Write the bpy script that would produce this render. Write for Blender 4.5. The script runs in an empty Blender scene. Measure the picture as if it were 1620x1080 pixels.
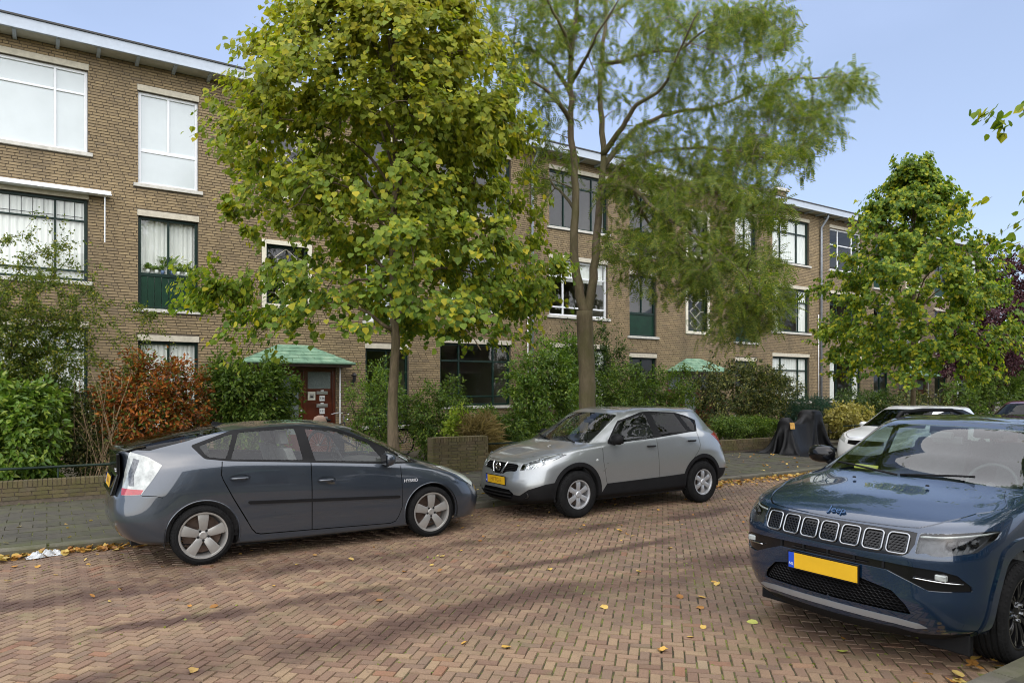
import bpy, bmesh, math, random
import numpy as np
from mathutils import Vector, Matrix
from mathutils.geometry import delaunay_2d_cdt

random.seed(7)
RNG = np.random.default_rng(11)
scene = bpy.context.scene
COL = scene.collection
R = math.radians

# ---------------------------------------------------------------- camera
cam_data = bpy.data.cameras.new('camera')
cam_data.lens = 25.0
cam_data.sensor_width = 36.0
cam_data.shift_y = 77.0 / 1620.0
cam_data.clip_start = 0.05
cam_data.clip_end = 2000
cam = bpy.data.objects.new('camera', cam_data)
COL.objects.link(cam)
cam.location = (0, 0, 1.86)
cam.rotation_euler = (R(90), 0, -math.atan2(.5474, .8369))
scene.camera = cam

# ---------------------------------------------------------------- sky, sun, exposure
SUN_EL, SUN_AZ = 54.0, 205.0          # azimuth clockwise from +Y
world = bpy.data.worlds.new('World')
scene.world = world
world.use_nodes = True
_n, _l = world.node_tree.nodes, world.node_tree.links
_n.clear()
_out = _n.new('ShaderNodeOutputWorld')
_bg = _n.new('ShaderNodeBackground')
_sky = _n.new('ShaderNodeTexSky')
_sky.sky_type = 'NISHITA'
_sky.sun_disc = False
_sky.sun_elevation = R(SUN_EL)
_sky.sun_rotation = R(SUN_AZ)
_sky.air_density = 1.0
_sky.dust_density = 2.0
_sky.ozone_density = 1.5
_hsv = _n.new('ShaderNodeHueSaturation')
_hsv.inputs['Saturation'].default_value = 0.85
_hsv.inputs['Value'].default_value = 1.0
# thin high cloud veil over the whole sky
_tc = _n.new('ShaderNodeTexCoord')
_mp = _n.new('ShaderNodeMapping')
_mp.inputs['Scale'].default_value = (1.0, 1.0, 2.2)
_nz = _n.new('ShaderNodeTexNoise')
_nz.inputs['Scale'].default_value = 1.4
_nz.inputs['Detail'].default_value = 5.0
_nz.inputs['Roughness'].default_value = 0.5
_rp = _n.new('ShaderNodeValToRGB')
_rp.color_ramp.elements[0].position = 0.40
_rp.color_ramp.elements[0].color = (0.30, 0.30, 0.30, 1)
_rp.color_ramp.elements[1].position = 0.72
_rp.color_ramp.elements[1].color = (0.58, 0.58, 0.58, 1)
_mx = _n.new('ShaderNodeMixRGB')
_mx.inputs['Color2'].default_value = (3.7, 4.6, 6.9, 1)
_l.new(_tc.outputs['Generated'], _mp.inputs['Vector'])
_l.new(_mp.outputs['Vector'], _nz.inputs['Vector'])
_l.new(_nz.outputs['Fac'], _rp.inputs['Fac'])
_l.new(_rp.outputs['Color'], _mx.inputs['Fac'])
_l.new(_sky.outputs['Color'], _hsv.inputs['Color'])
_l.new(_hsv.outputs['Color'], _mx.inputs['Color1'])
_l.new(_mx.outputs['Color'], _bg.inputs['Color'])
_bg.inputs['Strength'].default_value = 0.05
_l.new(_bg.outputs['Background'], _out.inputs['Surface'])

sun_data = bpy.data.lights.new('sun', 'SUN')
sun_data.energy = 1.5
sun_data.angle = R(145)
sun_data.color = (1.0, 0.95, 0.87)
sun = bpy.data.objects.new('sun', sun_data)
COL.objects.link(sun)
_d = Vector((math.sin(R(SUN_AZ)) * math.cos(R(SUN_EL)), math.cos(R(SUN_AZ)) * math.cos(R(SUN_EL)), math.sin(R(SUN_EL))))
sun.rotation_euler = _d.to_track_quat('Z', 'Y').to_euler()
sun.location = (0, 0, 30)

vs = scene.view_settings
vs.view_transform = 'Standard'
vs.look = 'None'
vs.gamma = 1.0
vs.use_curve_mapping = False
vs.exposure = 2.0
scene.cycles.max_bounces = 8
scene.cycles.transparent_max_bounces = 16
scene.cycles.use_denoising = True
scene.cycles.filter_width = 1.05

# ---------------------------------------------------------------- helpers: objects
def link(o, parent=None):
    COL.objects.link(o)
    if parent is not None:
        o.parent = parent
    return o

def tag(o, label=None, cat=None, group=None, kind=None):
    if label: o['label'] = label
    if cat: o['category'] = cat
    if group: o['group'] = group
    if kind: o['kind'] = kind
    return o

def thing(name, label, cat, loc=(0, 0, 0), rz=0.0, group=None):
    o = bpy.data.objects.new(name, None)
    o.empty_display_size = .2
    o.location = loc
    o.rotation_euler = (0, 0, rz)
    link(o)
    return tag(o, label, cat, group)

def part_empty(name, parent, loc=(0, 0, 0), rot=(0, 0, 0)):
    o = bpy.data.objects.new(name, None)
    o.location = loc
    o.rotation_euler = rot
    return link(o, parent)

def mesh_np(name, verts, faces, mats, parent=None, smooth=False, mat_idx=None, normals=None):
    """verts (n,3) array, faces list of tuples or (m,k) array"""
    me = bpy.data.meshes.new(name)
    verts = np.asarray(verts, dtype=np.float32).reshape(-1, 3)
    if isinstance(faces, np.ndarray):
        m, k = faces.shape
        me.vertices.add(len(verts))
        me.vertices.foreach_set('co', verts.ravel())
        me.loops.add(m * k)
        me.loops.foreach_set('vertex_index', faces.astype(np.int32).ravel())
        me.polygons.add(m)
        me.polygons.foreach_set('loop_start', np.arange(0, m * k, k, dtype=np.int32))
        me.polygons.foreach_set('loop_total', np.full(m, k, dtype=np.int32))
        me.update(calc_edges=True)
    else:
        me.from_pydata([tuple(map(float, v)) for v in verts], [], faces)
        me.update()
    if not isinstance(mats, (list, tuple)):
        mats = [mats]
    for mt in mats:
        me.materials.append(mt)
    npoly = len(me.polygons)
    if mat_idx is not None:
        me.polygons.foreach_set('material_index', np.asarray(mat_idx, dtype=np.int32))
    me.polygons.foreach_set('use_smooth', np.full(npoly, bool(smooth)))
    if normals is not None:
        me.normals_split_custom_set_from_vertices([tuple(map(float, q)) for q in normals])
    o = bpy.data.objects.new(name, me)
    return link(o, parent)

class MB:
    """collects shapes into one mesh"""
    def __init__(s):
        s.v = []; s.f = []; s.m = []
    def add(s, verts, faces, mi=0):
        b = len(s.v)
        s.v.extend([tuple(v) for v in verts])
        for f in faces:
            s.f.append(tuple(i + b for i in f)); s.m.append(mi)
        return s
    def box(s, x0, x1, y0, y1, z0, z1, mi=0):
        v = [(x0, y0, z0), (x1, y0, z0), (x1, y1, z0), (x0, y1, z0), (x0, y0, z1), (x1, y0, z1), (x1, y1, z1), (x0, y1, z1)]
        f = [(0, 3, 2, 1), (4, 5, 6, 7), (0, 1, 5, 4), (1, 2, 6, 5), (2, 3, 7, 6), (3, 0, 4, 7)]
        return s.add(v, f, mi)
    def quad(s, a, b, c, d, mi=0):
        return s.add([a, b, c, d], [(0, 1, 2, 3)], mi)
    def tube(s, pts, rad, n=6, mi=0, cap=True):
        pts = [Vector(p) for p in pts]
        if not isinstance(rad, (list, tuple)): rad = [rad] * len(pts)
        rings = []
        up = None
        for i, p in enumerate(pts):
            if i == 0: t = pts[1] - pts[0]
            elif i == len(pts) - 1: t = pts[-1] - pts[-2]
            else: t = pts[i + 1] - pts[i - 1]
            if t.length < 1e-9: t = Vector((0, 0, 1))
            t.normalize()
            if up is None:
                up = Vector((0, 0, 1)) if abs(t.z) < .9 else Vector((1, 0, 0))
            a = t.cross(up)
            if a.length < 1e-6: a = t.orthogonal()
            a.normalize(); b = a.cross(t).normalized(); up = b
            rings.append([p + (a * math.cos(2 * math.pi * k / n) + b * math.sin(2 * math.pi * k / n)) * rad[i] for k in range(n)])
        v = [q for r in rings for q in r]
        f = []
        for i in range(len(pts) - 1):
            for k in range(n):
                k2 = (k + 1) % n
                f.append((i * n + k, i * n + k2, (i + 1) * n + k2, (i + 1) * n + k))
        if cap:
            f.append(tuple(range(n))[::-1])
            f.append(tuple((len(pts) - 1) * n + k for k in range(n)))
        return s.add(v, f, mi)
    def lathe(s, prof, n=24, axis='y', mi=0, c=(0, 0, 0), a0=0.0, a1=2 * math.pi):
        """prof list of (r, h) ; axis y: h along y"""
        full = abs(a1 - a0 - 2 * math.pi) < 1e-6
        m = n if full else n + 1
        v = []
        for (r, h) in prof:
            for k in range(m):
                a = a0 + (a1 - a0) * k / n
                ca, sa = math.cos(a) * r, math.sin(a) * r
                if axis == 'y': p = (c[0] + ca, c[1] + h, c[2] + sa)
                elif axis == 'z': p = (c[0] + ca, c[1] + sa, c[2] + h)
                else: p = (c[0] + h, c[1] + ca, c[2] + sa)
                v.append(p)
        f = []
        for i in range(len(prof) - 1):
            for k in range(n):
                k2 = (k + 1) % m
                f.append((i * m + k, (i + 1) * m + k, (i + 1) * m + k2, i * m + k2))
        return s.add(v, f, mi)
    def prism(s, poly, d0, d1, plane='xz', mi=0):
        """poly 2-D outline extruded between d0 and d1 along the third axis"""
        n = len(poly)
        def P(a, b, d):
            if plane == 'xz': return (a, d, b)
            if plane == 'xy': return (a, b, d)
            return (d, a, b)
        v = [P(a, b, d0) for a, b in poly] + [P(a, b, d1) for a, b in poly]
        f = [tuple(range(n))[::-1], tuple(range(n, 2 * n))]
        for i in range(n):
            j = (i + 1) % n
            f.append((i, j, n + j, n + i))
        return s.add(v, f, mi)
    def xform(s, M, start=0):
        for i in range(start, len(s.v)):
            s.v[i] = tuple(M @ Vector(s.v[i]))
        return s
    def build(s, name, mats, parent=None, smooth=False, angle=None, bevel=None):
        o = mesh_np(name, np.array(s.v, dtype=np.float32), s.f, mats, parent, smooth, s.m)
        bm = bmesh.new(); bm.from_mesh(o.data)
        bmesh.ops.recalc_face_normals(bm, faces=bm.faces)
        bm.to_mesh(o.data); bm.free()
        if bevel:
            md = o.modifiers.new('bevel', 'BEVEL'); md.width = bevel; md.segments = 2; md.limit_method = 'ANGLE'
        if angle is not None:
            for p in o.data.polygons: p.use_smooth = True
            o.data.set_sharp_from_angle(angle=R(angle))
        return o

# ---------------------------------------------------------------- helpers: materials
class NT:
    def __init__(s, name):
        s.mat = bpy.data.materials.new(name)
        s.mat.use_nodes = True
        s.t = s.mat.node_tree
        s.n = s.t.nodes; s.l = s.t.links
        s.n.clear()
        s.out = s.n.new('ShaderNodeOutputMaterial')
    def node(s, typ, **kw):
        nd = s.n.new('ShaderNode' + typ)
        for k, v in kw.items():
            if k.startswith('i_'):
                key = k[2:].replace('_', ' ')
                if key.isdigit(): key = int(key)
                s.set(nd.inputs[key], v)
            else:
                setattr(nd, k, v)
        return nd
    def set(s, sock, v):
        if isinstance(v, bpy.types.NodeSocket): s.l.new(v, sock)
        elif isinstance(v, bpy.types.Node): s.l.new(v.outputs[0], sock)
        else:
            if isinstance(v, (tuple, list)) and len(v) == 3 and sock.type == 'RGBA': v = (*v, 1)
            sock.default_value = v
    def principled(s, **kw):
        p = s.n.new('ShaderNodeBsdfPrincipled')
        for k, v in kw.items():
            s.set(p.inputs[k.replace('_', ' ')], v)
        s.l.new(p.outputs[0], s.out.inputs['Surface'])
        return p
    def noise(s, scale, detail=4, rough=.55, vec=None, out='Fac', dist=0.0):
        nd = s.node('TexNoise')
        nd.inputs['Scale'].default_value = scale
        nd.inputs['Detail'].default_value = detail
        nd.inputs['Roughness'].default_value = rough
        nd.inputs['Distortion'].default_value = dist
        if vec is not None: s.set(nd.inputs['Vector'], vec)
        return nd.outputs[out]
    def ramp(s, fac, stops, interp='LINEAR'):
        nd = s.node('ValToRGB')
        cr = nd.color_ramp
        cr.interpolation = interp
        while len(cr.elements) < len(stops): cr.elements.new(.5)
        for e, (p, c) in zip(cr.elements, stops):
            e.position = p
            e.color = (*c, 1) if len(c) == 3 else c
        s.set(nd.inputs['Fac'], fac)
        return nd.outputs['Color']
    def mix(s, fac, a, b, mode='MIX'):
        nd = s.node('MixRGB', blend_type=mode)
        s.set(nd.inputs['Fac'], fac); s.set(nd.inputs['Color1'], a); s.set(nd.inputs['Color2'], b)
        return nd.outputs['Color']
    def math(s, op, a, b=0.0, clamp=False):
        nd = s.node('Math', operation=op)
        nd.use_clamp = clamp
        s.set(nd.inputs[0], a); s.set(nd.inputs[1], b)
        return nd.outputs[0]
    def coord(s, kind='Object'):
        return s.node('TexCoord').outputs[kind]
    def worldpos(s):
        return s.node('NewGeometry').outputs['Position']
    def mapping(s, vec, scale=(1, 1, 1), loc=(0, 0, 0), rot=(0, 0, 0)):
        nd = s.node('Mapping')
        s.set(nd.inputs['Vector'], vec)
        nd.inputs['Scale'].default_value = scale
        nd.inputs['Location'].default_value = loc
        nd.inputs['Rotation'].default_value = rot
        return nd.outputs[0]
    def rnd(s):
        """one random number for each mesh island and object"""
        g = s.node('NewGeometry').outputs['Random Per Island']
        o = s.node('ObjectInfo').outputs['Random']
        return s.math('FRACT', s.math('ADD', g, o))
    def bump(s, h, strength=.3, dist=.01):
        nd = s.node('Bump')
        nd.inputs['Strength'].default_value = strength
        nd.inputs['Distance'].default_value = dist
        s.set(nd.inputs['Height'], h)
        return nd.outputs[0]

MATS = {}
def simple(name, color, rough=.5, metal=0.0, var=.12, scale=6.0, bump=0.0, bscale=60, coat=0.0, spec=.5):
    """plain painted or moulded surface with slight uneven tone and gloss"""
    if name in MATS: return MATS[name]
    t = NT(name)
    nz = t.noise(scale, 5, .6, t.coord('Object'))
    c0 = tuple(c * (1 - var) for c in color); c1 = tuple(min(1, c * (1 + var)) for c in color)
    col = t.ramp(nz, [(.3, c0), (.7, c1)])
    kw = dict(Base_Color=col, Roughness=rough, Metallic=metal)
    p = t.principled(**kw)
    p.inputs['Specular IOR Level'].default_value = spec
    if coat: p.inputs['Coat Weight'].default_value = coat; p.inputs['Coat Roughness'].default_value = .05
    if bump:
        t.l.new(t.bump(t.noise(bscale, 4, .6, t.coord('Object')), bump, .01), p.inputs['Normal'])
    MATS[name] = t.mat
    return t.mat

def glass_mat(name, tint=(.9, .95, .93), rough=0.0, gloss=1.0, refl=1.9):
    if name in MATS: return MATS[name]
    t = NT(name)
    tr = t.node('BsdfTransparent'); tr.inputs['Color'].default_value = (*tint, 1)
    gl = t.node('BsdfGlossy'); gl.inputs['Roughness'].default_value = rough; gl.inputs['Color'].default_value = (gloss, gloss, gloss, 1)
    lw = t.node('LayerWeight'); lw.inputs['Blend'].default_value = .5
    # Schlick reflectance of both faces of the pane
    f5 = t.math('POWER', lw.outputs['Facing'], 5.0)
    k = t.math('MULTIPLY', t.math('ADD', t.math('MULTIPLY', f5, .96), .042), refl, True)
    mx = t.node('MixShader')
    t.l.new(k, mx.inputs[0]); t.l.new(tr.outputs[0], mx.inputs[1]); t.l.new(gl.outputs[0], mx.inputs[2])
    t.l.new(mx.outputs[0], t.out.inputs['Surface'])
    MATS[name] = t.mat
    return t.mat

CF, CS, CH, CV, FPX = .5474, .8369, 1.86, 617.0, 1125.0
def proj(x, y, z):
    """photo pixel of a world point (used to choose what is near or in view)"""
    Z = CF * x + CS * y
    return 810 + FPX * (CS * x - CF * y) / Z, CV - FPX * (z - CH) / Z, Z
# ================================================================ ground, road, pavement
KERB_Y, NEAR_KERB_Y, WALL_Y, FACADE_Y = 9.68, 2.12, 13.5, 18.4
PAVE_Z = 0.09

def mat_soil():
    t = NT('soil')
    n = t.noise(3.0, 6, .65, t.worldpos())
    c = t.ramp(n, [(.3, (.035, .028, .018)), (.55, (.06, .05, .028)), (.75, (.07, .075, .03))])
    p = t.principled(Base_Color=c, Roughness=.95)
    t.l.new(t.bump(t.noise(40, 4, .6, t.worldpos()), .6, .02), p.inputs['Normal'])
    return t.mat
M_SOIL = mat_soil()
g = MB().box(-160, 260, -160, 260, -.6, -.05).build('ground', M_SOIL)
tag(g, kind='structure')

def mat_joint():
    t = NT('mossy_joint_sand')
    w = t.worldpos()
    n = t.noise(1.3, 5, .6, w); n2 = t.noise(14, 4, .6, w)
    k = t.math('MULTIPLY', n, n2)
    c = t.ramp(k, [(.14, (.022, .018, .012)), (.23, (.050, .050, .018)), (.33, (.13, .14, .028))])
    p = t.principled(Base_Color=c, Roughness=.95)
    return t.mat

def mat_road_brick():
    t = NT('road_brick')
    w = t.worldpos(); r = t.rnd()
    base = t.ramp(r, [(0, (.165, .104, .072)), (.18, (.215, .140, .094)), (.36, (.178, .126, .090)), (.52, (.255, .176, .116)),
                      (.70, (.215, .152, .100)), (.90, (.285, .21, .130)), (.965, (.22, .14, .095)), (.99, (.25, .13, .075)), (1, (.30, .25, .165))])
    base = t.mix(1.0, base, (.87, .81, .75), 'MULTIPLY')
    # grime along the wheel tracks: dark stains stretched along the street
    st = t.noise(.55, 5, .62, t.mapping(w, (.34, 1.35, 1), rot=(0, 0, R(-6))), dist=.4)
    stain = t.ramp(st, [(.46, (0, 0, 0)), (.60, (1, 1, 1))])
    c = t.mix(t.math('MULTIPLY', stain, .45), base, (.070, .045, .035))
    # two damp wheel tracks running with the street
    sx = t.node('SeparateXYZ'); t.l.new(w, sx.inputs[0])
    wob = t.math('MULTIPLY', t.math('SUBTRACT', t.noise(.7, 4, .6, w), .5), .8)
    brk = t.ramp(t.noise(.9, 4, .6, w), [(.36, (.15, .15, .15)), (.56, (1, 1, 1))])
    for y0_, wd in ((7.45, .26), (5.2, .40), (6.3, .16)):
        d = t.math('ABSOLUTE', t.math('ADD', t.math('SUBTRACT', sx.outputs[1], y0_), wob))
        k = t.ramp(t.math('DIVIDE', d, wd), [(.35, (1, 1, 1)), (1, (0, 0, 0))])
        c = t.mix(t.math('MULTIPLY', t.math('MULTIPLY', k, brk), .92), c, (.058, .028, .018))
    sp = t.noise(7.0, 4, .6, w)
    spot = t.ramp(sp, [(.62, (0, 0, 0)), (.70, (1, 1, 1))])
    c = t.mix(t.math('MULTIPLY', spot, .45), c, (.06, .035, .025))
    fine = t.noise(90, 4, .7, w)
    c = t.mix(.55, c, t.ramp(fine, [(.3, (.55, .55, .55)), (.7, (1.35, 1.35, 1.35))]), 'MULTIPLY')
    ms = t.noise(2.2, 6, .7, w)
    moss = t.ramp(ms, [(.54, (0, 0, 0)), (.70, (1, 1, 1))])
    c = t.mix(t.math('MULTIPLY', moss, .40), c, (.10, .11, .035))
    rough = t.ramp(st, [(.44, (.78, .78, .78)), (.62, (.48, .48, .48))])
    p = t.principled(Base_Color=c, Roughness=rough)
    t.l.new(t.bump(fine, .35, .004), p.inputs['Normal'])
    return t.mat
M_JOINT, M_ROADBRICK = mat_joint(), mat_road_brick()

road = MB().box(-60, 140, NEAR_KERB_Y - .05, KERB_Y + .05, -.045, -.010).build('road', M_JOINT)
tag(road, kind='structure')

def brick_template(a, b, ch=.004, dz=.014):
    """half sizes a, b; chamfered top"""
    v = np.array([(-a, -b, -dz), (a, -b, -dz), (a, b, -dz), (-a, b, -dz),
                  (-a + ch, -b + ch, 0), (a - ch, -b + ch, 0), (a - ch, b - ch, 0), (-a + ch, b - ch, 0)], dtype=np.float32)
    f = np.array([(4, 5, 6, 7), (0, 1, 5, 4), (1, 2, 6, 5), (2, 3, 7, 6), (3, 0, 4, 7)], dtype=np.int32)
    return v, f

def in_view(x, y, z, mu=70, zmin=3.9):
    Z = CF * x + CS * y
    ok = Z > zmin
    Zs = np.where(ok, Z, 1)
    u = 810 + FPX * (CS * x - CF * y) / Zs
    v = CV - FPX * (z - CH) / Zs
    return ok & (u > -mu) & (u < 1620 + mu) & (v < 1080 + mu) & (v > -mu), Z

def herringbone():
    L, W = .156, .078
    ext = 34
    out = []
    ang = R(45)
    ca, sa = math.cos(ang), math.sin(ang)
    # pattern axes p,q ; world = rotate by 45 deg
    kmax = int(2 * ext / W)
    ks = np.arange(-kmax, kmax)
    res = []
    for m in range(-int(2 * ext / L), int(2 * ext / L)):
        px = ks * W + m * 2 * L
        py = ks * W
        H = np.stack([px + L / 2, py + W / 2, np.zeros_like(px)], 1)
        V = np.stack([px + L + W / 2, py + W - L / 2, np.ones_like(px)], 1)
        res.append(H); res.append(V)
    P = np.concatenate(res)
    X = P[:, 0] * ca - P[:, 1] * sa + 9.0
    Y = P[:, 0] * sa + P[:, 1] * ca + 5.0
    Y = Y + .02 * np.sin(X * .5)
    # the street's courses wander a little
    ok, Z = in_view(X, Y, 0.0)
    ok &= (Y > NEAR_KERB_Y + .06) & (Y < KERB_Y - .14) & (Z < 27) & (X > -3)
    X, Y, O, Z = X[ok], Y[ok], P[ok, 2], Z[ok]
    return X, Y, np.where(O > .5, ang + math.pi / 2, ang), Z, L, W

def lay_pieces(parent, name, stuffname, X, Y, Z0, A, D, tv, tf, mat, nmax=300, jit=.003, zjit=.003, tilt=.02, stufflabel=None):
    """the nearest nmax pieces as objects that share one mesh, the rest as one mesh"""
    order = np.argsort(D)
    near, far = order[:nmax], order[nmax:]
    me = None
    for i in near:
        if me is None:
            o = mesh_np(name, tv, tf, mat, parent); me = o.data
        else:
            o = bpy.data.objects.new(name, me); link(o, parent)
        o.location = (X[i] + random.uniform(-jit, jit), Y[i] + random.uniform(-jit, jit), Z0[i] + random.uniform(-zjit, zjit))
        o.rotation_euler = (random.uniform(-tilt, tilt), random.uniform(-tilt, tilt), A[i] + random.uniform(-tilt, tilt))
    n = len(far)
    if n:
        k = len(tv)
        ang = A[far] + RNG.uniform(-tilt, tilt, n)
        c, s = np.cos(ang)[:, None], np.sin(ang)[:, None]
        vx, vy, vz = tv[None, :, 0], tv[None, :, 1], tv[None, :, 2]
        rx, ry = RNG.uniform(-tilt, tilt, (2, n, 1))
        gx = X[far, None] + vx * c - vy * s + RNG.uniform(-jit, jit, (n, 1))
        gy = Y[far, None] + vx * s + vy * c + RNG.uniform(-jit, jit, (n, 1))
        gz = Z0[far, None] + vz + vy * rx + vx * ry + RNG.uniform(-zjit, zjit, (n, 1))
        V = np.stack([gx, gy, gz], 2).reshape(-1, 3)
        Fc = (tf[None] + (np.arange(n) * k)[:, None, None]).reshape(-1, tf.shape[1])
        o = mesh_np(stuffname, V, Fc, mat, parent)
        o['kind'] = 'stuff'

_X, _Y, _A, _Z, _L, _W = herringbone()
tv, tf = brick_template(_L / 2 - .0035, _W / 2 - .0035)
lay_pieces(road, 'brick', 'far_bricks', _X, _Y, np.zeros(len(_X)), _A, _Z, tv, tf, M_ROADBRICK)
# gutter courses laid lengthwise along the kerb
_gx = np.arange(-3, 32, .156); _rows = []
for j in range(2):
    _rows.append(np.stack([_gx + .1 * (j % 2), np.full_like(_gx, KERB_Y - .043 - .078 * j)], 1))
_G = np.concatenate(_rows)
lay_pieces(road, 'gutter_brick', 'far_gutter_bricks', _G[:, 0], _G[:, 1], np.zeros(len(_G)), np.zeros(len(_G)),
           CF * _G[:, 0] + CS * _G[:, 1], tv, tf, M_ROADBRICK, nmax=120)

# ---- kerbs
def mat_concrete(name, c0, c1, moss=.5):
    t = NT(name)
    w = t.worldpos()
    n = t.noise(5, 6, .65, w); f = t.noise(120, 3, .7, w)
    r = t.rnd()
    c = t.ramp(n, [(.3, c0), (.7, c1)])
    c = t.mix(.5, c, t.ramp(f, [(.3, (.6, .6, .6)), (.7, (1.3, 1.3, 1.3))]), 'MULTIPLY')
    c = t.mix(.4, c, t.ramp(r, [(0, (.72, .72, .72)), (1, (1.25, 1.22, 1.18))]), 'MULTIPLY')
    m = t.noise(1.6, 6, .7, w)
    c = t.mix(t.math('MULTIPLY', t.ramp(m, [(.46, (0, 0, 0)), (.66, (1, 1, 1))]), moss), c, (.060, .066, .020))
    p = t.principled(Base_Color=c, Roughness=.9)
    t.l.new(t.bump(f, .4, .004), p.inputs['Normal'])
    return t.mat
M_KERB = mat_concrete('kerb_concrete', (.075, .068, .050), (.13, .12, .092), .65)
M_TILE = mat_concrete('pavement_tile', (.034, .031, .022), (.066, .060, .043), .7)

def kerb_run(name, y0, y1, x0, x1, inner):
    k = MB().box(x0 - 40, x1 + 60, y0 + .008, y1 - .008, -.04, PAVE_Z - .03).build(name, M_JOINT)
    tag(k, kind='structure')
    x = x0
    me = None
    while x < x1:
        if me is None:
            s = MB()
            ch = .018
            pr = [(y0 - .0, -.035), (y1, -.035), (y1, PAVE_Z), (y0 + ch, PAVE_Z), (y0, PAVE_Z - ch)] if inner else \
                 [(y0, -.035), (y1, -.035), (y1, PAVE_Z - ch), (y1 - ch, PAVE_Z), (y0, PAVE_Z)]
            s.prism(pr, 0, .992, 'yz')
            o = s.build('kerb_stone', M_KERB, k); me = o.data
        else:
            o = bpy.data.objects.new('kerb_stone', me); link(o, k)
        o.location = (x, random.uniform(-.004, .004), random.uniform(-.005, .004))
        o.rotation_euler = (0, random.uniform(-.004, .004), random.uniform(-.003, .003))
        x += 1.0
    return k
kerb_run('kerb', KERB_Y, KERB_Y + .15, -3, 34, True)
kerb_run('near_kerb', NEAR_KERB_Y - .15, NEAR_KERB_Y, 3, 12, False)

# ---- pavement of 30 cm concrete tiles
pav = MB().box(-60, 140, KERB_Y + .145, WALL_Y + .02, -.04, PAVE_Z - .010).build('pavement', M_JOINT)
tag(pav, kind='structure')
tv3, tf3 = brick_template(.147, .147, .004, .014)
xs = np.arange(-3.0, 34, .30); rows = []
for j in range(13):
    y = KERB_Y + .15 + .155 + j * .30
    if y > WALL_Y - .1: break
    rows.append(np.stack([xs + (.15 if j % 2 else 0), np.full_like(xs, y)], 1))
T = np.concatenate(rows)
ok, Zt = in_view(T[:, 0], T[:, 1], PAVE_Z)
T, Zt = T[ok], Zt[ok]
lay_pieces(pav, 'tile', 'far_tiles', T[:, 0], T[:, 1], np.full(len(T), PAVE_Z), np.zeros(len(T)), Zt, tv3, tf3, M_TILE, nmax=300, zjit=.003, tilt=.008)
nearpav = MB().box(-60, 140, -6.0, NEAR_KERB_Y - .145, -.04, PAVE_Z - .002).build('near_pavement', M_TILE)
tag(nearpav, kind='structure')
# ---- front gardens' soil
gar = MB().box(-60, 140, WALL_Y + .16, FACADE_Y + .3, -.04, .16).build('garden_soil', M_SOIL)
tag(gar, kind='structure')
# ================================================================ apartment row
UNIT = 15.15
U_START = [-2.42, 12.73, 27.88, 43.03]

def mat_facade_brick():
    t = NT('facade_brick')
    w = t.worldpos(); r = t.rnd()
    c = t.ramp(r, [(0, (.185, .140, .082)), (.15, (.272, .206, .116)), (.35, (.232, .176, .104)), (.55, (.318, .242, .134)),
                   (.75, (.258, .198, .114)), (.9, (.37, .282, .156)), (1, (.168, .133, .090))])
    c = t.mix(.38, c, (.245, .182, .102))
    big = t.noise(.45, 4, .55, w)
    c = t.mix(.55, c, t.ramp(big, [(.32, (.70, .69, .68)), (.68, (1.28, 1.24, 1.15))]), 'MULTIPLY')
    # rain streaks
    stx = t.noise(1.1, 5, .6, t.mapping(w, (2.2, 1, .22)))
    c = t.mix(t.math('MULTIPLY', t.ramp(stx, [(.52, (0, 0, 0)), (.75, (1, 1, 1))]), .35), c, (.07, .055, .036))
    f = t.noise(110, 3, .7, w)
    c = t.mix(.5, c, t.ramp(f, [(.3, (.62, .62, .62)), (.7, (1.3, 1.3, 1.3))]), 'MULTIPLY')
    p = t.principled(Base_Color=c, Roughness=.88)
    t.l.new(t.bump(f, .4, .004), p.inputs['Normal'])
    return t.mat
def mat_far_brick():
    """coursed brick for walls too far away to tell the bricks apart"""
    t = NT('far_brickwork')
    w = t.worldpos()
    mp = t.node('Mapping'); mp.inputs['Rotation'].default_value = (R(90), 0, 0)
    t.l.new(w, mp.inputs['Vector'])
    b = t.node('TexBrick'); t.l.new(mp.outputs[0], b.inputs['Vector'])
    b.inputs['Color1'].default_value = (.27, .205, .115, 1); b.inputs['Color2'].default_value = (.19, .145, .085, 1)
    b.inputs['Mortar'].default_value = (.055, .045, .034, 1)
    b.inputs['Scale'].default_value = 1.0
    b.inputs['Mortar Size'].default_value = .010
    b.inputs['Brick Width'].default_value = .22; b.inputs['Row Height'].default_value = .065
    big = t.noise(.5, 4, .55, w)
    c = t.mix(.5, b.outputs['Color'], t.ramp(big, [(.32, (.72, .72, .70)), (.68, (1.25, 1.2, 1.12))]), 'MULTIPLY')
    p = t.principled(Base_Color=c, Roughness=.9)
    return t.mat
M_FBRICK, M_FARBRICK = mat_facade_brick(), mat_far_brick()
M_MORTAR = simple('raked_mortar', (.105, .084, .060), .95, var=.3, scale=20)
M_STONE = simple('cream_concrete_lintel', (.50, .46, .36), .8, var=.16, scale=9, bump=.2)
M_SILL = simple('grey_stone_sill', (.50, .485, .43), .75, var=.2, scale=8, bump=.2)
M_WHITE = simple('white_window_paint', (.74, .76, .77), .35, var=.05)
M_CREAM = simple('cream_window_paint', (.66, .62, .49), .5, var=.08)
M_GREEN = simple('dark_green_window_paint', (.006, .022, .016), .42, var=.25, spec=.25)
M_PANEL = simple('green_board_paint', (.004, .030, .015), .45, var=.25, scale=3, spec=.25)
M_FASCIA = simple('pale_blue_grey_fascia_paint', (.38, .43, .49), .5, var=.06)
M_SOFFIT = simple('soffit_boards', (.40, .38, .31), .7, var=.12)
M_ROOFEDGE = simple('bitumen_roof_edge', (.05, .05, .05), .8)
M_ZINC = simple('zinc_pipe', (.30, .33, .37), .45, .4, var=.2)
M_PVC = simple('white_pvc', (.72, .72, .70), .4, var=.06)
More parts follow.
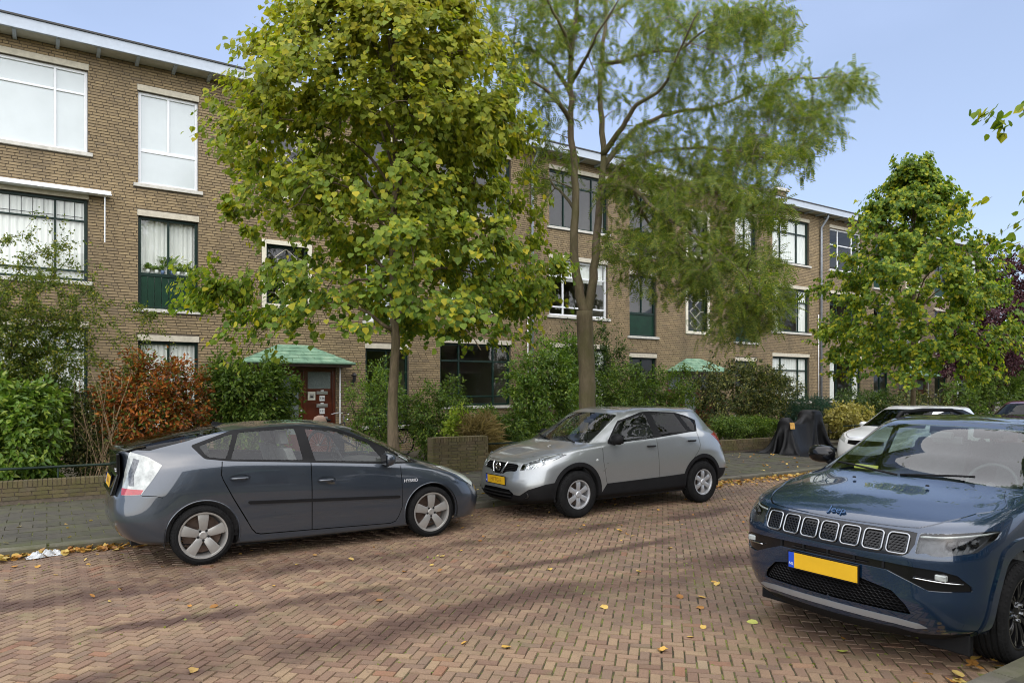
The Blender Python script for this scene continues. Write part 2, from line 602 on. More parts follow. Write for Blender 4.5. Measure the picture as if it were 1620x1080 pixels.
M_LEAD = simple('lead_cames', (.025, .03, .03), .5)
M_ROOM = simple('room_plaster', (.30, .27, .22), .9, var=.15, scale=1)
M_ROOMDARK = simple('room_dark', (.05, .045, .04), .9, var=.3, scale=1.2)
M_WGLASS = glass_mat('window_glass', (.93, .96, .94), refl=1.25)
M_BLINDGLASS = simple('frosted_white_film', (.50, .55, .55), .25, var=.05, scale=1.5, coat=.6)
def mat_curtain(name, col):
    t = NT(name)
    n = t.noise(30, 3, .6, t.mapping(t.coord('Object'), (1, 1, .05)))
    c = t.ramp(n, [(.35, tuple(q * .86 for q in col)), (.65, col)])
    d = t.node('BsdfDiffuse'); t.l.new(c, d.inputs['Color'])
    tl = t.node('BsdfTranslucent'); t.l.new(c, tl.inputs['Color'])
    m = t.node('MixShader'); m.inputs[0].default_value = .12
    t.l.new(d.outputs[0], m.inputs[1]); t.l.new(tl.outputs[0], m.inputs[2])
    t.l.new(m.outputs[0], t.out.inputs['Surface'])
    return t.mat
M_CURTAIN = mat_curtain('white_voile', (.95, .94, .90))
M_REDDOOR = simple('varnished_red_brown_door', (.085, .018, .008), .30, var=.35, scale=2.5, coat=.4)
M_FROST = simple('frosted_door_glass', (.16, .19, .18), .18, var=.25, scale=40, bump=.5, bscale=55)
M_STEEL = simple('brushed_steel', (.45, .44, .42), .35, .8, var=.15)
M_PLATE = simple('ivory_plate', (.62, .60, .50), .5)
M_NUMWHITE = simple('number_tile_white', (.70, .72, .70), .4)
M_NUMBLACK = simple('number_black', (.02, .02, .025), .5)
def mat_copper():
    t = NT('green_copper_patina')
    n = t.noise(4, 6, .7, t.worldpos()); r = t.rnd()
    c = t.ramp(n, [(.28, (.075, .15, .10)), (.5, (.16, .28, .185)), (.72, (.28, .39, .27))])
    c = t.mix(.4, c, t.ramp(r, [(0, (.7, .75, .72)), (1, (1.25, 1.25, 1.2))]), 'MULTIPLY')
    st = t.noise(18, 4, .7, t.worldpos())
    c = t.mix(t.math('MULTIPLY', t.ramp(st, [(.6, (0, 0, 0)), (.75, (1, 1, 1))]), .6), c, (.07, .075, .05))
    p = t.principled(Base_Color=c, Roughness=.75)
    t.l.new(t.bump(st, .3, .01), p.inputs['Normal'])
    return t.mat
M_COPPER = mat_copper()

def text_mesh(name, s, size, mat, parent, loc, rot=(R(90), 0, 0), ext=.002, align='CENTER'):
    cu = bpy.data.curves.new(name + '_c', 'FONT')
    cu.body = s; cu.size = size; cu.extrude = ext
    cu.align_x = align; cu.align_y = 'CENTER'
    tmp = bpy.data.objects.new(name + '_t', cu)
    COL.objects.link(tmp)
    dg = bpy.context.evaluated_depsgraph_get()
    me = bpy.data.meshes.new_from_object(tmp.evaluated_get(dg))
    COL.objects.unlink(tmp); bpy.data.objects.remove(tmp)
    me.materials.clear(); me.materials.append(mat)
    o = bpy.data.objects.new(name, me)
    o.location = loc; o.rotation_euler = rot
    return link(o, parent)

def curtain(parent, x0, x1, z0, z1, y, mat, amp=.015, wl=.11, seed=0):
    rr = random.Random(seed)
    n = max(8, int((x1 - x0) / wl * 8))
    v = []; ph = rr.uniform(0, 6)
    for i in range(n + 1):
        x = x0 + (x1 - x0) * i / n
        d = amp * math.sin(2 * math.pi * x / wl + ph + 1.3 * math.sin(x * 5)) + .006 * math.sin(x * 90)
        v.append((x, y + d, z0)); v.append((x, y + d * .75, z1))
    f = [(2 * i, 2 * i + 2, 2 * i + 3, 2 * i + 1) for i in range(n)]
    return mesh_np('curtain', v, f, mat, parent, smooth=True)

def window(block, x0, x1, z0, z1, cols, rows, frame, fill='dark', lintel=True, sill=True, panel=None, leads=None, seed=0,
           fw=.065, bar=.05, diamond=False, lit_w=.13, surround=None):
    """cols / rows: fractions of inner bars; panel: (height, material, boards)"""
    b = MB()
    y0, y1 = .085, .15
    b.box(x0, x0 + fw, y0, y1, z0, z1); b.box(x1 - fw, x1, y0, y1, z0, z1)
    b.box(x0 + fw, x1 - fw, y0 + .002, y1, z1 - fw, z1); b.box(x0 + fw, x1 - fw, y0 + .002, y1, z0, z0 + fw)
    ix0, ix1, iz0, iz1 = x0 + fw, x1 - fw, z0 + fw, z1 - fw
    if panel:
        pz = z0 + panel[0]
        b.box(ix0, ix1, y0 + .004, y1, pz - .04, pz + .04)
        gz0 = pz + .04
    else:
        gz0 = iz0
    xs = [ix0] + [x0 + (x1 - x0) * c for c in cols] + [ix1]
    zs = [gz0] + [z0 + (z1 - z0) * r for r in rows] + [iz1]
    for x in xs[1:-1]: b.box(x - bar / 2, x + bar / 2, y0 + .006, y1 - .004, gz0, iz1)
    for z in zs[1:-1]:
        for i in range(len(xs) - 1):
            b.box(xs[i] + (bar / 2 if i else 0), xs[i + 1] - (bar / 2 if i < len(xs) - 2 else 0), y0 + .009, y1 - .006, z - bar / 2, z + bar / 2)
    w = b.build('window', frame, block, bevel=.006)
    gm = M_BLINDGLASS if fill == 'frost' else M_WGLASS
    for i in range(len(xs) - 1):
        for j in range(len(zs) - 1):
            a0 = xs[i] + (bar / 2 if i else 0); a1 = xs[i + 1] - (bar / 2 if i < len(xs) - 2 else 0)
            c0 = zs[j] + (bar / 2 if j else 0); c1 = zs[j + 1] - (bar / 2 if j < len(zs) - 2 else 0)
            q = MB()
            # panes sit a hair out of true so that reflections break from pane to pane
            e = random.uniform(-.0015, .0015); e2 = random.uniform(-.0015, .0015)
            q.quad((a0, .125 + e, c0), (a1, .125 - e, c0), (a1, .125 - e + e2, c1), (a0, .125 + e + e2, c1))
            q.build('pane', gm, w)
    if leads:
        q = MB(); lx, top = leads
        zl = zs[-2] + bar / 2
        for i in range(len(xs) - 1):
            n = max(2, round((xs[i + 1] - xs[i]) / lx))
            for k in range(1, n):
                x = xs[i] + (xs[i + 1] - xs[i]) * k / n
                q.box(x - .007, x + .007, .112, .123, zl, iz1)
            q.box(xs[i] + .03, xs[i + 1] - .03, .113, .1235, zl + .06, zl + .072)
        q.build('lead_bar', M_LEAD, w)
    if diamond:
        q = MB()
        nz, nx = 3, 1
        hh = (iz1 - gz0) / nz; ww = (ix1 - ix0) / 2
        for k in range(nz):
            zc = gz0 + hh * (k + .5)
            for sx in (-1, 1):
                for sz in (-1, 1):
                    xm = (ix0 + ix1) / 2
                    q.tube([(xm, .116, zc + sz * hh / 2), (xm + sx * ww * .62, .116, zc), (xm + sx * ww, .116, zc)], .011, 5)
        q.build('lead_diamond', M_CREAM, w)
    if panel:
        if panel[2]:
            n = panel[2]; pw = (ix1 - ix0) / n
            for k in range(n):
                q = MB().box(ix0 + k * pw + .004, ix0 + (k + 1) * pw - .004, .105 + random.uniform(-.002, .002), .14, iz0, pz - .04)
                q.build('board', panel[1], w, bevel=.004)
        else:
            MB().box(ix0, ix1, .11, .14, iz0, pz - .04).build('panel', panel[1], w)
    if lintel:
        MB().box(x0 - .02, x1 + .02, -.012, .16, z1 + .002, z1 + .14).build('lintel', M_STONE, w, bevel=.006)
    if sill:
        MB().box(x0 - .10, x1 + .10, -.06, .15, z0 - .085, z0 - .002).build('sill', M_SILL, w, bevel=.008)
    if surround:
        s = surround; q = MB()
        q.box(x0 - s, x0, -.03, .15, z0 - s, z1 + s); q.box(x1, x1 + s, -.03, .15, z0 - s, z1 + s)
        q.box(x0, x1, -.028, .15, z1, z1 + s); q.box(x0, x1, -.028, .15, z0 - s, z0)
        q.build('surround', M_CREAM, w, bevel=.006)
    if fill == 'curtain':
        curtain(w, ix0 - .02, ix1 + .02, iz0, iz1 + .05, .25 if panel else .165, M_CURTAIN, seed=seed)
    elif fill == 'halfcurtain':
        ww = ix1 - ix0
        curtain(w, ix0 - .02, ix0 + ww * .22, iz0, iz1 + .05, .165, M_CURTAIN, seed=seed)
        curtain(w, ix1 - ww * .25, ix1 + .02, iz0, iz1 + .05, .165, M_CURTAIN, seed=seed + 1)
    elif fill == 'blind':
        MB().box(ix0, ix1, .20, .205, iz1 - (iz1 - gz0) * .35, iz1 + .03).build('blind', M_CURTAIN, w)
    elif fill == 'frost':
        MB().box(ix0 - .02, ix1 + .02, .18, .2, gz0, iz1).build('blind', M_CURTAIN, w)
    return w

def entrance(block, cx, detailed, cdx=0.0):
    """copper-roofed entrance with varnished doors; local y negative is the street side"""
    ze, zr, pr = 2.56, 3.02, .62
    hw = 1.34
    base = .22
    # canopy
    dcx = cx; cx = cx + cdx
    cn = MB()
    cn.box(cx - hw, cx + hw, -pr, -.012, ze - .10, ze)
    cn = cn.build('canopy', simple('canopy_fascia_wood', (.055, .030, .018), .6), block)
    sh = MB()
    rows = 5
    for k in range(rows):      # stepped courses of copper sheet on a hipped roof
        f0, f1 = k / rows, (k + 1) / rows
        def ring(f, dz):
            return (cx - hw - .05 + f * 1.0, cx + hw + .05 - f * 1.0, -(pr + .05) * (1 - f) - .02 * f, ze + .0 + (zr - ze) * f + dz)
        a = ring(f0, .016); b2 = ring(f1 + .02, 0)
        nseg = 7 - k
        # front slope sheets
        for i in range(nseg):
            t0, t1 = i / nseg + .002, (i + 1) / nseg - .002
            X = lambda r_, tt: r_[0] + (r_[1] - r_[0]) * tt
            j = random.uniform(-.006, .006)
            v = [(X(a, t0), a[2], a[3] + j), (X(a, t1), a[2], a[3] + j), (X(b2, t1), b2[2], b2[3]), (X(b2, t0), b2[2], b2[3])]
            v2 = [(p[0], p[1] + .004, p[2] - .016) for p in v]
            s = MB(); s.add(v + v2, [(0, 1, 2, 3), (7, 6, 5, 4), (0, 4, 5, 1), (1, 5, 6, 2), (2, 6, 7, 3), (3, 7, 4, 0)])
            s.build('copper_sheet', M_COPPER, cn)
        for sx in (0, 1):
            xa, xb = (a[0], b2[0]) if sx == 0 else (a[1], b2[1])
            v = [(xa, a[2], a[3]), (xa, -.012, a[3]), (xb, -.012, b2[3]), (xb, b2[2], b2[3])]
            v2 = [(p[0] + (.004 if sx == 0 else -.004), p[1], p[2] - .016) for p in v]
            s = MB(); s.add(v + v2, [(0, 1, 2, 3), (7, 6, 5, 4), (0, 4, 5, 1), (1, 5, 6, 2), (2, 6, 7, 3), (3, 7, 4, 0)])
            s.build('copper_sheet', M_COPPER, cn)
    gt = MB(); gt.tube([(cx - hw - .06, -pr - .05, ze - .01), (cx + hw + .06, -pr - .05, ze - .01)], .035, 8)
    gt.tube([(cx - hw - .06, -pr - .05, ze - .01), (cx - hw - .06, -.02, ze - .01)], .035, 8)
    gt.tube([(cx + hw + .06, -pr - .05, ze - .01), (cx + hw + .06, -.02, ze - .01)], .035, 8)
    gt.build('canopy_gutter', M_COPPER, cn, smooth=True)
    # doorway: three bays between posts
    cx = dcx
    x0, x1 = cx - 1.25, cx + 1.25
    fr = MB()
    for x in (x0, cx - .47, cx + .40, x1 - .07):
        fr.box(x, x + .07, .02, .12, base, ze - .10)
    fr.box(x0, x1, .022, .118, ze - .20, ze - .10)
    fr.box(x0, x1, .024, .116, base, base + .05)
    fo = fr.build('door_frame', M_REDDOOR, block, bevel=.006)
    d = MB(); dx0, dx1 = cx - .395, cx + .395; dz1 = ze - .205
    d.box(dx0, dx0 + .11, .05, .095, base + .05, dz1); d.box(dx1 - .11, dx1, .05, .095, base + .05, dz1)
    d.box(dx0 + .11, dx1 - .11, .052, .093, dz1 - .12, dz1); d.box(dx0 + .11, dx1 - .11, .052, .093, base + .05, base + .5)
    dr = d.build('door', M_REDDOOR, block, bevel=.006)
    MB().box(dx0 + .11, dx1 - .11, .066, .08, base + .5, dz1 - .12).build('door_pane', M_FROST, dr)
    kn = MB(); kn.lathe([(.0, -.05), (.028, -.045), (.034, -.025), (.02, -.01), (.012, .0)], 14, 'y', c=(dx1 - .055, .05, 1.32))
    kn.lathe([(.0, -.02), (.02, -.02), (.022, 0)], 12, 'y', c=(dx1 - .055, .05, 1.18))
    kn.build('door_knob', M_STEEL, dr, smooth=True)
    for side in (-1, 1):
        a0, a1 = (x0 + .07, cx - .47) if side < 0 else (cx + .47, x1 - .07)
        s = MB()
        s.box(a0, a1, .06, .10, base + .05, 1.84); s.box(a0, a1, .058, .102, 1.84, 1.90); s.box(a0, a1, .058, .102, 2.34, ze - .20)
        s.box(a0, a0 + .05, .056, .10, 1.90, 2.34); s.box(a1 - .05, a1, .056, .10, 1.90, 2.34)
        s.box(a0, a1, .055, .06, 1.50, 1.515)
        sp = s.build('side_panel', M_REDDOOR, block, bevel=.004)
        MB().box(a0 + .05, a1 - .05, .07, .085, 1.90, 2.34).build('side_pane', M_FROST, sp)
        if detailed and side > 0:
            bx = a0 + .15
            q = MB(); q.box(bx - .10, bx + .10, .045, .06, 1.60, 1.82); q.build('bell_plate', M_PLATE, sp, bevel=.004)
            q = MB(); q.box(bx - .055, bx + .055, .040, .0452, 1.65, 1.76); q.build('bell_panel', simple('bell_grey', (.30, .29, .25), .5), sp)
            q = MB(); q.box(bx - .035, bx + .035, .036, .0402, 1.665, 1.71)
            q.build('bell_buttons', M_NUMBLACK, sp)
            mx = a0 + .43
            for (z, num) in ((1.79, '126'), (1.455, '122'), (1.12, '124')):
                q = MB(); q.box(mx - .15, mx + .15, .042, .058, z - .042, z + .042); q.box(mx - .12, mx + .12, .036, .0422, z - .022, z + .026)
                q.build('letter_flap', M_STEEL, sp, bevel=.004)
                q = MB(); q.box(mx - .04, mx + .04, .046, .0565, z + .044, z + .074); q.build('name_card', M_NUMWHITE, sp)
                if z > 1.2:
                    q = MB(); q.box(mx - .068, mx + .068, .046, .058, z - .215, z - .072); q.build('number_tile', M_NUMWHITE, sp)
                    text_mesh('house_number', num, .088, M_NUMBLACK, sp, (mx, .0445, z - .143))
    st = MB(); st.box(x0 - .1, x1 + .1, -.55, .1, .0, base); st.build('doorstep', M_SILL, block, bevel=.01)
    pp = MB(); pp.tube([(x1 + .10, -.05, ze - .1), (x1 + .10, -.05, .2)], .022, 8)
    pp.build('canopy_downpipe', M_PVC, block, smooth=True)

def wall_bricks(block, wall, W, z_lo, z_hi, openings, xw0, individual):
    """real bricks laid in running bond, recessed joints; clipped at the openings"""
    ch = .065; L = .218
    rows = []
    nz = int((z_hi - z_lo) / ch)
    rr = np.random.default_rng(int(xw0 * 10) + 99)
    for k in range(nz):
        za, zb = z_lo + k * ch, z_lo + (k + 1) * ch
        iv = [(0.0, W)]
        for (a, b, c, d) in openings:
            if d > za + .01 and c < zb - .01:
                new = []
                for (p, q) in iv:
                    if b <= p or a >= q: new.append((p, q)); continue
                    if a > p: new.append((p, a))
                    if b < q: new.append((b, q))
                iv = new
        x = -rr.uniform(.0, L) if k % 2 else -rr.uniform(.0, L)
        x = -(L / 2 if k % 2 else 0) - .03 * (k % 3)
        while x < W:
            ln = L if rr.random() > .16 else L / 2
            for (p, q) in iv:
                s, e = max(x, p), min(x + ln, q)
                if e - s > .035:
                    rows.append((s + .004, e - .004, za + .0065, zb - .0065))
            x += ln
    B = np.array(rows)
    n = len(B)
    y0 = -.004 + rr.uniform(-.0035, .0035, n)
    e = .0035
    def verts(B, y):
        a, b, c, d = B.T
        yb = np.full_like(a, .016)
        a2, b2, c2, d2 = a + e, b - e, c + e * .7, d - e * .7
        z = np.stack([np.stack(t_, 1) for t_ in ((a, yb, c), (b, yb, c), (b, yb, d), (a, yb, d), (a2, y, c2), (b2, y, c2), (b2, y, d2), (a2, y, d2))], 1)
        return z
    F5 = np.array([(4, 5, 6, 7), (0, 1, 5, 4), (1, 2, 6, 5), (2, 3, 7, 6), (3, 0, 4, 7)], dtype=np.int32)
    near = np.zeros(n, bool)
    if individual:
        cx, cz = (B[:, 0] + B[:, 1]) / 2 + xw0, (B[:, 2] + B[:, 3]) / 2
        Z = CF * cx + CS * FACADE_Y
        u = 810 + FPX * (CS * cx - CF * FACADE_Y) / Z
        v = CV - FPX * (cz - CH) / Z
        score = np.where((u > 4) & (v > 60) & (v < 590) & (B[:, 1] - B[:, 0] > .18), Z, 1e9)
        idx = np.argsort(score)[:300]
        near[idx] = True
        me = None
        for i in idx:
            vv = verts(B[i:i + 1], y0[i:i + 1])[0]
            c = vv.mean(0)
            if me is None:
                std = np.array([[-.105, .105, -.026, .026]])
                tvv = verts(std, np.array([-.004]))[0]
                o = mesh_np('brick', tvv, F5, M_FBRICK, wall); me = o.data
            else:
                o = bpy.data.objects.new('brick', me); link(o, wall)
            o.location = ((B[i, 0] + B[i, 1]) / 2, y0[i] + .004, (B[i, 2] + B[i, 3]) / 2)
            o.scale = ((B[i, 1] - B[i, 0]) / .21, 1, 1)
    V = verts(B[~near], y0[~near])
    m = len(V)
    Fc = (F5[None] + (np.arange(m) * 8)[:, None, None]).reshape(-1, 4)
    o = mesh_np('brickwork', V.reshape(-1, 3), Fc, M_FBRICK, wall)
    o['kind'] = 'stuff'

Z_TOP = 9.36
LARGE = [(.74, 3.18), (11.97, 14.41)]
NARROW = [(4.18, 5.46), (9.69, 10.97)]
STAIR = (7.05, 8.10)
ZL = {1: (1.40, 3.24), 2: (4.27, 6.09), 3: (7.13, 8.96)}
ZN = {1: (.88, 3.00), 2: (3.75, 5.88), 3: (6.62, 8.76)}

def make_block(u0, label, spec, detailed, canopy_dx=0.0, real_bricks=True):
    W = UNIT - .006
    block = thing('apartment_block', label, 'building', (u0, FACADE_Y, 0), 0, 'brick apartment blocks in one row')
    ops = []
    for (a, b) in LARGE:
        for k in (1, 2, 3): ops.append((a, b, *ZL[k]))
    for (a, b) in NARROW:
        for k in (1, 2, 3): ops.append((a, b, *ZN[k]))
    ops.append((STAIR[0], STAIR[1], 4.05, 5.55)); ops.append((STAIR[0], STAIR[1], 6.85, 8.45))
    ecx = 7.6 + canopy_dx
    ops.append((ecx - 1.25, ecx + 1.25, .22, 2.46))
    # wall core with openings and reveals
    xs = sorted({0, W, *[o[0] for o in ops], *[o[1] for o in ops]})
    zs = sorted({-.02, Z_TOP, *[o[2] for o in ops], *[o[3] for o in ops]})
    b = MB()
    yw = .010 if real_bricks else 0.0
    def blocked(x, z): return any(o[0] < x < o[1] and o[2] < z < o[3] for o in ops)
    for j in range(len(zs) - 1):
        i = 0
        while i < len(xs) - 1:
            if blocked((xs[i] + xs[i + 1]) / 2, (zs[j] + zs[j + 1]) / 2): i += 1; continue
            k = i
            while k + 1 < len(xs) - 1 and not blocked((xs[k + 1] + xs[k + 2]) / 2, (zs[j] + zs[j + 1]) / 2): k += 1
            b.quad((xs[i], yw, zs[j]), (xs[k + 1], yw, zs[j]), (xs[k + 1], yw, zs[j + 1]), (xs[i], yw, zs[j + 1]))
            b.quad((xs[i], .19, zs[j]), (xs[k + 1], .19, zs[j]), (xs[k + 1], .19, zs[j + 1]), (xs[i], .19, zs[j + 1]))
            i = k + 1
    for (x0, x1, z0, z1) in ops:
        b.quad((x0, yw, z0), (x0, .19, z0), (x0, .19, z1), (x0, yw, z1)); b.quad((x1, yw, z0), (x1, .19, z0), (x1, .19, z1), (x1, yw, z1))
        b.quad((x0, yw, z1), (x0, .19, z1), (x1, .19, z1), (x1, yw, z1)); b.quad((x0, yw, z0), (x0, .19, z0), (x1, .19, z0), (x1, yw, z0))
    wall = b.build('wall', M_MORTAR if real_bricks else M_FARBRICK, block)
    if real_bricks:
        lo = [(a - .02, c + .02, d, d + .142) for (a, c, _, d) in ops[:12]] + [(a - .10, c + .10, z - .087, z) for (a, c, z, _) in ops[:12]]
        st = [(a - .115, c + .115, z - .115, d + .115) for (a, c, z, d) in ops[12:14]]
        wall_bricks(block, wall, W, -.0, Z_TOP, ops + lo + st, u0, detailed)
    # rooms behind
    rm = MB()
    for z in (.18, 3.32, 6.2, 9.15): rm.box(.01, W - .01, .2, 5.0, z - .08, z + .08)
    for x in (.02, 3.7, 6.3, 8.9, 11.4, W - .02): rm.box(x - .05 + (.05 if x < .1 else 0), x + .04, .21, 4.99, .27, 9.06)
    rm.box(.01, W - .01, 5.0, 5.2, 0, 9.3)
    rm.build('interior', M_ROOM, block)
    # windows
    for i, (a, c) in enumerate(LARGE):
        cols = (.26, .74)
        for k in (1, 2, 3):
            s = spec[('L', i, k)]
            kw = dict(s); fr = kw.pop('frame')
            window(block, a, c, *ZL[k], kw.pop('cols', cols), kw.pop('rows', (.70,)), fr, seed=i * 10 + k, **kw)
    for i, (a, c) in enumerate(NARROW):
        for k in (1, 2, 3):
            s = spec[('N', i, k)]
            kw = dict(s); fr = kw.pop('frame')
            window(block, a, c, *ZN[k], kw.pop('cols', (.5,)), kw.pop('rows', ()), fr, seed=i * 10 + k + 50, **kw)
    window(block, STAIR[0], STAIR[1], 4.05, 5.55, (), (), M_GREEN, 'dark', False, False, diamond=True, surround=.11)
    window(block, STAIR[0], STAIR[1], 6.85, 8.45, (), (), M_GREEN, 'dark', False, False, diamond=True, surround=.11)
    entrance(block, ecx, detailed, .12 if detailed else .1)
    # eaves: soffit, brackets, fascia, roof edge
    ov = .50
    MB().box(0, W, -ov + .02, -.001, 9.362, 9.40).build('soffit', M_SOFFIT, block)
    q = MB().box(0, W, -ov - .03, -ov + .018, 9.33, 9.575)
    q.box(0, W, -ov - .045, -ov - .03, 9.33, 9.37)
    q.build('fascia', M_FASCIA, block, bevel=.005)
    MB().box(0, W, -ov - .06, 9.0, 9.578, 9.615).build('roof', M_ROOFEDGE, block)
    x = .32; me = None
    while x < W:
        if me is None:
            o = MB().prism([(-ov + .03, 9.355), (-.012, 9.355), (-.012, 9.29), (-ov + .06, 9.325)], -.035, .035, 'yz').build('eaves_bracket', M_FASCIA, block); me = o.data
        else:
            o = bpy.data.objects.new('eaves_bracket', me); link(o, block)
        o.location = (x, 0, 0); x += .765
    # rain pipe on the party line
    if u0 > 0:
        q = MB(); q.tube([(.02, -ov + .1, 9.36), (.02, -ov + .12, 9.22), (.02, -.08, 8.85), (.02, -.075, 8.6), (.02, -.075, .2)], .045, 10)
        for z in (1.5, 4.0, 6.4, 8.4): q.lathe([(.048, -.02), (.055, -.02), (.055, .02), (.048, .02)], 10, 'z', c=(.02, -.075, z))
        q.build('rain_pipe', M_ZINC, block, smooth=True)
        q = MB(); q.tube([(-.13, -.04, 5.1), (-.13, -.04, .6)], .022, 8)
        q.build('cable_duct', M_PVC, block, smooth=True)
    return block

G3 = dict(frame=M_GREEN)
def spec_base():
    s = {}
    for i in (0, 1):
        for k in (1, 2, 3):
            s[('L', i, k)] = dict(frame=M_GREEN, fill='halfcurtain')
            s[('N', i, k)] = dict(frame=M_GREEN, fill='dark', panel=(.80, M_PANEL, 0))
        s[('N', i, 1)] = dict(frame=M_GREEN, fill='dark')
    return s
sA = spec_base()
sA[('L', 0, 3)] = dict(frame=M_WHITE, fill='frost', rows=(.72,), cols=(.25, .75))
sA[('L', 0, 2)] = dict(frame=M_GREEN, fill='curtain', rows=(.13, .74), leads=(.19, .2), cols=(.25, .75), bar=.04)
sA[('L', 0, 1)] = dict(frame=M_GREEN, fill='curtain', rows=(.13, .74), cols=(.25, .75))
sA[('N', 0, 3)] = dict(frame=M_WHITE, fill='frost', panel=(.80, M_BLINDGLASS, 0))
sA[('N', 0, 2)] = dict(frame=M_GREEN, fill='curtain', panel=(.80, M_PANEL, 8))
sA[('N', 0, 1)] = dict(frame=M_GREEN, fill='curtain')
sA[('N', 1, 2)] = dict(frame=M_WHITE, fill='blind', panel=(.80, M_BLINDGLASS, 0))
sA[('N', 1, 3)] = dict(frame=M_GREEN, fill='dark', panel=(.80, M_PANEL, 0))
sA[('L', 1, 1)] = dict(frame=M_GREEN, fill='dark', rows=(.15, .72), cols=(.27, .76))
sA[('L', 1, 3)] = dict(frame=M_GREEN, fill='dark')
sB = spec_base()
sB[('L', 0, 3)] = dict(frame=M_GREEN, fill='dark', rows=(.75,))
sB[('L', 0, 2)] = dict(frame=M_WHITE, fill='blind', rows=(.16, .70), cols=(.25, .74))
sB[('N', 0, 3)] = dict(frame=M_GREEN, fill='dark', panel=(.80, M_PANEL, 0))
sB[('N', 1, 3)] = dict(frame=M_GREEN, fill='curtain', panel=(.45, M_PANEL, 0))
sB[('L', 1, 3)] = dict(frame=M_GREEN, fill='curtain', rows=(.70,), cols=(.25, .70))
sB[('L', 1, 1)] = dict(frame=M_GREEN, fill='curtain')
sC = spec_base()
sC[('L', 0, 3)] = dict(frame=M_WHITE, fill='dark', rows=(.62,), cols=(.3, .74))
sC[('L', 0, 2)] = dict(frame=M_GREEN, fill='dark', rows=(.74,), leads=(.19, .2))

blockA = make_block(U_START[0], 'nearest brown brick apartment block with white and green windows and red entrance doors', sA, True)
blockB = make_block(U_START[1], 'middle brown brick apartment block behind the tall feathery tree, diamond leaded stair windows', sB, False, canopy_dx=-.35)
blockC = make_block(U_START[2], 'farthest brick apartment block at the right, behind the round yellow-green tree', sC, False, real_bricks=False)

# awning cassette over the middle-floor window of the near block
aw = MB(); aw.prism([(-.30, 6.27), (-.02, 6.31), (-.02, 6.19), (-.26, 6.175), (-.30, 6.20)], .55, 3.62, 'yz')
aw = aw.build('awning_cassette', M_WHITE, blockA, bevel=.015)
aw2 = MB(); aw2.box(.54, 3.63, -.312, -.295, 6.18, 6.20); aw2.tube([(3.5, -.20, 6.16), (3.5, -.16, 5.15)], .014, 6); aw2.build('awning_bar', M_WHITE, aw)
# chimney on the roof
ch = MB(); ch.box(14.4, 15.1, 1.6, 2.4, 9.6, 10.75); ch.build('chimney', M_FARBRICK, blockB)
ch = MB(); ch.box(14.3, 15.2, 1.5, 2.5, 10.75, 10.87); ch.build('chimney_cap', M_SILL, blockB)
# ------ lamp beside the entrance
lm = MB(); lx = 9.32
lm.box(lx - .03, lx + .03, -.03, -.004, 1.98, 2.14); lm.lathe([(.03, 0), (.085, .03), (.085, .04), (.03, .10), (.0, .11)], 12, 'z', c=(lx, -.12, 2.22))
lm.tube([(lx, -.03, 2.06), (lx, -.12, 2.08), (lx, -.12, 2.24)], .012, 6)
lm.lathe([(.035, 0), (.045, .08), (.05, .13)], 10, 'z', c=(lx, -.12, 2.09))
lo = lm.build('wall_lamp', simple('black_iron', (.015, .015, .016), .5), None, smooth=False)
lo.location = (U_START[0], FACADE_Y, 0)
tag(lo, 'small black wall lantern on the brick beside the red entrance', 'wall lamp')
# ================================================================ cars
def pchip_slopes(d):
    """d: differences along axis 0 (n-1, ...) on unit knots -> interior monotone slopes (n, ...)"""
    n = d.shape[0] + 1
    m = np.zeros((n,) + d.shape[1:])
    a, b = d[:-1], d[1:]
    s = np.sign(a) * np.sign(b)
    with np.errstate(divide='ignore', invalid='ignore'):
        h = 2 * a * b / (a + b)
    m[1:-1] = np.where(s > 0, np.nan_to_num(h), 0)
    m[0] = d[0]; m[-1] = d[-1]
    return m

def hermite(p0, p1, m0, m1, t):
    t2, t3 = t * t, t * t * t
    return (2 * t3 - 3 * t2 + 1) * p0 + (t3 - 2 * t2 + t) * m0 + (-2 * t3 + 3 * t2) * p1 + (t3 - t2) * m1

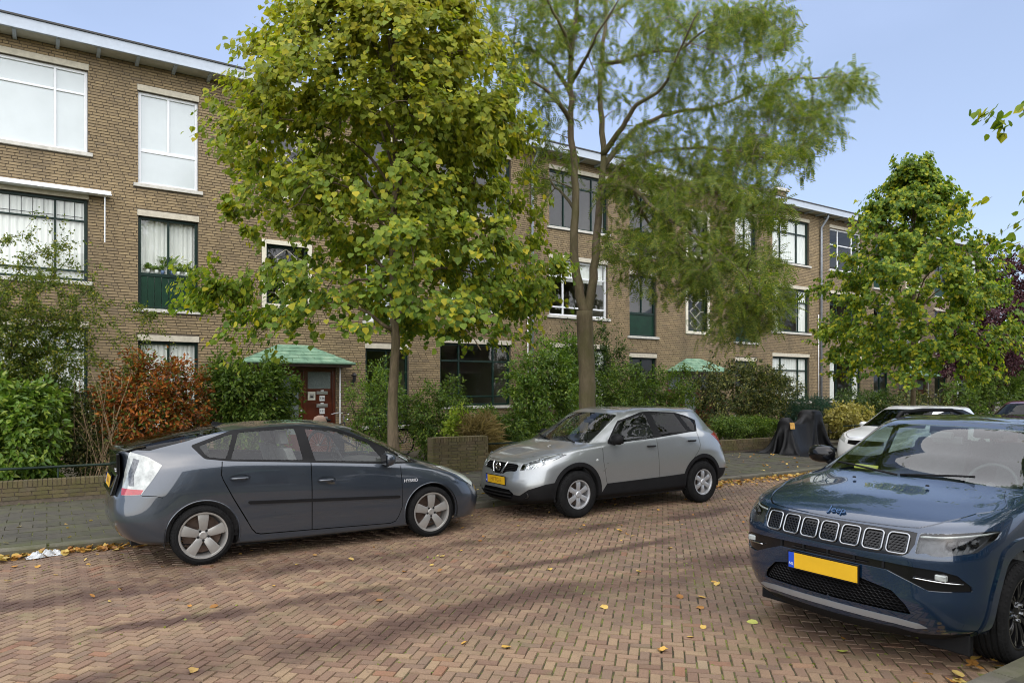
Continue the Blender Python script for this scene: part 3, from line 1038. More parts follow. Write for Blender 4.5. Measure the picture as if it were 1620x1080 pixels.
class Surf:
    def __init__(s, rows):
        s.C = np.array(rows, dtype=float)            # rows, cols, 3
        s.nr, s.nc = s.C.shape[:2]
        ct = np.swapaxes(s.C, 0, 1)
        m = pchip_slopes(np.diff(ct, axis=0))
        m[0][:, 0] = 0; m[0][:, 2] = 0; m[-1][:, 0] = 0; m[-1][:, 2] = 0     # symmetric across the centre line
        s.mu = m                                      # cols, rows, 3
        s.ct = ct
        L = np.linalg.norm(np.diff(s.C[1:9], axis=1), axis=2).mean(0)
        s.su = np.concatenate([[0], np.cumsum(np.maximum(L, .06))])
        L = np.linalg.norm(np.diff(s.C, axis=0), axis=2).mean(1)
        s.sv = np.concatenate([[0], np.cumsum(np.maximum(L, .03))])
        nu, nv = (s.nc - 1) * 16 + 1, (s.nr - 1) * 12 + 1
        s.gu, s.gv = np.linspace(0, s.nc - 1, nu), np.linspace(0, s.nr - 1, nv)
        U, V = np.meshgrid(s.gu, s.gv, indexing='ij')
        s.G = s.ev(U.ravel(), V.ravel()).reshape(nu, nv, 3)
        s.N = s.normal(U.ravel(), V.ravel()).reshape(nu, nv, 3)
        i, j = np.meshgrid(np.arange(nu - 1), np.arange(nv - 1), indexing='ij')
        i, j = i.ravel(), j.ravel()
        a, b, c, d = i * nv + j, (i + 1) * nv + j, (i + 1) * nv + j + 1, i * nv + j + 1
        s.T = np.concatenate([np.stack([a, b, c], 1), np.stack([a, c, d], 1)])
        s.UV = np.stack([U.ravel(), V.ravel()], 1)
        s.P = s.G.reshape(-1, 3)
    def ev(s, u, v):
        u = np.clip(u, 0, s.nc - 1); v = np.clip(v, 0, s.nr - 1)
        i = np.minimum(u.astype(int), s.nc - 2); t = (u - i)[:, None, None]
        rows = hermite(s.ct[i], s.ct[i + 1], s.mu[i], s.mu[i + 1], t)     # N, rows, 3
        rows = np.swapaxes(rows, 0, 1)
        m = pchip_slopes(np.diff(rows, axis=0))
        j = np.minimum(v.astype(int), s.nr - 2); t = (v - j)[:, None]
        k = np.arange(len(u))
        return hermite(rows[j, k], rows[j + 1, k], m[j, k], m[j + 1, k], t)
    def normal(s, u, v, e=.02):
        du = s.ev(np.clip(u + e, 0, s.nc - 1), v) - s.ev(np.clip(u - e, 0, s.nc - 1), v)
        dv = s.ev(u, np.clip(v + e, 0, s.nr - 1)) - s.ev(u, np.clip(v - e, 0, s.nr - 1))
        n = -np.cross(du, dv)
        # symmetric at the centre line
        l = np.linalg.norm(n, axis=1, keepdims=True)
        n = np.where(l > 1e-12, n / np.maximum(l, 1e-12), np.array([0, 0, 1.0]))
        ed = (u < 1e-6) | (u > s.nc - 1 - 1e-6)
        n[ed, 1] = 0
        n /= np.maximum(np.linalg.norm(n, axis=1, keepdims=True), 1e-9)
        return n
    def st(s, uv):
        uv = np.asarray(uv, float)
        return np.stack([np.interp(uv[:, 0], np.arange(s.nc), s.su), np.interp(uv[:, 1], np.arange(s.nr), s.sv)], 1)
    def uv(s, st):
        st = np.asarray(st, float)
        return np.stack([np.interp(st[:, 0], s.su, np.arange(s.nc)), np.interp(st[:, 1], s.sv, np.arange(s.nr))], 1)
    def inv(s, pts, view, ur=None, vr=None):
        """points in a side (x,z), front / rear (y,z) or top (x,y) view -> (u,v)"""
        ax = {'side': (0, 2), 'front': (1, 2), 'rear': (1, 2), 'top': (0, 1)}[view]
        Q = s.P[:, ax]
        cen = s.UV[s.T].mean(1)
        nrm = s.N.reshape(-1, 3)[s.T].mean(1)
        if ur is None: ur = {'side': (1.5, s.nc - 2), 'front': (s.nc - 5.5, s.nc), 'rear': (0, 4), 'top': (0, s.nc)}[view]
        if vr is None: vr = (0, s.nr)
        ok = (cen[:, 0] >= ur[0]) & (cen[:, 0] <= ur[1]) & (cen[:, 1] >= vr[0]) & (cen[:, 1] <= vr[1])
        if view == 'side': ok &= nrm[:, 1] > .02
        elif view == 'front': ok &= nrm[:, 0] > .02
        elif view == 'rear': ok &= nrm[:, 0] < -.02
        else: ok &= nrm[:, 2] > .02
        T = s.T[ok]
        A, B, Cc = Q[T[:, 0]], Q[T[:, 1]], Q[T[:, 2]]
        den = (B[:, 1] - Cc[:, 1]) * (A[:, 0] - Cc[:, 0]) + (Cc[:, 0] - B[:, 0]) * (A[:, 1] - Cc[:, 1])
        den = np.where(np.abs(den) < 1e-12, 1e-12, den)
        cm = (A + B + Cc) / 3
        out = []
        for (px, py) in pts:
            l0 = ((B[:, 1] - Cc[:, 1]) * (px - Cc[:, 0]) + (Cc[:, 0] - B[:, 0]) * (py - Cc[:, 1])) / den
            l1 = ((Cc[:, 1] - A[:, 1]) * (px - Cc[:, 0]) + (A[:, 0] - Cc[:, 0]) * (py - Cc[:, 1])) / den
            l2 = 1 - l0 - l1
            worst = np.minimum(np.minimum(l0, l1), l2)
            k = int(np.argmax(worst))
            if worst[k] < -1e-3:
                k = int(np.argmin((cm[:, 0] - px) ** 2 + (cm[:, 1] - py) ** 2))
                w = np.array([1, 1, 1]) / 3
            else:
                w = np.array([l0[k], l1[k], l2[k]])
            out.append((s.UV[T[k]] * w[:, None]).sum(0))
        return np.array(out)

def densify(pts, step, closed=True):
    out = []
    n = len(pts)
    for i in range(n if closed else n - 1):
        a, b = np.array(pts[i], float), np.array(pts[(i + 1) % n], float)
        k = max(1, int(np.ceil(np.linalg.norm(b - a) / step)))
        for q in range(k): out.append(tuple(a + (b - a) * q / k))
    if not closed: out.append(tuple(pts[-1]))
    return out

def rounded(poly, r, n=4):
    """round the corners of a 2-D polygon"""
    out = []
    m = len(poly)
    for i in range(m):
        p = np.array(poly[i], float); a = np.array(poly[i - 1], float); b = np.array(poly[(i + 1) % m], float)
        da, db = a - p, b - p
        ra = min(r, np.linalg.norm(da) * .45); rb = min(r, np.linalg.norm(db) * .45)
        pa, pb = p + da / np.linalg.norm(da) * ra, p + db / np.linalg.norm(db) * rb
        for k in range(n + 1):
            t = k / n
            out.append(tuple((1 - t) ** 2 * pa + 2 * t * (1 - t) * p + t * t * pb))
    return out

def circle(cx, cz, r, n=40, a0=0, a1=2 * math.pi):
    return [(cx + r * math.cos(a0 + (a1 - a0) * k / n), cz + r * math.sin(a0 + (a1 - a0) * k / n)) for k in range(n)]

def pip(P, poly):
    """points in polygon, vectorised"""
    x, y = P[:, 0], P[:, 1]
    ins = np.zeros(len(P), bool)
    n = len(poly)
    for i in range(n):
        x0, y0 = poly[i]; x1, y1 = poly[i - 1]
        c = ((y0 > y) != (y1 > y))
        with np.errstate(divide='ignore', invalid='ignore'):
            xi = (x1 - x0) * (y - y0) / (y1 - y0) + x0
        ins ^= c & (x < xi)
    return ins

def car_shell(root, rows, regions, mats, grid=.036):
    """regions: dict(name, view, pts, mat, mode 'both'|'pair', off, depth, ur, vr, hole, gap width, parent)"""
    S = Surf(rows)
    polys = []
    pts, edges = [], []
    for rg in regions:
        view = rg['view']
        if rg.get('gap'):
            q = densify(rg['pts'], .04 if view != 'uv' else .08, closed=False)
            uv = np.array(q) if view == 'uv' else S.inv(q, view, rg.get('ur'), rg.get('vr'))
            st = S.st(uv)
            t = np.gradient(st, axis=0); t /= np.maximum(np.linalg.norm(t, axis=1, keepdims=True), 1e-9)
            nn = np.stack([-t[:, 1], t[:, 0]], 1) * rg['gap'] / 2
            st = np.concatenate([st + nn, (st - nn)[::-1]])
        else:
            q = densify(rg['pts'], rg.get('step', .035 if view != 'uv' else .08))
            uv = np.array(q) if view == 'uv' else S.inv(q, view, rg.get('ur'), rg.get('vr'))
            st = S.st(uv)
        st[:, 0] = np.clip(st[:, 0], 0, S.su[-1]); st[:, 1] = np.clip(st[:, 1], 0, S.sv[-1])
        polys.append(st)
        b = len(pts)
        pts.extend(map(tuple, st))
        edges.extend([(b + i, b + (i + 1) % len(st)) for i in range(len(st))])
    # grid points, denser where the control columns are tight
    us = np.concatenate([np.linspace(S.su[i], S.su[i + 1], max(2, int(np.ceil((S.su[i + 1] - S.su[i]) / grid))), endpoint=False) for i in range(S.nc - 1)] + [[S.su[-1]]])
    tv_ = np.concatenate([np.linspace(S.sv[i], S.sv[i + 1], max(2, int(np.ceil((S.sv[i + 1] - S.sv[i]) / grid))), endpoint=False) for i in range(S.nr - 1)] + [[S.sv[-1]]])
    A, B = np.meshgrid(us, tv_)
    pts.extend(zip(A.ravel(), B.ravel()))
    vo, _, fo, *_r = delaunay_2d_cdt([Vector(p) for p in pts], edges, [], 0, 1e-5)
    ST = np.array([(p.x, p.y) for p in vo])
    UV = S.uv(ST)
    P = S.ev(UV[:, 0], UV[:, 1]); N = S.normal(UV[:, 0], UV[:, 1])
    P[UV[:, 0] < 1e-5, 1] = 0; P[UV[:, 0] > S.nc - 1 - 1e-5, 1] = 0
    F = np.array([tuple(f) for f in fo if len(f) == 3])
    cen = ST[F].mean(1)
    e1, e2 = ST[F[:, 1]] - ST[F[:, 0]], ST[F[:, 2]] - ST[F[:, 0]]
    cr = e1[:, 0] * e2[:, 1] - e1[:, 1] * e2[:, 0]
    F = np.where((cr > 0)[:, None], F[:, ::-1], F)      # outward winding
    lab = np.full(len(F), -1)
    for k, rg in enumerate(regions):
        m = pip(cen, polys[k])
        if rg.get('only') is not None:
            allowed = [q for q, r2 in enumerate(regions) if r2['name'] in rg['only']] + ([-1] if 'body' in rg['only'] else [])
            m &= np.isin(lab, allowed)
        lab[m] = k
    objs = {}
    def emit(name, mat, tris, mode, off, depth, parent, smooth=True):
        made = []
        sides = ('L', 'R')
        def half(mir):
            idx = np.unique(tris)
            mp = -np.ones(len(P), int); mp[idx] = np.arange(len(idx))
            p = P[idx] + N[idx] * off; n = N[idx].copy()
            f = mp[tris]
            if depth:
                ed = {}
                for t in f:
                    for a, b in ((t[0], t[1]), (t[1], t[2]), (t[2], t[0])):
                        k2 = (min(a, b), max(a, b)); ed.setdefault(k2, []).append((a, b))
                be = [v_[0] for v_ in ed.values() if len(v_) == 1]
                be = [(a, b) for a, b in be if not (abs(p[a][1]) < 1e-4 and abs(p[b][1]) < 1e-4)]
                bv = sorted({a for e in be for a in e}); bm_ = {a: len(p) + 2 * i for i, a in enumerate(bv)}
                ex_p, ex_n = [], []
                for a in bv:
                    ex_p += [p[a], p[a] - n[a] * depth]; ex_n += [n[a], n[a]]
                if bv:
                    p = np.concatenate([p, ex_p]); n = np.concatenate([n, ex_n])
                    q = []
                    for a, b in be:
                        q.append((bm_[b], bm_[a], bm_[a] + 1)); q.append((bm_[b], bm_[a] + 1, bm_[b] + 1))
                    f = np.concatenate([f, np.array(q)])
            if mir:
                p = p * [1, -1, 1]; n = n * [1, -1, 1]; f = f[:, ::-1]
            return p, n, f
        if mode == 'both':
            p0, n0, f0 = half(False); p1, n1, f1 = half(True)
            o = mesh_np(name, np.concatenate([p0, p1]), np.concatenate([f0, f1 + len(p0)]), mat, parent, True, normals=np.concatenate([n0, n1]))
            made.append(o)
        else:
            for mir in (False, True):
                p, n, f = half(mir)
                made.append(mesh_np(name, p, f, mat, parent, True, normals=n))
        return made
    body = F[lab == -1]
    objs['body'] = emit('body', mats['paint'], body, 'both', 0, .012, root)
    for k, rg in enumerate(regions):
        if rg.get('hole'): continue
        tr = F[lab == k]
        if len(tr) == 0:
            print('EMPTY REGION', root.name, rg['name']); continue
        par = root
        if rg.get('parent') in objs: par = objs[rg['parent']]
        if isinstance(par, list):
            os_ = emit(rg['name'], mats[rg['mat']], tr, rg.get('mode', 'pair'), rg.get('off', 0), rg.get('depth', .012), par[0])
            if rg.get('mode', 'pair') == 'pair' and len(par) == 2:
                os_[1].parent = par[1]
        else:
            os_ = emit(rg['name'], mats[rg['mat']], tr, rg.get('mode', 'pair'), rg.get('off', 0), rg.get('depth', .012), par)
        objs.setdefault(rg['name'], []).extend(os_)
    return S, objs

# ---------------------------------------------------------------- car materials
def paint(name, col, metal=.55, rough=.28, ior=1.62):
    t = NT(name)
    w = t.coord('Object')
    n = t.noise(900, 2, .5, w)
    c = t.mix(.3, tuple(col), t.ramp(n, [(.35, tuple(q * .55 for q in col)), (.65, tuple(q * 1.5 for q in col))]))
    d = t.noise(3.2, 6, .7, w)
    p = t.principled(Base_Color=c, Metallic=metal, Roughness=t.ramp(d, [(.3, (rough * .9,) * 3), (.75, (rough * 1.25,) * 3)]))
    p.inputs['Coat Weight'].default_value = 1.0
    t.l.new(t.ramp(t.noise(5, 6, .7, w), [(.35, (.0, .0, .0)), (.8, (.035, .035, .035))]), p.inputs['Coat Roughness'])
    p.inputs['Coat IOR'].default_value = ior
    return t.mat
M_BLK = simple('black_trim_plastic', (.008, .008, .0085), .6, var=.2, bump=.15, bscale=300, spec=.16)
M_GBLK = simple('gloss_black', (.005, .005, .0055), .12, var=.1, spec=.38)
M_GAP = simple('shut_line_dark', (.003, .003, .003), .9, spec=.1)
M_TYRE = simple('tyre_rubber', (.010, .010, .010), .85, var=.3, scale=12, bump=.2, bscale=120, spec=.12)
M_CHROME = simple('chrome', (.62, .63, .64), .12, 1.0, var=.04)
M_ALLOY = simple('silver_alloy', (.36, .355, .335), .36, .6, var=.10, scale=8)
M_HUBCAP = simple('silver_wheel_cover', (.44, .45, .46), .38, .6, var=.1, scale=8)
M_BRAKE = simple('rusty_brake_disc', (.13, .09, .07), .5, .5, var=.3, scale=10)
M_UNDER = simple('underbody_black', (.005, .005, .005), .95)
M_REDLENS = simple('red_lamp_lens', (.30, .012, .015), .12, var=.2, scale=30, coat=1.0)
M_CLEARLENS = simple('clear_lamp_lens', (.34, .36, .34), .12, .1, var=.35, scale=16, coat=1.0)
M_LAMPIN = simple('lamp_reflector', (.55, .56, .57), .18, .9, var=.25, scale=30)
M_SEAT = simple('grey_seat_cloth', (.10, .10, .095), .9, var=.2, scale=20)
M_SEATD = simple('dark_seat_cloth', (.035, .035, .037), .9, var=.2, scale=20)
M_DASH = simple('dashboard_plastic', (.030, .030, .031), .65, var=.15)
M_DASHL = simple('grey_dashboard_plastic', (.20, .21, .205), .65, var=.15)
M_LAMPGLASS = glass_mat('lamp_glass', (.95, .97, .97), refl=1.0)
M_CGLASS = glass_mat('car_glass', (.92, .96, .94), refl=.9)
M_CGLASSD = glass_mat('dark_car_glass', (.26, .30, .29), refl=.5)
M_PLATEY = simple('yellow_number_plate', (.62, .36, .012), .4, var=.06)
M_PLATEB = simple('blue_plate_band', (.012, .06, .42), .4, var=.05)
M_PLATETXT = simple('plate_print', (.30, .14, .012), .5)
M_MESHBLK = simple('grille_mesh_black', (.007, .007, .0075), .4, var=.2, spec=.2)
M_GREYSTRIP = simple('satin_grey_strip', (.30, .31, .32), .35, .5, var=.1)

def make_wheel(root, x, y, side, rad, rimr, width, style, steer=0.0):
    """side +1: outer face towards +y"""
    w = part_empty('wheel', root, (x, y, rad), (0, 0, steer))
    t = MB()
    hw = width / 2
    prof = [(rimr - .005, -hw + .012), (rimr + .012, -hw), (rad - .045, -hw - .004), (rad - .012, -hw + .012), (rad - .002, -hw + .035)]
    ng = 4
    for k in range(ng):
        a = -hw + .04 + (2 * hw - .08) * (k + .28) / ng; b = -hw + .04 + (2 * hw - .08) * (k + .72) / ng
        prof += [(rad, a - .004), (rad, b), (rad - .009, b + .002), (rad - .009, b + .009)]
    prof += [(rad - .002, hw - .035), (rad - .012, hw - .012), (rad - .045, hw + .004), (rimr + .012, hw), (rimr - .005, hw - .012)]
    t.lathe([(r_, h * side) for r_, h in prof], 56, 'y')
    # shoulder tread blocks
    for k in range(56):
        a = 2 * math.pi * k / 56
        ca, sa = math.cos(a), math.sin(a)
        for sd in (-1, 1):
            yy = sd * (hw - .012) * side
            q = []
            for (dr, dy, da) in ((-.030, .012 * sd * side, -.028), (-.030, .012 * sd * side, .028), (.0015, -.02 * sd * side, .028), (.0015, -.02 * sd * side, -.028)):
                rr_ = rad + dr; aa = a + da
                q.append((math.cos(aa) * rr_, yy + dy + .003 * sd * side, math.sin(aa) * rr_))
            t.add(q, [(0, 1, 2, 3)])
    t.build('tyre', M_TYRE, w, angle=35)
    rim_m = {'five': M_ALLOY, 'six': M_HUBCAP, 'black': M_GBLK}[style]
    r = MB()
    fo = (hw - .012) * side
    # rim lip and barrel
    r.lathe([(rimr + .006, fo), (rimr + .004, fo + .008 * side), (rimr - .012, fo + .006 * side), (rimr - .022, fo - .012 * side), (rimr - .03, -hw * .7 * side)], 48, 'y')
    def spoke(a, w0, w1, r0, r1, d0, d1, th=.022):
        """tapered spoke from hub to rim, d = depth of its face below the lip"""
        n = 5
        st = len(r.v)
        vs_ = []
        for k in range(n + 1):
            f = k / n
            rr_ = r0 + (r1 - r0) * f; ww = (w0 + (w1 - w0) * f) / 2
            d = d0 + (d1 - d0) * f - .012 * math.sin(math.pi * f)
            y1 = fo - d * side; y2 = y1 - th * side
            vs_ += [(rr_, y1 - .004 * side, -ww), (rr_, y1, -ww * .6), (rr_, y1, ww * .6), (rr_, y1 - .004 * side, ww), (rr_, y2, ww), (rr_, y2, -ww)]
        fs = []
        for k in range(n):
            for q in range(6):
                q2 = (q + 1) % 6
                fs.append((k * 6 + q, (k + 1) * 6 + q, (k + 1) * 6 + q2, k * 6 + q2))
        fs += [tuple(range(6)), tuple(n * 6 + q for q in range(6))]
        ca, sa = math.cos(a), math.sin(a)
        r.add([(px * ca - pz * sa, py, px * sa + pz * ca) for px, py, pz in vs_], fs)
    if style == 'five':
        for k in range(5): spoke(math.pi / 2 + k * 2 * math.pi / 5, .070, .118, .045, rimr - .012, .016, .006)
        r.lathe([(.0, fo - .012 * side), (.032, fo - .012 * side), (.04, fo - .018 * side), (.07, fo - .022 * side), (.078, fo - .05 * side)], 24, 'y')
    elif style == 'six':
        for k in range(6): spoke(math.pi / 6 + k * math.pi / 3, .060, .078, .05, rimr - .01, .010, .012)
        r.lathe([(.0, fo + .002 * side), (.035, fo + .002 * side), (.045, fo - .008 * side), (.075, fo - .012 * side), (.082, fo - .05 * side)], 24, 'y')
    else:
        for k in range(10):
            a = k * math.pi / 5 + .1
            spoke(a - .085, .022, .022, .06, rimr - .012, .03, .008); spoke(a + .085, .022, .022, .06, rimr - .012, .03, .008)
        r.lathe([(.0, fo - .02 * side), (.04, fo - .02 * side), (.07, fo - .03 * side), (.078, fo - .06 * side)], 24, 'y')
    ro = r.build('rim', rim_m, w, angle=35)
    if style != 'six':
        nb = MB()
        for k in range(5):
            a = math.pi / 2 + math.pi / 5 + k * 2 * math.pi / 5
            nb.lathe([(.0, fo - .009 * side), (.013, fo - .009 * side), (.014, fo - .03 * side)], 8, 'y', c=(.055 * math.cos(a), 0, .055 * math.sin(a)))
        nb.build('wheel_nut', M_UNDER if style == 'five' else M_CHROME, w)
    if style == 'black':    # machined faces on alternate spokes
        pc = MB()
        for k in range(10):
            a = k * math.pi / 5 + .1 + .085
            ca, sa = math.cos(a), math.sin(a)
            q = []
            for (rr_, ww, d) in ((.16, .006, .025), (rimr - .02, .012, .006)):
                for sgn in (-1, 1): q.append((rr_ * ca - sgn * ww * sa, fo - (d - .0105) * side, rr_ * sa + sgn * ww * ca))
            pc.add(q, [(0, 1, 3, 2)])
        pc.build('spoke_facet', M_CHROME, w)
    b = MB(); b.lathe([(.06, -.02 * side), (rimr - .045, -.02 * side), (rimr - .045, -.04 * side)], 32, 'y')
    b.lathe([(.0, -.0 * side), (.08, -.0 * side), (.09, -.02 * side)], 20, 'y')
    b.build('brake_disc', M_BRAKE, w, angle=40)
    return w

def wheel_well(root, x, r, zc, y_in, y_out):
    for s in (-1, 1):
        b = MB()
        b.lathe([(r + .015, y_out * s), (r + .02, y_in * s), (.02, y_in * s)], 28, 'y', c=(x, 0, zc), a0=-.25, a1=math.pi + .25)
        b.build('wheel_arch_liner', M_UNDER, root)

def seat(b, x, y, z, w, h=.62, lean=.22, mi=0):
    """rounded cushion, backrest and headrest"""
    def pad(pts, y0, y1, mi=0):
        n = len(pts)
        e = .03
        cx_ = sum(p[0] for p in pts) / n; cz_ = sum(p[1] for p in pts) / n
        sh = [(cx_ + (p[0] - cx_) * .86, cz_ + (p[1] - cz_) * .86) for p in pts]
        v = [(p[0], y0, p[1]) for p in sh] + [(p[0], y0 + e, p[1]) for p in pts] + [(p[0], y1 - e, p[1]) for p in pts] + [(p[0], y1, p[1]) for p in sh]
        f = [tuple(range(n)), tuple(range(3 * n, 4 * n))]
        for k in range(3):
            for i in range(n):
                j = (i + 1) % n
                f.append((k * n + i, k * n + j, (k + 1) * n + j, (k + 1) * n + i))
        b.add(v, f, mi)
    pad([(x - .02, z), (x + .46, z + .03), (x + .5, z + .10), (x + .44, z + .15), (x, z + .12)], y - w / 2, y + w / 2)
    bx, bz = x - .02, z + .06
    tx, tz = bx - lean, bz + h
    pad([(bx - .09, bz), (bx + .07, bz), (bx + .08 - lean * .4, bz + h * .4), (tx + .05, tz), (tx - .05, tz)], y - w / 2 + .01, y + w / 2 - .01)
    pad([(tx - .05, tz + .04), (tx + .05, tz + .04), (tx + .04 - .03, tz + .20), (tx - .08, tz + .20)], y - .12, y + .12)
    b.box(tx - .02, tx + .0, y - .05, y - .04, tz - .02, tz + .06); b.box(tx - .02, tx + .0, y + .04, y + .05, tz - .02, tz + .06)

def car_interior(root, p, seat_m, dash_m, wheel_side):
    """p: floor z, hip z, x of front seat, x of rear seat, dash x, dash z, half width, back x"""
    b = MB()
    b.box(p['x0'], p['x1'], -p['hw'], p['hw'], p['zf'] - .06, p['zf'])
    b.box(p['x0'], p['x0'] + .05, -p['hw'], p['hw'], p['zf'], p['zb'] - .05)
    for s in (-1, 1):
        b.box(p['x0'] + .05, p['x1'], s * p['hw'] - .02, s * p['hw'] + .02, p['zf'], p['zb'] - .10)
    b.build('cabin_floor', dash_m, root)
    s = MB()
    for sy in (-1, 1): seat(s, p['xs'], sy * .37, p['zh'], .50)
    s.build('front_seats', seat_m, root, angle=50)
    s = MB(); seat(s, p['xr'], -.33, p['zh'], .62, .55, .2); seat(s, p['xr'], .33, p['zh'], .62, .55, .2)
    s.build('rear_seats', seat_m, root, angle=50)
    d = MB(); x, z, hw = p['xd'], p['zd'], p['hw'] - .03
    d.prism([(x - .30, z - .30), (x - .32, z - .08), (x - .22, z), (x, z + .015), (x + .35, z - .03), (x + .45, z - .1), (x + .45, z - .35)], -hw, hw, 'xz')
    d.build('dashboard', dash_m, root, bevel=.02)
    sw = MB()
    cx_, cz_, yw = x - .42, z - .02, .36 * wheel_side
    pts = []
    for k in range(25):
        a = 2 * math.pi * k / 24
        pts.append((cx_ - .07 * math.sin(a), yw + .185 * math.cos(a), cz_ + .17 * math.sin(a)))
    sw.tube(pts, .015, 8, cap=False)
    sw.tube([(cx_ , yw, cz_), (cx_ + .2, yw, cz_ - .08)], .04, 8)
    for a in (0, math.pi, -math.pi / 2):
        sw.tube([(cx_, yw, cz_), (cx_ - .07 * math.sin(a), yw + .18 * math.cos(a), cz_ + .165 * math.sin(a))], .018, 6)
    sw.build('steering_wheel', M_DASH, root, smooth=True)
    m = MB(); mx, mz = p['xm'], p['zm']
    m.box(mx - .01, mx + .02, -.12, .12, mz - .035, mz + .03); m.box(mx + .0, mx + .06, -.02, .02, mz + .02, mz + .06)
    m.build('interior_mirror', M_DASH, root, bevel=.01)

def mirror(root, x, y, z, s, shell_m, size=(.11, .10, .085), arm=.08):
    b = MB()
    n, m = 12, 8
    vs_ = []
    for i in range(m + 1):
        a = math.pi * i / m
        for k in range(n):
            t = 2 * math.pi * k / n
            px, py, pz = math.cos(a), math.sin(a) * math.cos(t), math.sin(a) * math.sin(t)
            px = px if px > 0 else px * .35        # flat glass side to the rear
            e = .75
            vs_.append((x + size[0] * px, y + s * arm + s * size[1] * np.sign(py) * abs(py) ** e, z + size[2] * np.sign(pz) * abs(pz) ** e))
    f = []
    for i in range(m):
        for k in range(n):
            f.append((i * n + k, i * n + (k + 1) % n, (i + 1) * n + (k + 1) % n, (i + 1) * n + k))
    b.add(vs_, f)
    o = b.build('door_mirror', shell_m, root, smooth=True)
    q = MB(); q.tube([(x + .01, y - s * .03, z - .06), (x, y + s * arm * .6, z - .05)], [.045, .03], 8)
    q.build('mirror_foot', M_BLK, o, smooth=True)
    q = MB(); q.box(x - size[0] * .37, x - size[0] * .35, y + s * (arm - size[1] * .8), y + s * (arm + size[1] * .8), z - size[2] * .75, z + size[2] * .75)
    q.build('mirror_glass', simple('mirror_glass_dark', (.10, .11, .12), .05, .9), o)
    return o

def plate(root, loc, rot, txt, blur=True, size=(.52, .112)):
    pl = MB(); w, h = size
    pl.box(-w / 2 - .012, w / 2 + .012, .0, .012, -h / 2 - .012, h / 2 + .012)
    o = pl.build('number_plate', M_GBLK, root, bevel=.004)
    o.location = loc; o.rotation_euler = rot
    MB().box(-w / 2 + .045, w / 2, -.003, .004, -h / 2, h / 2).build('plate_face', M_PLATEY, o)
    MB().box(-w / 2, -w / 2 + .045, -.003, .004, -h / 2, h / 2).build('plate_band', M_PLATEB, o)
    text_mesh('plate_country', 'NL', .03, M_NUMWHITE, o, (-w / 2 + .022, -.0042, -h * .25), ext=.0006)
    if txt:
        text_mesh('plate_text', txt, .085, M_PLATETXT, o, (.022, -.0042, 0), ext=.0006)
    return o

def handle_bar(root_obj, S, x, z, mat, ln=.17, cup=True, cupmat=None):
    """grab handle on both sides, with its recess"""
    uv = S.inv([(x - ln / 2, z), (x, z), (x + ln / 2, z)], 'side')
    P = S.ev(uv[:, 0], uv[:, 1])
    outs = []
    for s in (1, -1):
        b = MB()
        pts = []
        for k in range(9):
            f = k / 8
            p = P[0] + (P[2] - P[0]) * f
            d = .006 + .032 * math.sin(math.pi * f) ** .5
            pts.append((p[0], s * (p[1] + d), p[2]))
        b.tube(pts, [.010] + [.014] * 7 + [.010], 8)
        par = root_obj[0 if s > 0 else 1] if isinstance(root_obj, list) else root_obj
        outs.append(b.build('door_handle', mat, par, smooth=True))
    return outs

def wipers(root, pts_list):
    for pts in pts_list:
        b = MB(); b.tube(pts, .009, 6)
        b.build('wiper', M_BLK, root, smooth=True)
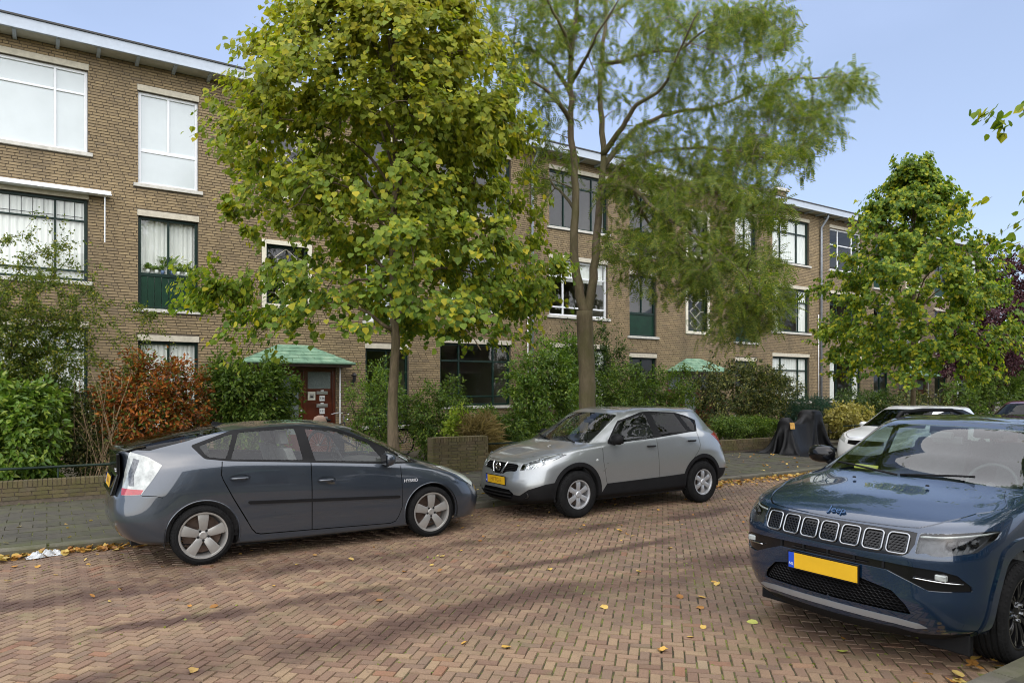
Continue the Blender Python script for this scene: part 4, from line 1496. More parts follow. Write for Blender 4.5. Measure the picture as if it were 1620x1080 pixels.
# ---------------------------------------------------------------- dark blue-grey hatchback (nearest car on the left)
def X(s):
    """parse rows written as 'x,y,z x,y,z ...'"""
    return [tuple(map(float, q.split(','))) for q in s.split()]
rows_p = [
 X('-2.02,0,.27 -2.0,.45,.27 -1.93,.66,.26 -1.72,.77,.25 -1.35,.79,.20 -.9,.79,.17 -.2,.79,.16 .4,.79,.16 .95,.79,.16 1.35,.79,.17 1.75,.73,.17 2.02,.57,.17 2.13,.32,.17 2.17,0,.17'),
 X('-2.12,0,.33 -2.09,.47,.33 -2.0,.70,.31 -1.75,.82,.28 -1.35,.848,.24 -.9,.848,.20 -.2,.848,.19 .4,.848,.185 .95,.848,.185 1.35,.842,.19 1.80,.79,.195 2.1,.61,.20 2.2,.35,.20 2.235,0,.20'),
 X('-2.21,0,.53 -2.18,.50,.53 -2.08,.735,.53 -1.78,.846,.50 -1.35,.864,.47 -.9,.864,.45 -.2,.864,.43 .4,.864,.42 .95,.864,.42 1.35,.86,.43 1.82,.815,.42 2.14,.64,.42 2.25,.38,.42 2.29,0,.42'),
 X('-2.19,0,.72 -2.16,.49,.72 -2.055,.715,.73 -1.78,.838,.75 -1.35,.868,.77 -.9,.870,.74 -.2,.8725,.70 .4,.87,.67 .95,.868,.65 1.35,.862,.65 1.80,.80,.62 2.09,.625,.59 2.20,.38,.58 2.24,0,.58'),
 X('-2.09,0,.98 -2.07,.46,.98 -1.99,.655,.99 -1.74,.785,1.01 -1.35,.835,1.03 -.9,.848,1.03 -.2,.852,.99 .4,.85,.95 .95,.838,.905 1.35,.82,.845 1.70,.755,.77 1.97,.60,.70 2.10,.37,.68 2.14,0,.68'),
 X('-2.10,0,1.13 -2.075,.45,1.13 -1.965,.63,1.12 -1.70,.745,1.10 -1.35,.812,1.085 -.9,.832,1.07 -.2,.836,1.03 .4,.832,.985 1.0,.805,.94 1.3,.755,.895 1.52,.655,.855 1.66,.51,.845 1.73,.3,.85 1.75,0,.855'),
 X('-2.13,0,1.225 -2.10,.43,1.22 -1.95,.60,1.205 -1.64,.695,1.19 -1.33,.775,1.155 -.9,.808,1.11 -.2,.815,1.06 .4,.81,1.01 1.04,.775,.962 1.14,.70,.965 1.21,.58,.975 1.26,.42,.985 1.29,.22,.99 1.30,0,.995'),
 X('-1.62,0,1.365 -1.60,.38,1.355 -1.52,.54,1.325 -1.40,.62,1.30 -1.2,.685,1.275 -.85,.722,1.27 -.2,.735,1.25 .35,.725,1.20 .74,.69,1.15 .81,.62,1.16 .86,.5,1.175 .90,.36,1.19 .92,.19,1.2 .93,0,1.2'),
 X('-1.10,0,1.45 -1.09,.33,1.44 -1.07,.47,1.42 -1.02,.55,1.408 -.92,.59,1.405 -.65,.615,1.42 -.2,.625,1.43 .12,.615,1.395 .32,.58,1.36 .38,.52,1.37 .43,.42,1.385 .46,.3,1.395 .48,.16,1.4 .49,0,1.403'),
 X('-.95,0,1.47 -.95,.28,1.46 -.93,.4,1.447 -.88,.47,1.44 -.8,.5,1.44 -.6,.52,1.457 -.2,.53,1.467 .06,.52,1.44 .2,.48,1.415 .25,.43,1.42 .28,.35,1.43 .30,.25,1.435 .32,.13,1.44 .32,0,1.44'),
 X('-.80,0,1.48 -.76,0,1.482 -.70,0,1.484 -.62,0,1.486 -.5,0,1.488 -.4,0,1.49 -.2,0,1.49 -.05,0,1.487 0,0,1.485 .03,0,1.483 .06,0,1.48 .09,0,1.477 .11,0,1.475 .12,0,1.474'),
]
WR = .317
def build_prius():
    root = thing('parked_car', 'dark blue-grey five-door hatchback parked nearest on the left, white tail lamps', 'car', (2.745, 8.985, 0), R(0), 'cars parked along the street')
    mats = dict(paint=paint('dark_blue_grey_paint', (.038, .048, .062), .5, .30), glass=M_CGLASS, trim=M_GBLK, blk=M_BLK, gap=M_GAP, clear=M_CLEARLENS, red=M_REDLENS, lglass=M_LAMPGLASS, refl=simple('lamp_inner_grey', (.12, .125, .13), .2, .6, var=.5, scale=40), hl=simple('milky_lamp_lens', (.50, .54, .50), .15, var=.15, coat=1.0), dglass=M_CGLASSD)
    win = rounded([(-1.45, 1.262), (-1.01, 1.412), (-.62, 1.438), (-.28, 1.445), (.2, 1.397), (.6, 1.243), (1.0, 1.065), (1.27, .938), (.78, .953), (-.15, 1.022), (-1.09, 1.088), (-1.33, 1.122)], .03)
    reg = [
     dict(name='front_door', view='side', mat='paint', pts=rounded([(-.187, 1.06), (-.178, .258), (.80, .232), (.885, .285), (.945, .42), (.925, .99)], .04)),
     dict(name='rear_door', view='side', mat='paint', pts=rounded([(-.197, 1.06), (-.188, .258), (-.79, .272), (-.85, .33), (-.925, .467), (-1.05, .69), (-1.165, .93), (-1.155, 1.11)], .03)),
     dict(name='hood', view='uv', mat='paint', mode='both', pts=[(9.35, 4.55), (10.2, 4.5), (11.2, 4.2), (13, 4.08), (13, 5.93), (9.6, 5.93)]),
     dict(name='shut_line', view='side', mat='gap', gap=.011, depth=0, off=-.008, pts=[(-.192, 1.05), (-.183, .255)]),
     dict(name='shut_line', view='side', mat='gap', gap=.011, depth=0, off=-.008, pts=[(-1.155, 1.09), (-1.17, .95), (-1.15, .89), (-1.05, .69), (-.925, .467), (-.85, .33), (-.81, .285), (-.76, .268), (-.183, .254), (.79, .228), (.86, .25), (.90, .31), (.945, .42), (.94, .70), (.93, .93)]),
     dict(name='shut_line', view='side', mat='gap', gap=.006, depth=0, off=-.006, pts=[(-1.93, .775), (-1.80, .765), (-1.74, .745)]),
     dict(name='shut_line', view='uv', mat='gap', gap=.006, depth=0, off=-.006, pts=[(9.4, 5.95), (9.3, 4.55), (10.2, 4.48), (11.2, 4.18), (13, 4.05)]),
     dict(name='rub_strip', view='side', mat='blk', off=.010, depth=.02, pts=rounded([(-.885, .645), (.905, .563), (.915, .545), (.905, .530), (-.88, .610), (-.90, .628)], .012)),
     dict(name='handle_recess', view='side', mat='paint', off=-.012, depth=0, pts=[(-.02 + .115 * math.cos(a), .815 + .042 * math.sin(a)) for a in np.linspace(0, 6.283, 20, endpoint=False)]),
     dict(name='handle_recess', view='side', mat='paint', off=-.012, depth=0, pts=[(-.98 + .115 * math.cos(a), .90 + .042 * math.sin(a)) for a in np.linspace(0, 6.283, 20, endpoint=False)]),
     dict(name='window_trim', view='side', mat='blk', pts=win, vr=(4.5, 10)),
     dict(name='rear_quarter_window', view='side', mat='glass', off=-.004, vr=(4.5, 10), pts=rounded([(-1.375, 1.255), (-1.005, 1.383), (-1.115, 1.112), (-1.30, 1.145)], .03)),
     dict(name='rear_door_window', view='side', mat='glass', off=-.004, vr=(4.5, 10), pts=rounded([(-.945, 1.39), (-.33, 1.42), (-.275, 1.058), (-1.065, 1.108)], .025)),
     dict(name='front_door_window', view='side', mat='glass', off=-.004, vr=(4.5, 10), pts=rounded([(-.215, 1.41), (.19, 1.367), (.555, 1.222), (.74, .985), (-.135, 1.043)], .025)),
     dict(name='front_quarter_window', view='side', mat='glass', off=-.004, vr=(4.5, 10), pts=rounded([(.765, 1.13), (1.19, .952), (.80, .972)], .015)),
     dict(name='windshield', view='uv', mat='glass', mode='both', off=-.003, pts=[(8.45, 6.12), (9, 6.10), (13, 6.08), (13, 7.95), (8.45, 7.92)]),
     dict(name='rear_window', view='uv', mat='dglass', mode='both', off=-.003, pts=[(0, 6.2), (2.3, 6.2), (2.55, 7.0), (2.4, 7.9), (0, 7.92)]),
     dict(name='tail_lamp', view='side', mat='clear', off=.004, depth=.03, ur=(1.2, 4), pts=rounded([(-2.02, 1.215), (-1.86, 1.16), (-1.735, 1.075), (-1.83, .93), (-1.935, .785), (-2.10, .775), (-2.06, 1.0)], .012)),
     dict(name='tail_lamp_reflector', view='side', mat='refl', off=.005, depth=.02, ur=(1.2, 4), parent='tail_lamp', pts=[(-1.985, 1.15), (-1.935, 1.13), (-1.985, .98), (-1.99, .87), (-2.035, .87), (-2.03, 1.0)]),
     dict(name='tail_lamp_red', view='side', mat='red', off=.005, depth=.03, ur=(1.2, 4), parent='tail_lamp', pts=[(-1.91, .832), (-1.937, .787), (-2.10, .777), (-2.09, .845)]),
     dict(name='headlamp', view='side', mat='hl', off=.004, depth=.02, ur=(9, 12.3), pts=[(1.55, .862), (1.70, .845), (1.86, .79), (2.0, .71), (2.07, .63), (2.03, .58), (1.93, .64), (1.80, .735), (1.68, .80)]),
     dict(name='front_grille', view='uv', mat='blk', mode='both', depth=.0, off=-.01, pts=[(11.6, 1.1), (13, 1.1), (13, 2.3), (11.9, 2.2)]),
     dict(name='arch_hole', view='side', mat='blk', hole=True, pts=circle(-1.35, .315, .365)),
     dict(name='arch_hole', view='side', mat='blk', hole=True, pts=circle(1.35, .315, .365)),
    ]
    S, ob = car_shell(root, rows_p, reg, mats)
    for x in (-1.35, 1.35):
        for s in (1, -1):
            make_wheel(root, x, s * .768, s, WR, .243, .205, 'five')
            lip = MB()
            uv = S.inv([(x + .372 * math.cos(a), .315 + .372 * math.sin(a)) for a in np.linspace(-.28, math.pi + .28, 34)], 'side')
            P = S.ev(uv[:, 0], uv[:, 1])
            lip.tube([(p[0], s * (p[1] - .003), p[2]) for p in P], .009, 6)
            lip.build('arch_lip', mats['paint'], root, smooth=True)
        wheel_well(root, x, .365, .315, .50, .855)
    u = MB(); u.box(-1.0, 1.0, -.78, .78, .15, .26); u.box(-2.0, -1.0, -.50, .50, .22, .34); u.box(1.0, 2.1, -.50, .50, .17, .3); u.build('underbody', M_UNDER, root)
    car_interior(root, dict(x0=-1.75, x1=1.15, hw=.72, zf=.32, zb=1.0, zh=.50, xs=-.15, xr=-1.05, xd=.98, zd=.93, xm=.42, zm=1.27), M_SEAT, M_DASH, 1)
    for s in (1, -1):
        mirror(root, .72, s * .82, 1.02, s, mats['paint'])
    handle_bar(ob['front_door'], S, -.02, .815, mats['paint'], .19)
    handle_bar(ob['rear_door'], S, -.98, .90, mats['paint'], .19)
    # lip spoiler across the tailgate
    sp = MB()
    for k in range(16):
        y0_, y1_ = -.56 + k * .07, -.56 + (k + 1) * .07
        q = []
        for yy in (y0_, y1_):
            d = -.10 * (yy / .56) ** 4
            q += [(-2.17 - d, yy, 1.222), (-2.06 - d, yy, 1.25), (-1.96 - d, yy, 1.268), (-1.98 - d, yy, 1.235), (-2.10 - d, yy, 1.20)]
        sp.add(q, [(i, (i + 1) % 5, 5 + (i + 1) % 5, 5 + i) for i in range(5)] + ([(0, 1, 2, 3, 4)] if k == 0 else []) + ([(5, 6, 7, 8, 9)] if k == 15 else []))
    sp.build('spoiler', M_GBLK, root, angle=40)
    tg = MB(); tg.prism([(-2.14, 1.195), (-2.105, 1.195), (-2.10, .98), (-2.15, .76), (-2.20, .76), (-2.135, .98)], -.50, .50, 'xz')
    tg.build('tailgate_panel', M_GBLK, root, bevel=.01)
    plate(root, (-2.18, 0, .88), (R(-8), 0, R(-90)), 'HX-11-J')
    em = MB(); em.lathe([(.05, -.004), (.062, -.006), (.066, 0)], 24, 'x', c=(-2.125, 0, 1.05)); em.lathe([(.02, -.004), (.03, -.006), (.034, 0)], 20, 'x', c=(-2.125, 0, 1.05))
    em.build('rear_emblem', M_CHROME, root, smooth=True)
    for s in (1, -1):   # badge on the front wing
        uv = S.inv([(1.06, .735)], 'side'); P = S.ev(uv[:, 0], uv[:, 1])[0]
        b = text_mesh('wing_badge', 'HYBRID', .055, simple('silver_badge', (.50, .51, .52), .3), root, (P[0], s * (P[1] + .004), P[2]), (R(90), 0, 0 if s < 0 else R(180)))
    rt = text_mesh('rear_badge', 'PRIUS', .06, M_CHROME, root, (-2.14, -.36, 1.01), (R(90), 0, R(-90)))
    an = MB(); an.prism([(-1.12, 1.45), (-.98, 1.468), (-1.10, 1.495)], -.015, .015, 'xz'); an.build('aerial', M_BLK, root)
    wipers(root, [[(1.27, .55, .995), (1.20, .1, 1.03)], [(1.29, .0, 1.0), (1.20, -.5, 1.02)]])
    return root
build_prius()
# ---------------------------------------------------------------- silver crossover
rows_q = [
 X('-2.0,0,.34 -1.98,.45,.34 -1.9,.68,.33 -1.7,.78,.31 -1.315,.80,.27 -.85,.80,.25 -.25,.80,.24 .35,.80,.24 .85,.80,.24 1.315,.80,.25 1.7,.74,.24 1.95,.58,.22 2.06,.32,.21 2.09,0,.21'),
 X('-2.1,0,.42 -2.08,.48,.42 -1.99,.72,.41 -1.75,.83,.39 -1.315,.87,.35 -.85,.858,.32 -.25,.858,.31 .35,.858,.31 .85,.858,.31 1.315,.87,.32 1.74,.82,.30 2.03,.63,.285 2.13,.36,.27 2.16,0,.27'),
 X('-2.14,0,.60 -2.12,.5,.60 -2.03,.75,.60 -1.77,.86,.59 -1.315,.889,.57 -.85,.872,.53 -.25,.87,.52 .35,.87,.51 .85,.872,.51 1.315,.889,.53 1.76,.85,.51 2.06,.665,.47 2.17,.38,.455 2.195,0,.455'),
 X('-2.07,0,.80 -2.05,.5,.80 -1.97,.73,.81 -1.74,.85,.82 -1.315,.8915,.85 -.85,.885,.81 -.25,.882,.79 .35,.88,.77 .85,.883,.76 1.315,.889,.77 1.74,.84,.72 2.02,.655,.665 2.13,.38,.64 2.155,0,.64'),
 X('-2.0,0,1.0 -1.98,.48,1.0 -1.9,.69,1.02 -1.68,.81,1.07 -1.315,.856,1.11 -.85,.864,1.11 -.25,.864,1.075 .35,.862,1.04 .85,.857,1.01 1.315,.84,.97 1.66,.78,.91 1.92,.62,.84 2.06,.38,.81 2.09,0,.81'),
 X('-1.93,0,1.13 -1.91,.46,1.13 -1.83,.66,1.14 -1.62,.775,1.155 -1.3,.832,1.165 -.85,.845,1.165 -.25,.845,1.12 .35,.842,1.08 .88,.825,1.04 1.2,.775,1.02 1.46,.68,.985 1.62,.53,.97 1.69,.3,.965 1.71,0,.965'),
 X('-1.86,0,1.2 -1.84,.44,1.2 -1.76,.62,1.2 -1.56,.735,1.205 -1.27,.803,1.21 -.85,.824,1.195 -.25,.827,1.145 .35,.822,1.10 .95,.775,1.06 1.06,.70,1.06 1.14,.58,1.065 1.19,.42,1.07 1.22,.22,1.07 1.23,0,1.07'),
 X('-1.70,0,1.38 -1.68,.42,1.38 -1.61,.57,1.375 -1.44,.66,1.37 -1.18,.71,1.37 -.8,.74,1.36 -.25,.745,1.335 .3,.735,1.29 .64,.69,1.25 .71,.62,1.26 .77,.5,1.27 .81,.36,1.28 .83,.19,1.285 .84,0,1.285'),
 X('-1.55,0,1.54 -1.53,.4,1.535 -1.46,.52,1.525 -1.32,.59,1.515 -1.1,.625,1.51 -.75,.645,1.525 -.25,.65,1.53 .1,.64,1.51 .25,.6,1.485 .32,.54,1.495 .37,.44,1.505 .41,.32,1.51 .43,.17,1.515 .44,0,1.515'),
 X('-1.46,0,1.565 -1.44,.34,1.56 -1.38,.45,1.555 -1.25,.51,1.55 -1.05,.54,1.55 -.7,.56,1.568 -.25,.565,1.575 .03,.55,1.56 .13,.5,1.545 .19,.45,1.55 .23,.37,1.555 .26,.27,1.56 .27,.14,1.565 .28,0,1.565'),
 X('-1.30,0,1.575 -1.25,0,1.58 -1.15,0,1.582 -1.0,0,1.585 -.8,0,1.588 -.55,0,1.59 -.25,0,1.592 -.1,0,1.59 -.05,0,1.588 -.02,0,1.585 .01,0,1.582 .04,0,1.58 .06,0,1.578 .07,0,1.577'),
]
def bars_on(S, view, lines, rad, n=6):
    b = MB()
    for pts in lines:
        q = densify(pts, .03, closed=False)
        uv = S.inv([(abs(a), c) for a, c in q], view)
        P = S.ev(uv[:, 0], uv[:, 1])
        sg = [1 if a >= 0 else -1 for a, c in q]
        b.tube([(p[0] + .004, s_ * p[1], p[2]) for p, s_ in zip(P, sg)], rad, n)
    return b

def arch_set(root, S, x, zc, r, wr, rimr, wid, ytrack, style, lipm, steer=0.0):
    for s in (1, -1):
        make_wheel(root, x, s * ytrack, s, wr, rimr, wid, style, steer)
    wheel_well(root, x, r, zc, .48, .85)

def build_qashqai():
    root = thing('parked_car', 'silver-grey crossover with black lower bumper parked in the middle, facing left', 'car', (7.80, 9.02, 0), R(180), 'cars parked along the street')
    mats = dict(paint=paint('silver_grey_paint', (.27, .285, .285), .6, .30), glass=M_CGLASSD, glassf=M_CGLASS, trim=M_GBLK, blk=M_BLK, gap=M_GAP, clear=M_LAMPGLASS, lampin=M_LAMPIN, red=M_REDLENS)
    win = rounded([(.72, 1.055), (.50, 1.275), (.38, 1.385), (-.10, 1.512), (-.30, 1.525), (-.87, 1.492), (-1.10, 1.44), (-1.32, 1.36), (-1.22, 1.18), (-1.02, 1.172), (-.25, 1.105), (.66, 1.028)], .02)
    reg = [
     dict(name='front_door', view='side', mat='paint', pts=rounded([(.84, 1.08), (.835, .80), (.76, .50), (.72, .40), (-.33, .43), (-.26, 1.13)], .03)),
     dict(name='rear_door', view='side', mat='paint', pts=rounded([(-.275, 1.13), (-.345, .43), (-.90, .45), (-.96, .56), (-1.03, .68), (-1.2, .86), (-1.25, .95), (-1.20, 1.2)], .03)),
     dict(name='shut_line', view='side', mat='gap', gap=.011, depth=0, off=-.008, pts=[(.845, 1.05), (.838, .80), (.77, .50), (.735, .40)]),
     dict(name='shut_line', view='side', mat='gap', gap=.011, depth=0, off=-.008, pts=[(-.265, 1.125), (-.34, .43)]),
     dict(name='shut_line', view='side', mat='gap', gap=.011, depth=0, off=-.008, pts=[(-1.20, 1.17), (-1.25, .95), (-1.2, .86), (-1.03, .68), (-.96, .56)]),
     dict(name='hood', view='uv', mat='paint', mode='both', pts=[(9.35, 4.6), (10.1, 4.6), (11.0, 4.35), (12.0, 4.1), (13, 4.06), (13, 5.93), (9.6, 5.93)]),
     dict(name='shut_line', view='uv', mat='gap', gap=.006, depth=0, off=-.006, pts=[(9.4, 5.95), (9.3, 4.6), (10.1, 4.58), (11.0, 4.33), (12.0, 4.08), (13, 4.03)]),
     dict(name='lower_bumper', view='uv', mat='blk', mode='both', depth=.01, pts=[(9.5, 0), (13, 0), (13, 1.75), (12.3, 1.7), (11.9, 1.5), (11.5, 1.45), (11.0, 1.85), (10.3, 2.1), (9.5, 2.15)]),
     dict(name='rear_lower_bumper', view='uv', mat='blk', mode='both', depth=.01, pts=[(0, 0), (3.8, 0), (3.8, 1.95), (2.6, 1.75), (0, 1.6)]),
     dict(name='sill_cladding', view='side', mat='blk', off=.004, pts=[(.98, .18), (.76, .462), (.2, .475), (-.5, .492), (-.94, .508), (-1.02, .18)]),
     dict(name='arch_cladding', view='side', mat='blk', off=.007, depth=.02, pts=circle(1.315, .36, .452)),
     dict(name='arch_cladding', view='side', mat='blk', off=.007, depth=.02, pts=circle(-1.315, .36, .452)),
     dict(name='lower_grille', view='front', mat='gap', mode='both', off=-.02, depth=0, pts=[(0, .425), (.34, .415), (.42, .36), (.34, .275), (0, .265)]),
     dict(name='grille', view='front', mat='gap', mode='both', off=-.02, depth=0, pts=[(0, .795), (.40, .785), (.44, .765), (.435, .695), (.22, .665), (.15, .63), (0, .622)]),
     dict(name='window_trim', view='side', mat='blk', pts=win, vr=(4.5, 10)),
     dict(name='front_door_window', view='side', mat='glassf', off=-.004, vr=(4.5, 10), pts=rounded([(.37, 1.36), (-.187, 1.494), (-.247, 1.12), (.665, 1.043), (.485, 1.26)], .02)),
     dict(name='rear_door_window', view='side', mat='glass', off=-.004, vr=(4.5, 10), pts=rounded([(-.31, 1.507), (-.85, 1.475), (-1.0, 1.19), (-.40, 1.138)], .02)),
     dict(name='rear_quarter_window', view='side', mat='glass', off=-.004, vr=(4.5, 10), pts=rounded([(-.955, 1.452), (-1.27, 1.365), (-1.19, 1.198), (-1.10, 1.192)], .03)),
     dict(name='windshield', view='uv', mat='glassf', mode='both', off=-.003, pts=[(8.5, 6.12), (9, 6.10), (13, 6.08), (13, 7.95), (8.5, 7.92)]),
     dict(name='rear_window', view='uv', mat='glass', mode='both', off=-.003, pts=[(0, 6.1), (2.3, 6.1), (2.4, 7.9), (0, 7.9)]),
     dict(name='headlamp', view='front', mat='clear', off=.003, depth=.0, pts=rounded([(.485, .695), (.49, .795), (.62, .86), (.745, .925), (.79, .945), (.835, .93), (.815, .87), (.76, .79), (.68, .735)], .012), ur=(9.2, 13)),
     dict(name='tail_lamp', view='side', mat='red', off=.004, ur=(1.5, 4.2), pts=rounded([(-1.58, 1.12), (-1.80, 1.16), (-1.92, 1.02), (-1.97, .90), (-1.90, .885), (-1.76, 1.0)], .012)),
     dict(name='arch_hole', view='side', mat='blk', hole=True, pts=circle(-1.315, .36, .392)),
     dict(name='arch_hole', view='side', mat='blk', hole=True, pts=circle(1.315, .36, .392)),
    ]
    S, ob = car_shell(root, rows_q, reg, mats)
    for x in (-1.315, 1.315):
        arch_set(root, S, x, .36, .392, .342, .208, .215, .785, 'six', M_BLK)
    u = MB(); u.box(-.95, .95, -.79, .79, .22, .34); u.box(-1.95, -.95, -.5, .5, .28, .42); u.box(.95, 2.0, -.5, .5, .22, .36); u.build('underbody', M_UNDER, root)
    car_interior(root, dict(x0=-1.7, x1=1.1, hw=.73, zf=.42, zb=1.1, zh=.64, xs=-.2, xr=-1.1, xd=.90, zd=1.02, xm=.40, zm=1.37), M_SEATD, M_DASH, 1)
    for s in (1, -1): mirror(root, .60, s * .86, 1.12, s, M_BLK, (.10, .115, .085), .06)
    handle_bar(ob['front_door'], S, -.14, .985, M_BLK, .18)
    handle_bar(ob['rear_door'], S, -1.05, 1.035, M_BLK, .18)
    # headlamp bowls
    for s in (1, -1):
        hb = MB()
        for (y, z, r_) in ((.58, .765, .045), (.70, .83, .055)):
            uv = S.inv([(y, z)], 'front', ur=(9.2, 13)); P = S.ev(uv[:, 0], uv[:, 1])[0]
            c = Vector((P[0] - .05, s * (P[1] - .02), P[2]))
            hb.lathe([(.0, -.05), (r_ * .5, -.045), (r_, .0), (r_ * 1.1, .01)], 16, 'x', c=c)
            hb.lathe([(.0, .0), (r_ * .5, -.01), (r_ * .55, -.04)], 12, 'x', c=c)
        hb.build('headlamp_bowl', M_CHROME, ob['headlamp'][0 if s > 0 else 1], smooth=True)
        hk = MB()
        ys = np.linspace(.49, .83, 12)
        lo = [(y, np.interp(y, [.485, .68, .76, .835], [.695, .735, .79, .93])) for y in ys]
        hi = [(y, np.interp(y, [.485, .62, .745, .79, .835], [.80, .86, .925, .945, .932])) for y in ys]
        uvl = S.inv(lo, 'front', ur=(9.2, 13)); uvh = S.inv(hi, 'front', ur=(9.2, 13))
        a = S.ev(uvl[:, 0], uvl[:, 1]) - S.normal(uvl[:, 0], uvl[:, 1]) * .07; b_ = S.ev(uvh[:, 0], uvh[:, 1]) - S.normal(uvh[:, 0], uvh[:, 1]) * .07
        a2 = S.ev(uvl[:, 0], uvl[:, 1]); b2 = S.ev(uvh[:, 0], uvh[:, 1])
        v = [(*p,) for p in a2] + [(*p,) for p in a] + [(*p,) for p in b_] + [(*p,) for p in b2]
        n = 12
        f = [(k * n + i, k * n + i + 1, (k + 1) * n + i + 1, (k + 1) * n + i) for k in range(3) for i in range(n - 1)]
        hk.add([(p[0], s * p[1], p[2]) for p in v], f)
        hk.build('headlamp_housing', M_LAMPIN, ob['headlamp'][0 if s > 0 else 1], smooth=False)
    # grille bars, chrome V and emblem
    bars = bars_on(S, 'front', [[(-.42, z), (.42, z)] for z in (.685, .71, .735, .76)], .005)
    bars.build('grille_bars', M_MESHBLK, ob['grille'][0])
    for s in (1, -1):
        v = bars_on(S, 'front', [[(s * .185, .80), (s * .17, .74), (s * .10, .635)]], .016, 8); v.build('grille_chrome', M_CHROME, ob['grille'][0], smooth=True)
    em = MB(); em.lathe([(.045, .0), (.052, .012), (.066, .012), (.072, .0)], 28, 'x', c=(2.145, 0, .73)); em.box(2.146, 2.158, -.085, .085, .715, .745)
    em.build('front_emblem', M_CHROME, root, angle=40)
    lg = bars_on(S, 'front', [[(-.36, z), (.36, z)] for z in (.31, .36)], .012); lg.build('lower_grille_bars', M_BLK, ob['lower_grille'][0])
    for s in (1, -1):
        fl = MB()
        uv = S.inv([(.60, .36)], 'front'); P = S.ev(uv[:, 0], uv[:, 1])[0]
        fl.lathe([(.030, -.03), (.046, -.005), (.052, .0), (.056, -.03)], 20, 'x', c=(P[0] - .012, s * P[1], P[2]))
        fl.lathe([(.0, -.025), (.032, -.025)], 16, 'x', c=(P[0] - .012, s * P[1], P[2]))
        fl.build('fog_lamp_blank', simple('dark_satin', (.02, .02, .02), .35), root, angle=40)
    plate(root, (2.20, 0, .535), (R(2), 0, R(90)), 'HTTG 6')
    wipers(root, [[(1.17, .60, 1.075), (1.02, .1, 1.15)], [(1.19, .0, 1.085), (1.04, -.5, 1.14)]])
    # side repeater
    for s in (1, -1):
        uv = S.inv([(.96, .82)], 'side'); P = S.ev(uv[:, 0], uv[:, 1])[0]
        b = MB(); b.lathe([(.0, .008), (.016, .006), (.022, 0)], 14, 'y', c=(P[0], s * P[1], P[2])); b.v = [(a, (c if s > 0 else 2 * s * P[1] - c), d) for a, c, d in b.v]
        b.build('side_repeater', M_CLEARLENS, root, smooth=True)
    return root
build_qashqai()

# ---------------------------------------------------------------- blue sport utility with the seven-slot grille (right foreground)
rows_j = [
 X('-2.05,0,.34 -2.03,.46,.34 -1.95,.69,.33 -1.75,.79,.31 -1.318,.81,.28 -.85,.81,.26 -.25,.81,.25 .35,.81,.25 .85,.81,.25 1.318,.81,.26 1.72,.76,.25 1.97,.60,.225 2.07,.33,.215 2.10,0,.21'),
 X('-2.14,0,.44 -2.12,.49,.44 -2.03,.74,.43 -1.78,.85,.40 -1.318,.885,.36 -.85,.87,.34 -.25,.87,.33 .35,.87,.33 .85,.87,.33 1.318,.885,.34 1.77,.85,.33 2.03,.67,.30 2.13,.38,.285 2.16,0,.28'),
 X('-2.18,0,.62 -2.16,.52,.62 -2.07,.77,.62 -1.80,.875,.60 -1.318,.90,.57 -.85,.89,.54 -.25,.888,.53 .35,.888,.52 .85,.89,.52 1.318,.90,.53 1.80,.88,.53 2.08,.72,.52 2.18,.42,.51 2.21,0,.51'),
 X('-2.10,0,.85 -2.08,.51,.85 -2.0,.75,.86 -1.78,.87,.87 -1.318,.905,.90 -.85,.90,.86 -.25,.898,.84 .35,.898,.82 .85,.90,.80 1.318,.905,.80 1.81,.88,.775 2.08,.72,.755 2.18,.42,.745 2.21,0,.745'),
 X('-2.02,0,1.05 -2.0,.50,1.05 -1.92,.72,1.07 -1.73,.84,1.10 -1.318,.88,1.13 -.85,.888,1.13 -.25,.888,1.10 .35,.886,1.08 .85,.885,1.06 1.318,.872,1.035 1.76,.825,.985 2.00,.67,.955 2.10,.40,.945 2.13,0,.945'),
 X('-1.97,0,1.15 -1.95,.48,1.15 -1.87,.69,1.16 -1.69,.81,1.18 -1.3,.86,1.19 -.85,.868,1.185 -.25,.868,1.155 .35,.866,1.13 .88,.85,1.115 1.2,.80,1.105 1.47,.69,1.075 1.66,.54,1.065 1.74,.3,1.07 1.76,0,1.075'),
 X('-1.90,0,1.22 -1.88,.46,1.22 -1.80,.66,1.22 -1.63,.775,1.23 -1.28,.835,1.24 -.85,.848,1.22 -.25,.85,1.185 .35,.845,1.16 .92,.80,1.14 1.02,.73,1.145 1.10,.60,1.15 1.15,.43,1.155 1.18,.23,1.16 1.19,0,1.16'),
 X('-1.78,0,1.40 -1.76,.44,1.40 -1.69,.61,1.395 -1.53,.71,1.39 -1.22,.76,1.39 -.8,.775,1.38 -.25,.78,1.36 .3,.77,1.33 .60,.72,1.31 .67,.66,1.32 .73,.53,1.33 .77,.38,1.34 .79,.2,1.345 .80,0,1.345'),
 X('-1.66,0,1.56 -1.64,.42,1.555 -1.57,.55,1.55 -1.42,.62,1.545 -1.15,.66,1.545 -.75,.675,1.555 -.25,.68,1.56 .05,.67,1.545 .20,.63,1.525 .27,.57,1.535 .32,.46,1.545 .36,.33,1.55 .38,.17,1.555 .39,0,1.555'),
 X('-1.55,0,1.59 -1.53,.36,1.585 -1.46,.48,1.58 -1.32,.54,1.58 -1.08,.57,1.585 -.7,.58,1.595 -.25,.585,1.60 -.02,.575,1.59 .08,.53,1.575 .14,.48,1.58 .18,.39,1.585 .21,.28,1.59 .22,.14,1.595 .23,0,1.595'),
 X('-1.40,0,1.60 -1.35,0,1.605 -1.25,0,1.61 -1.1,0,1.615 -.9,0,1.62 -.6,0,1.625 -.25,0,1.625 -.1,0,1.62 -.05,0,1.618 -.02,0,1.615 .01,0,1.613 .04,0,1.61 .06,0,1.608 .07,0,1.607'),
]
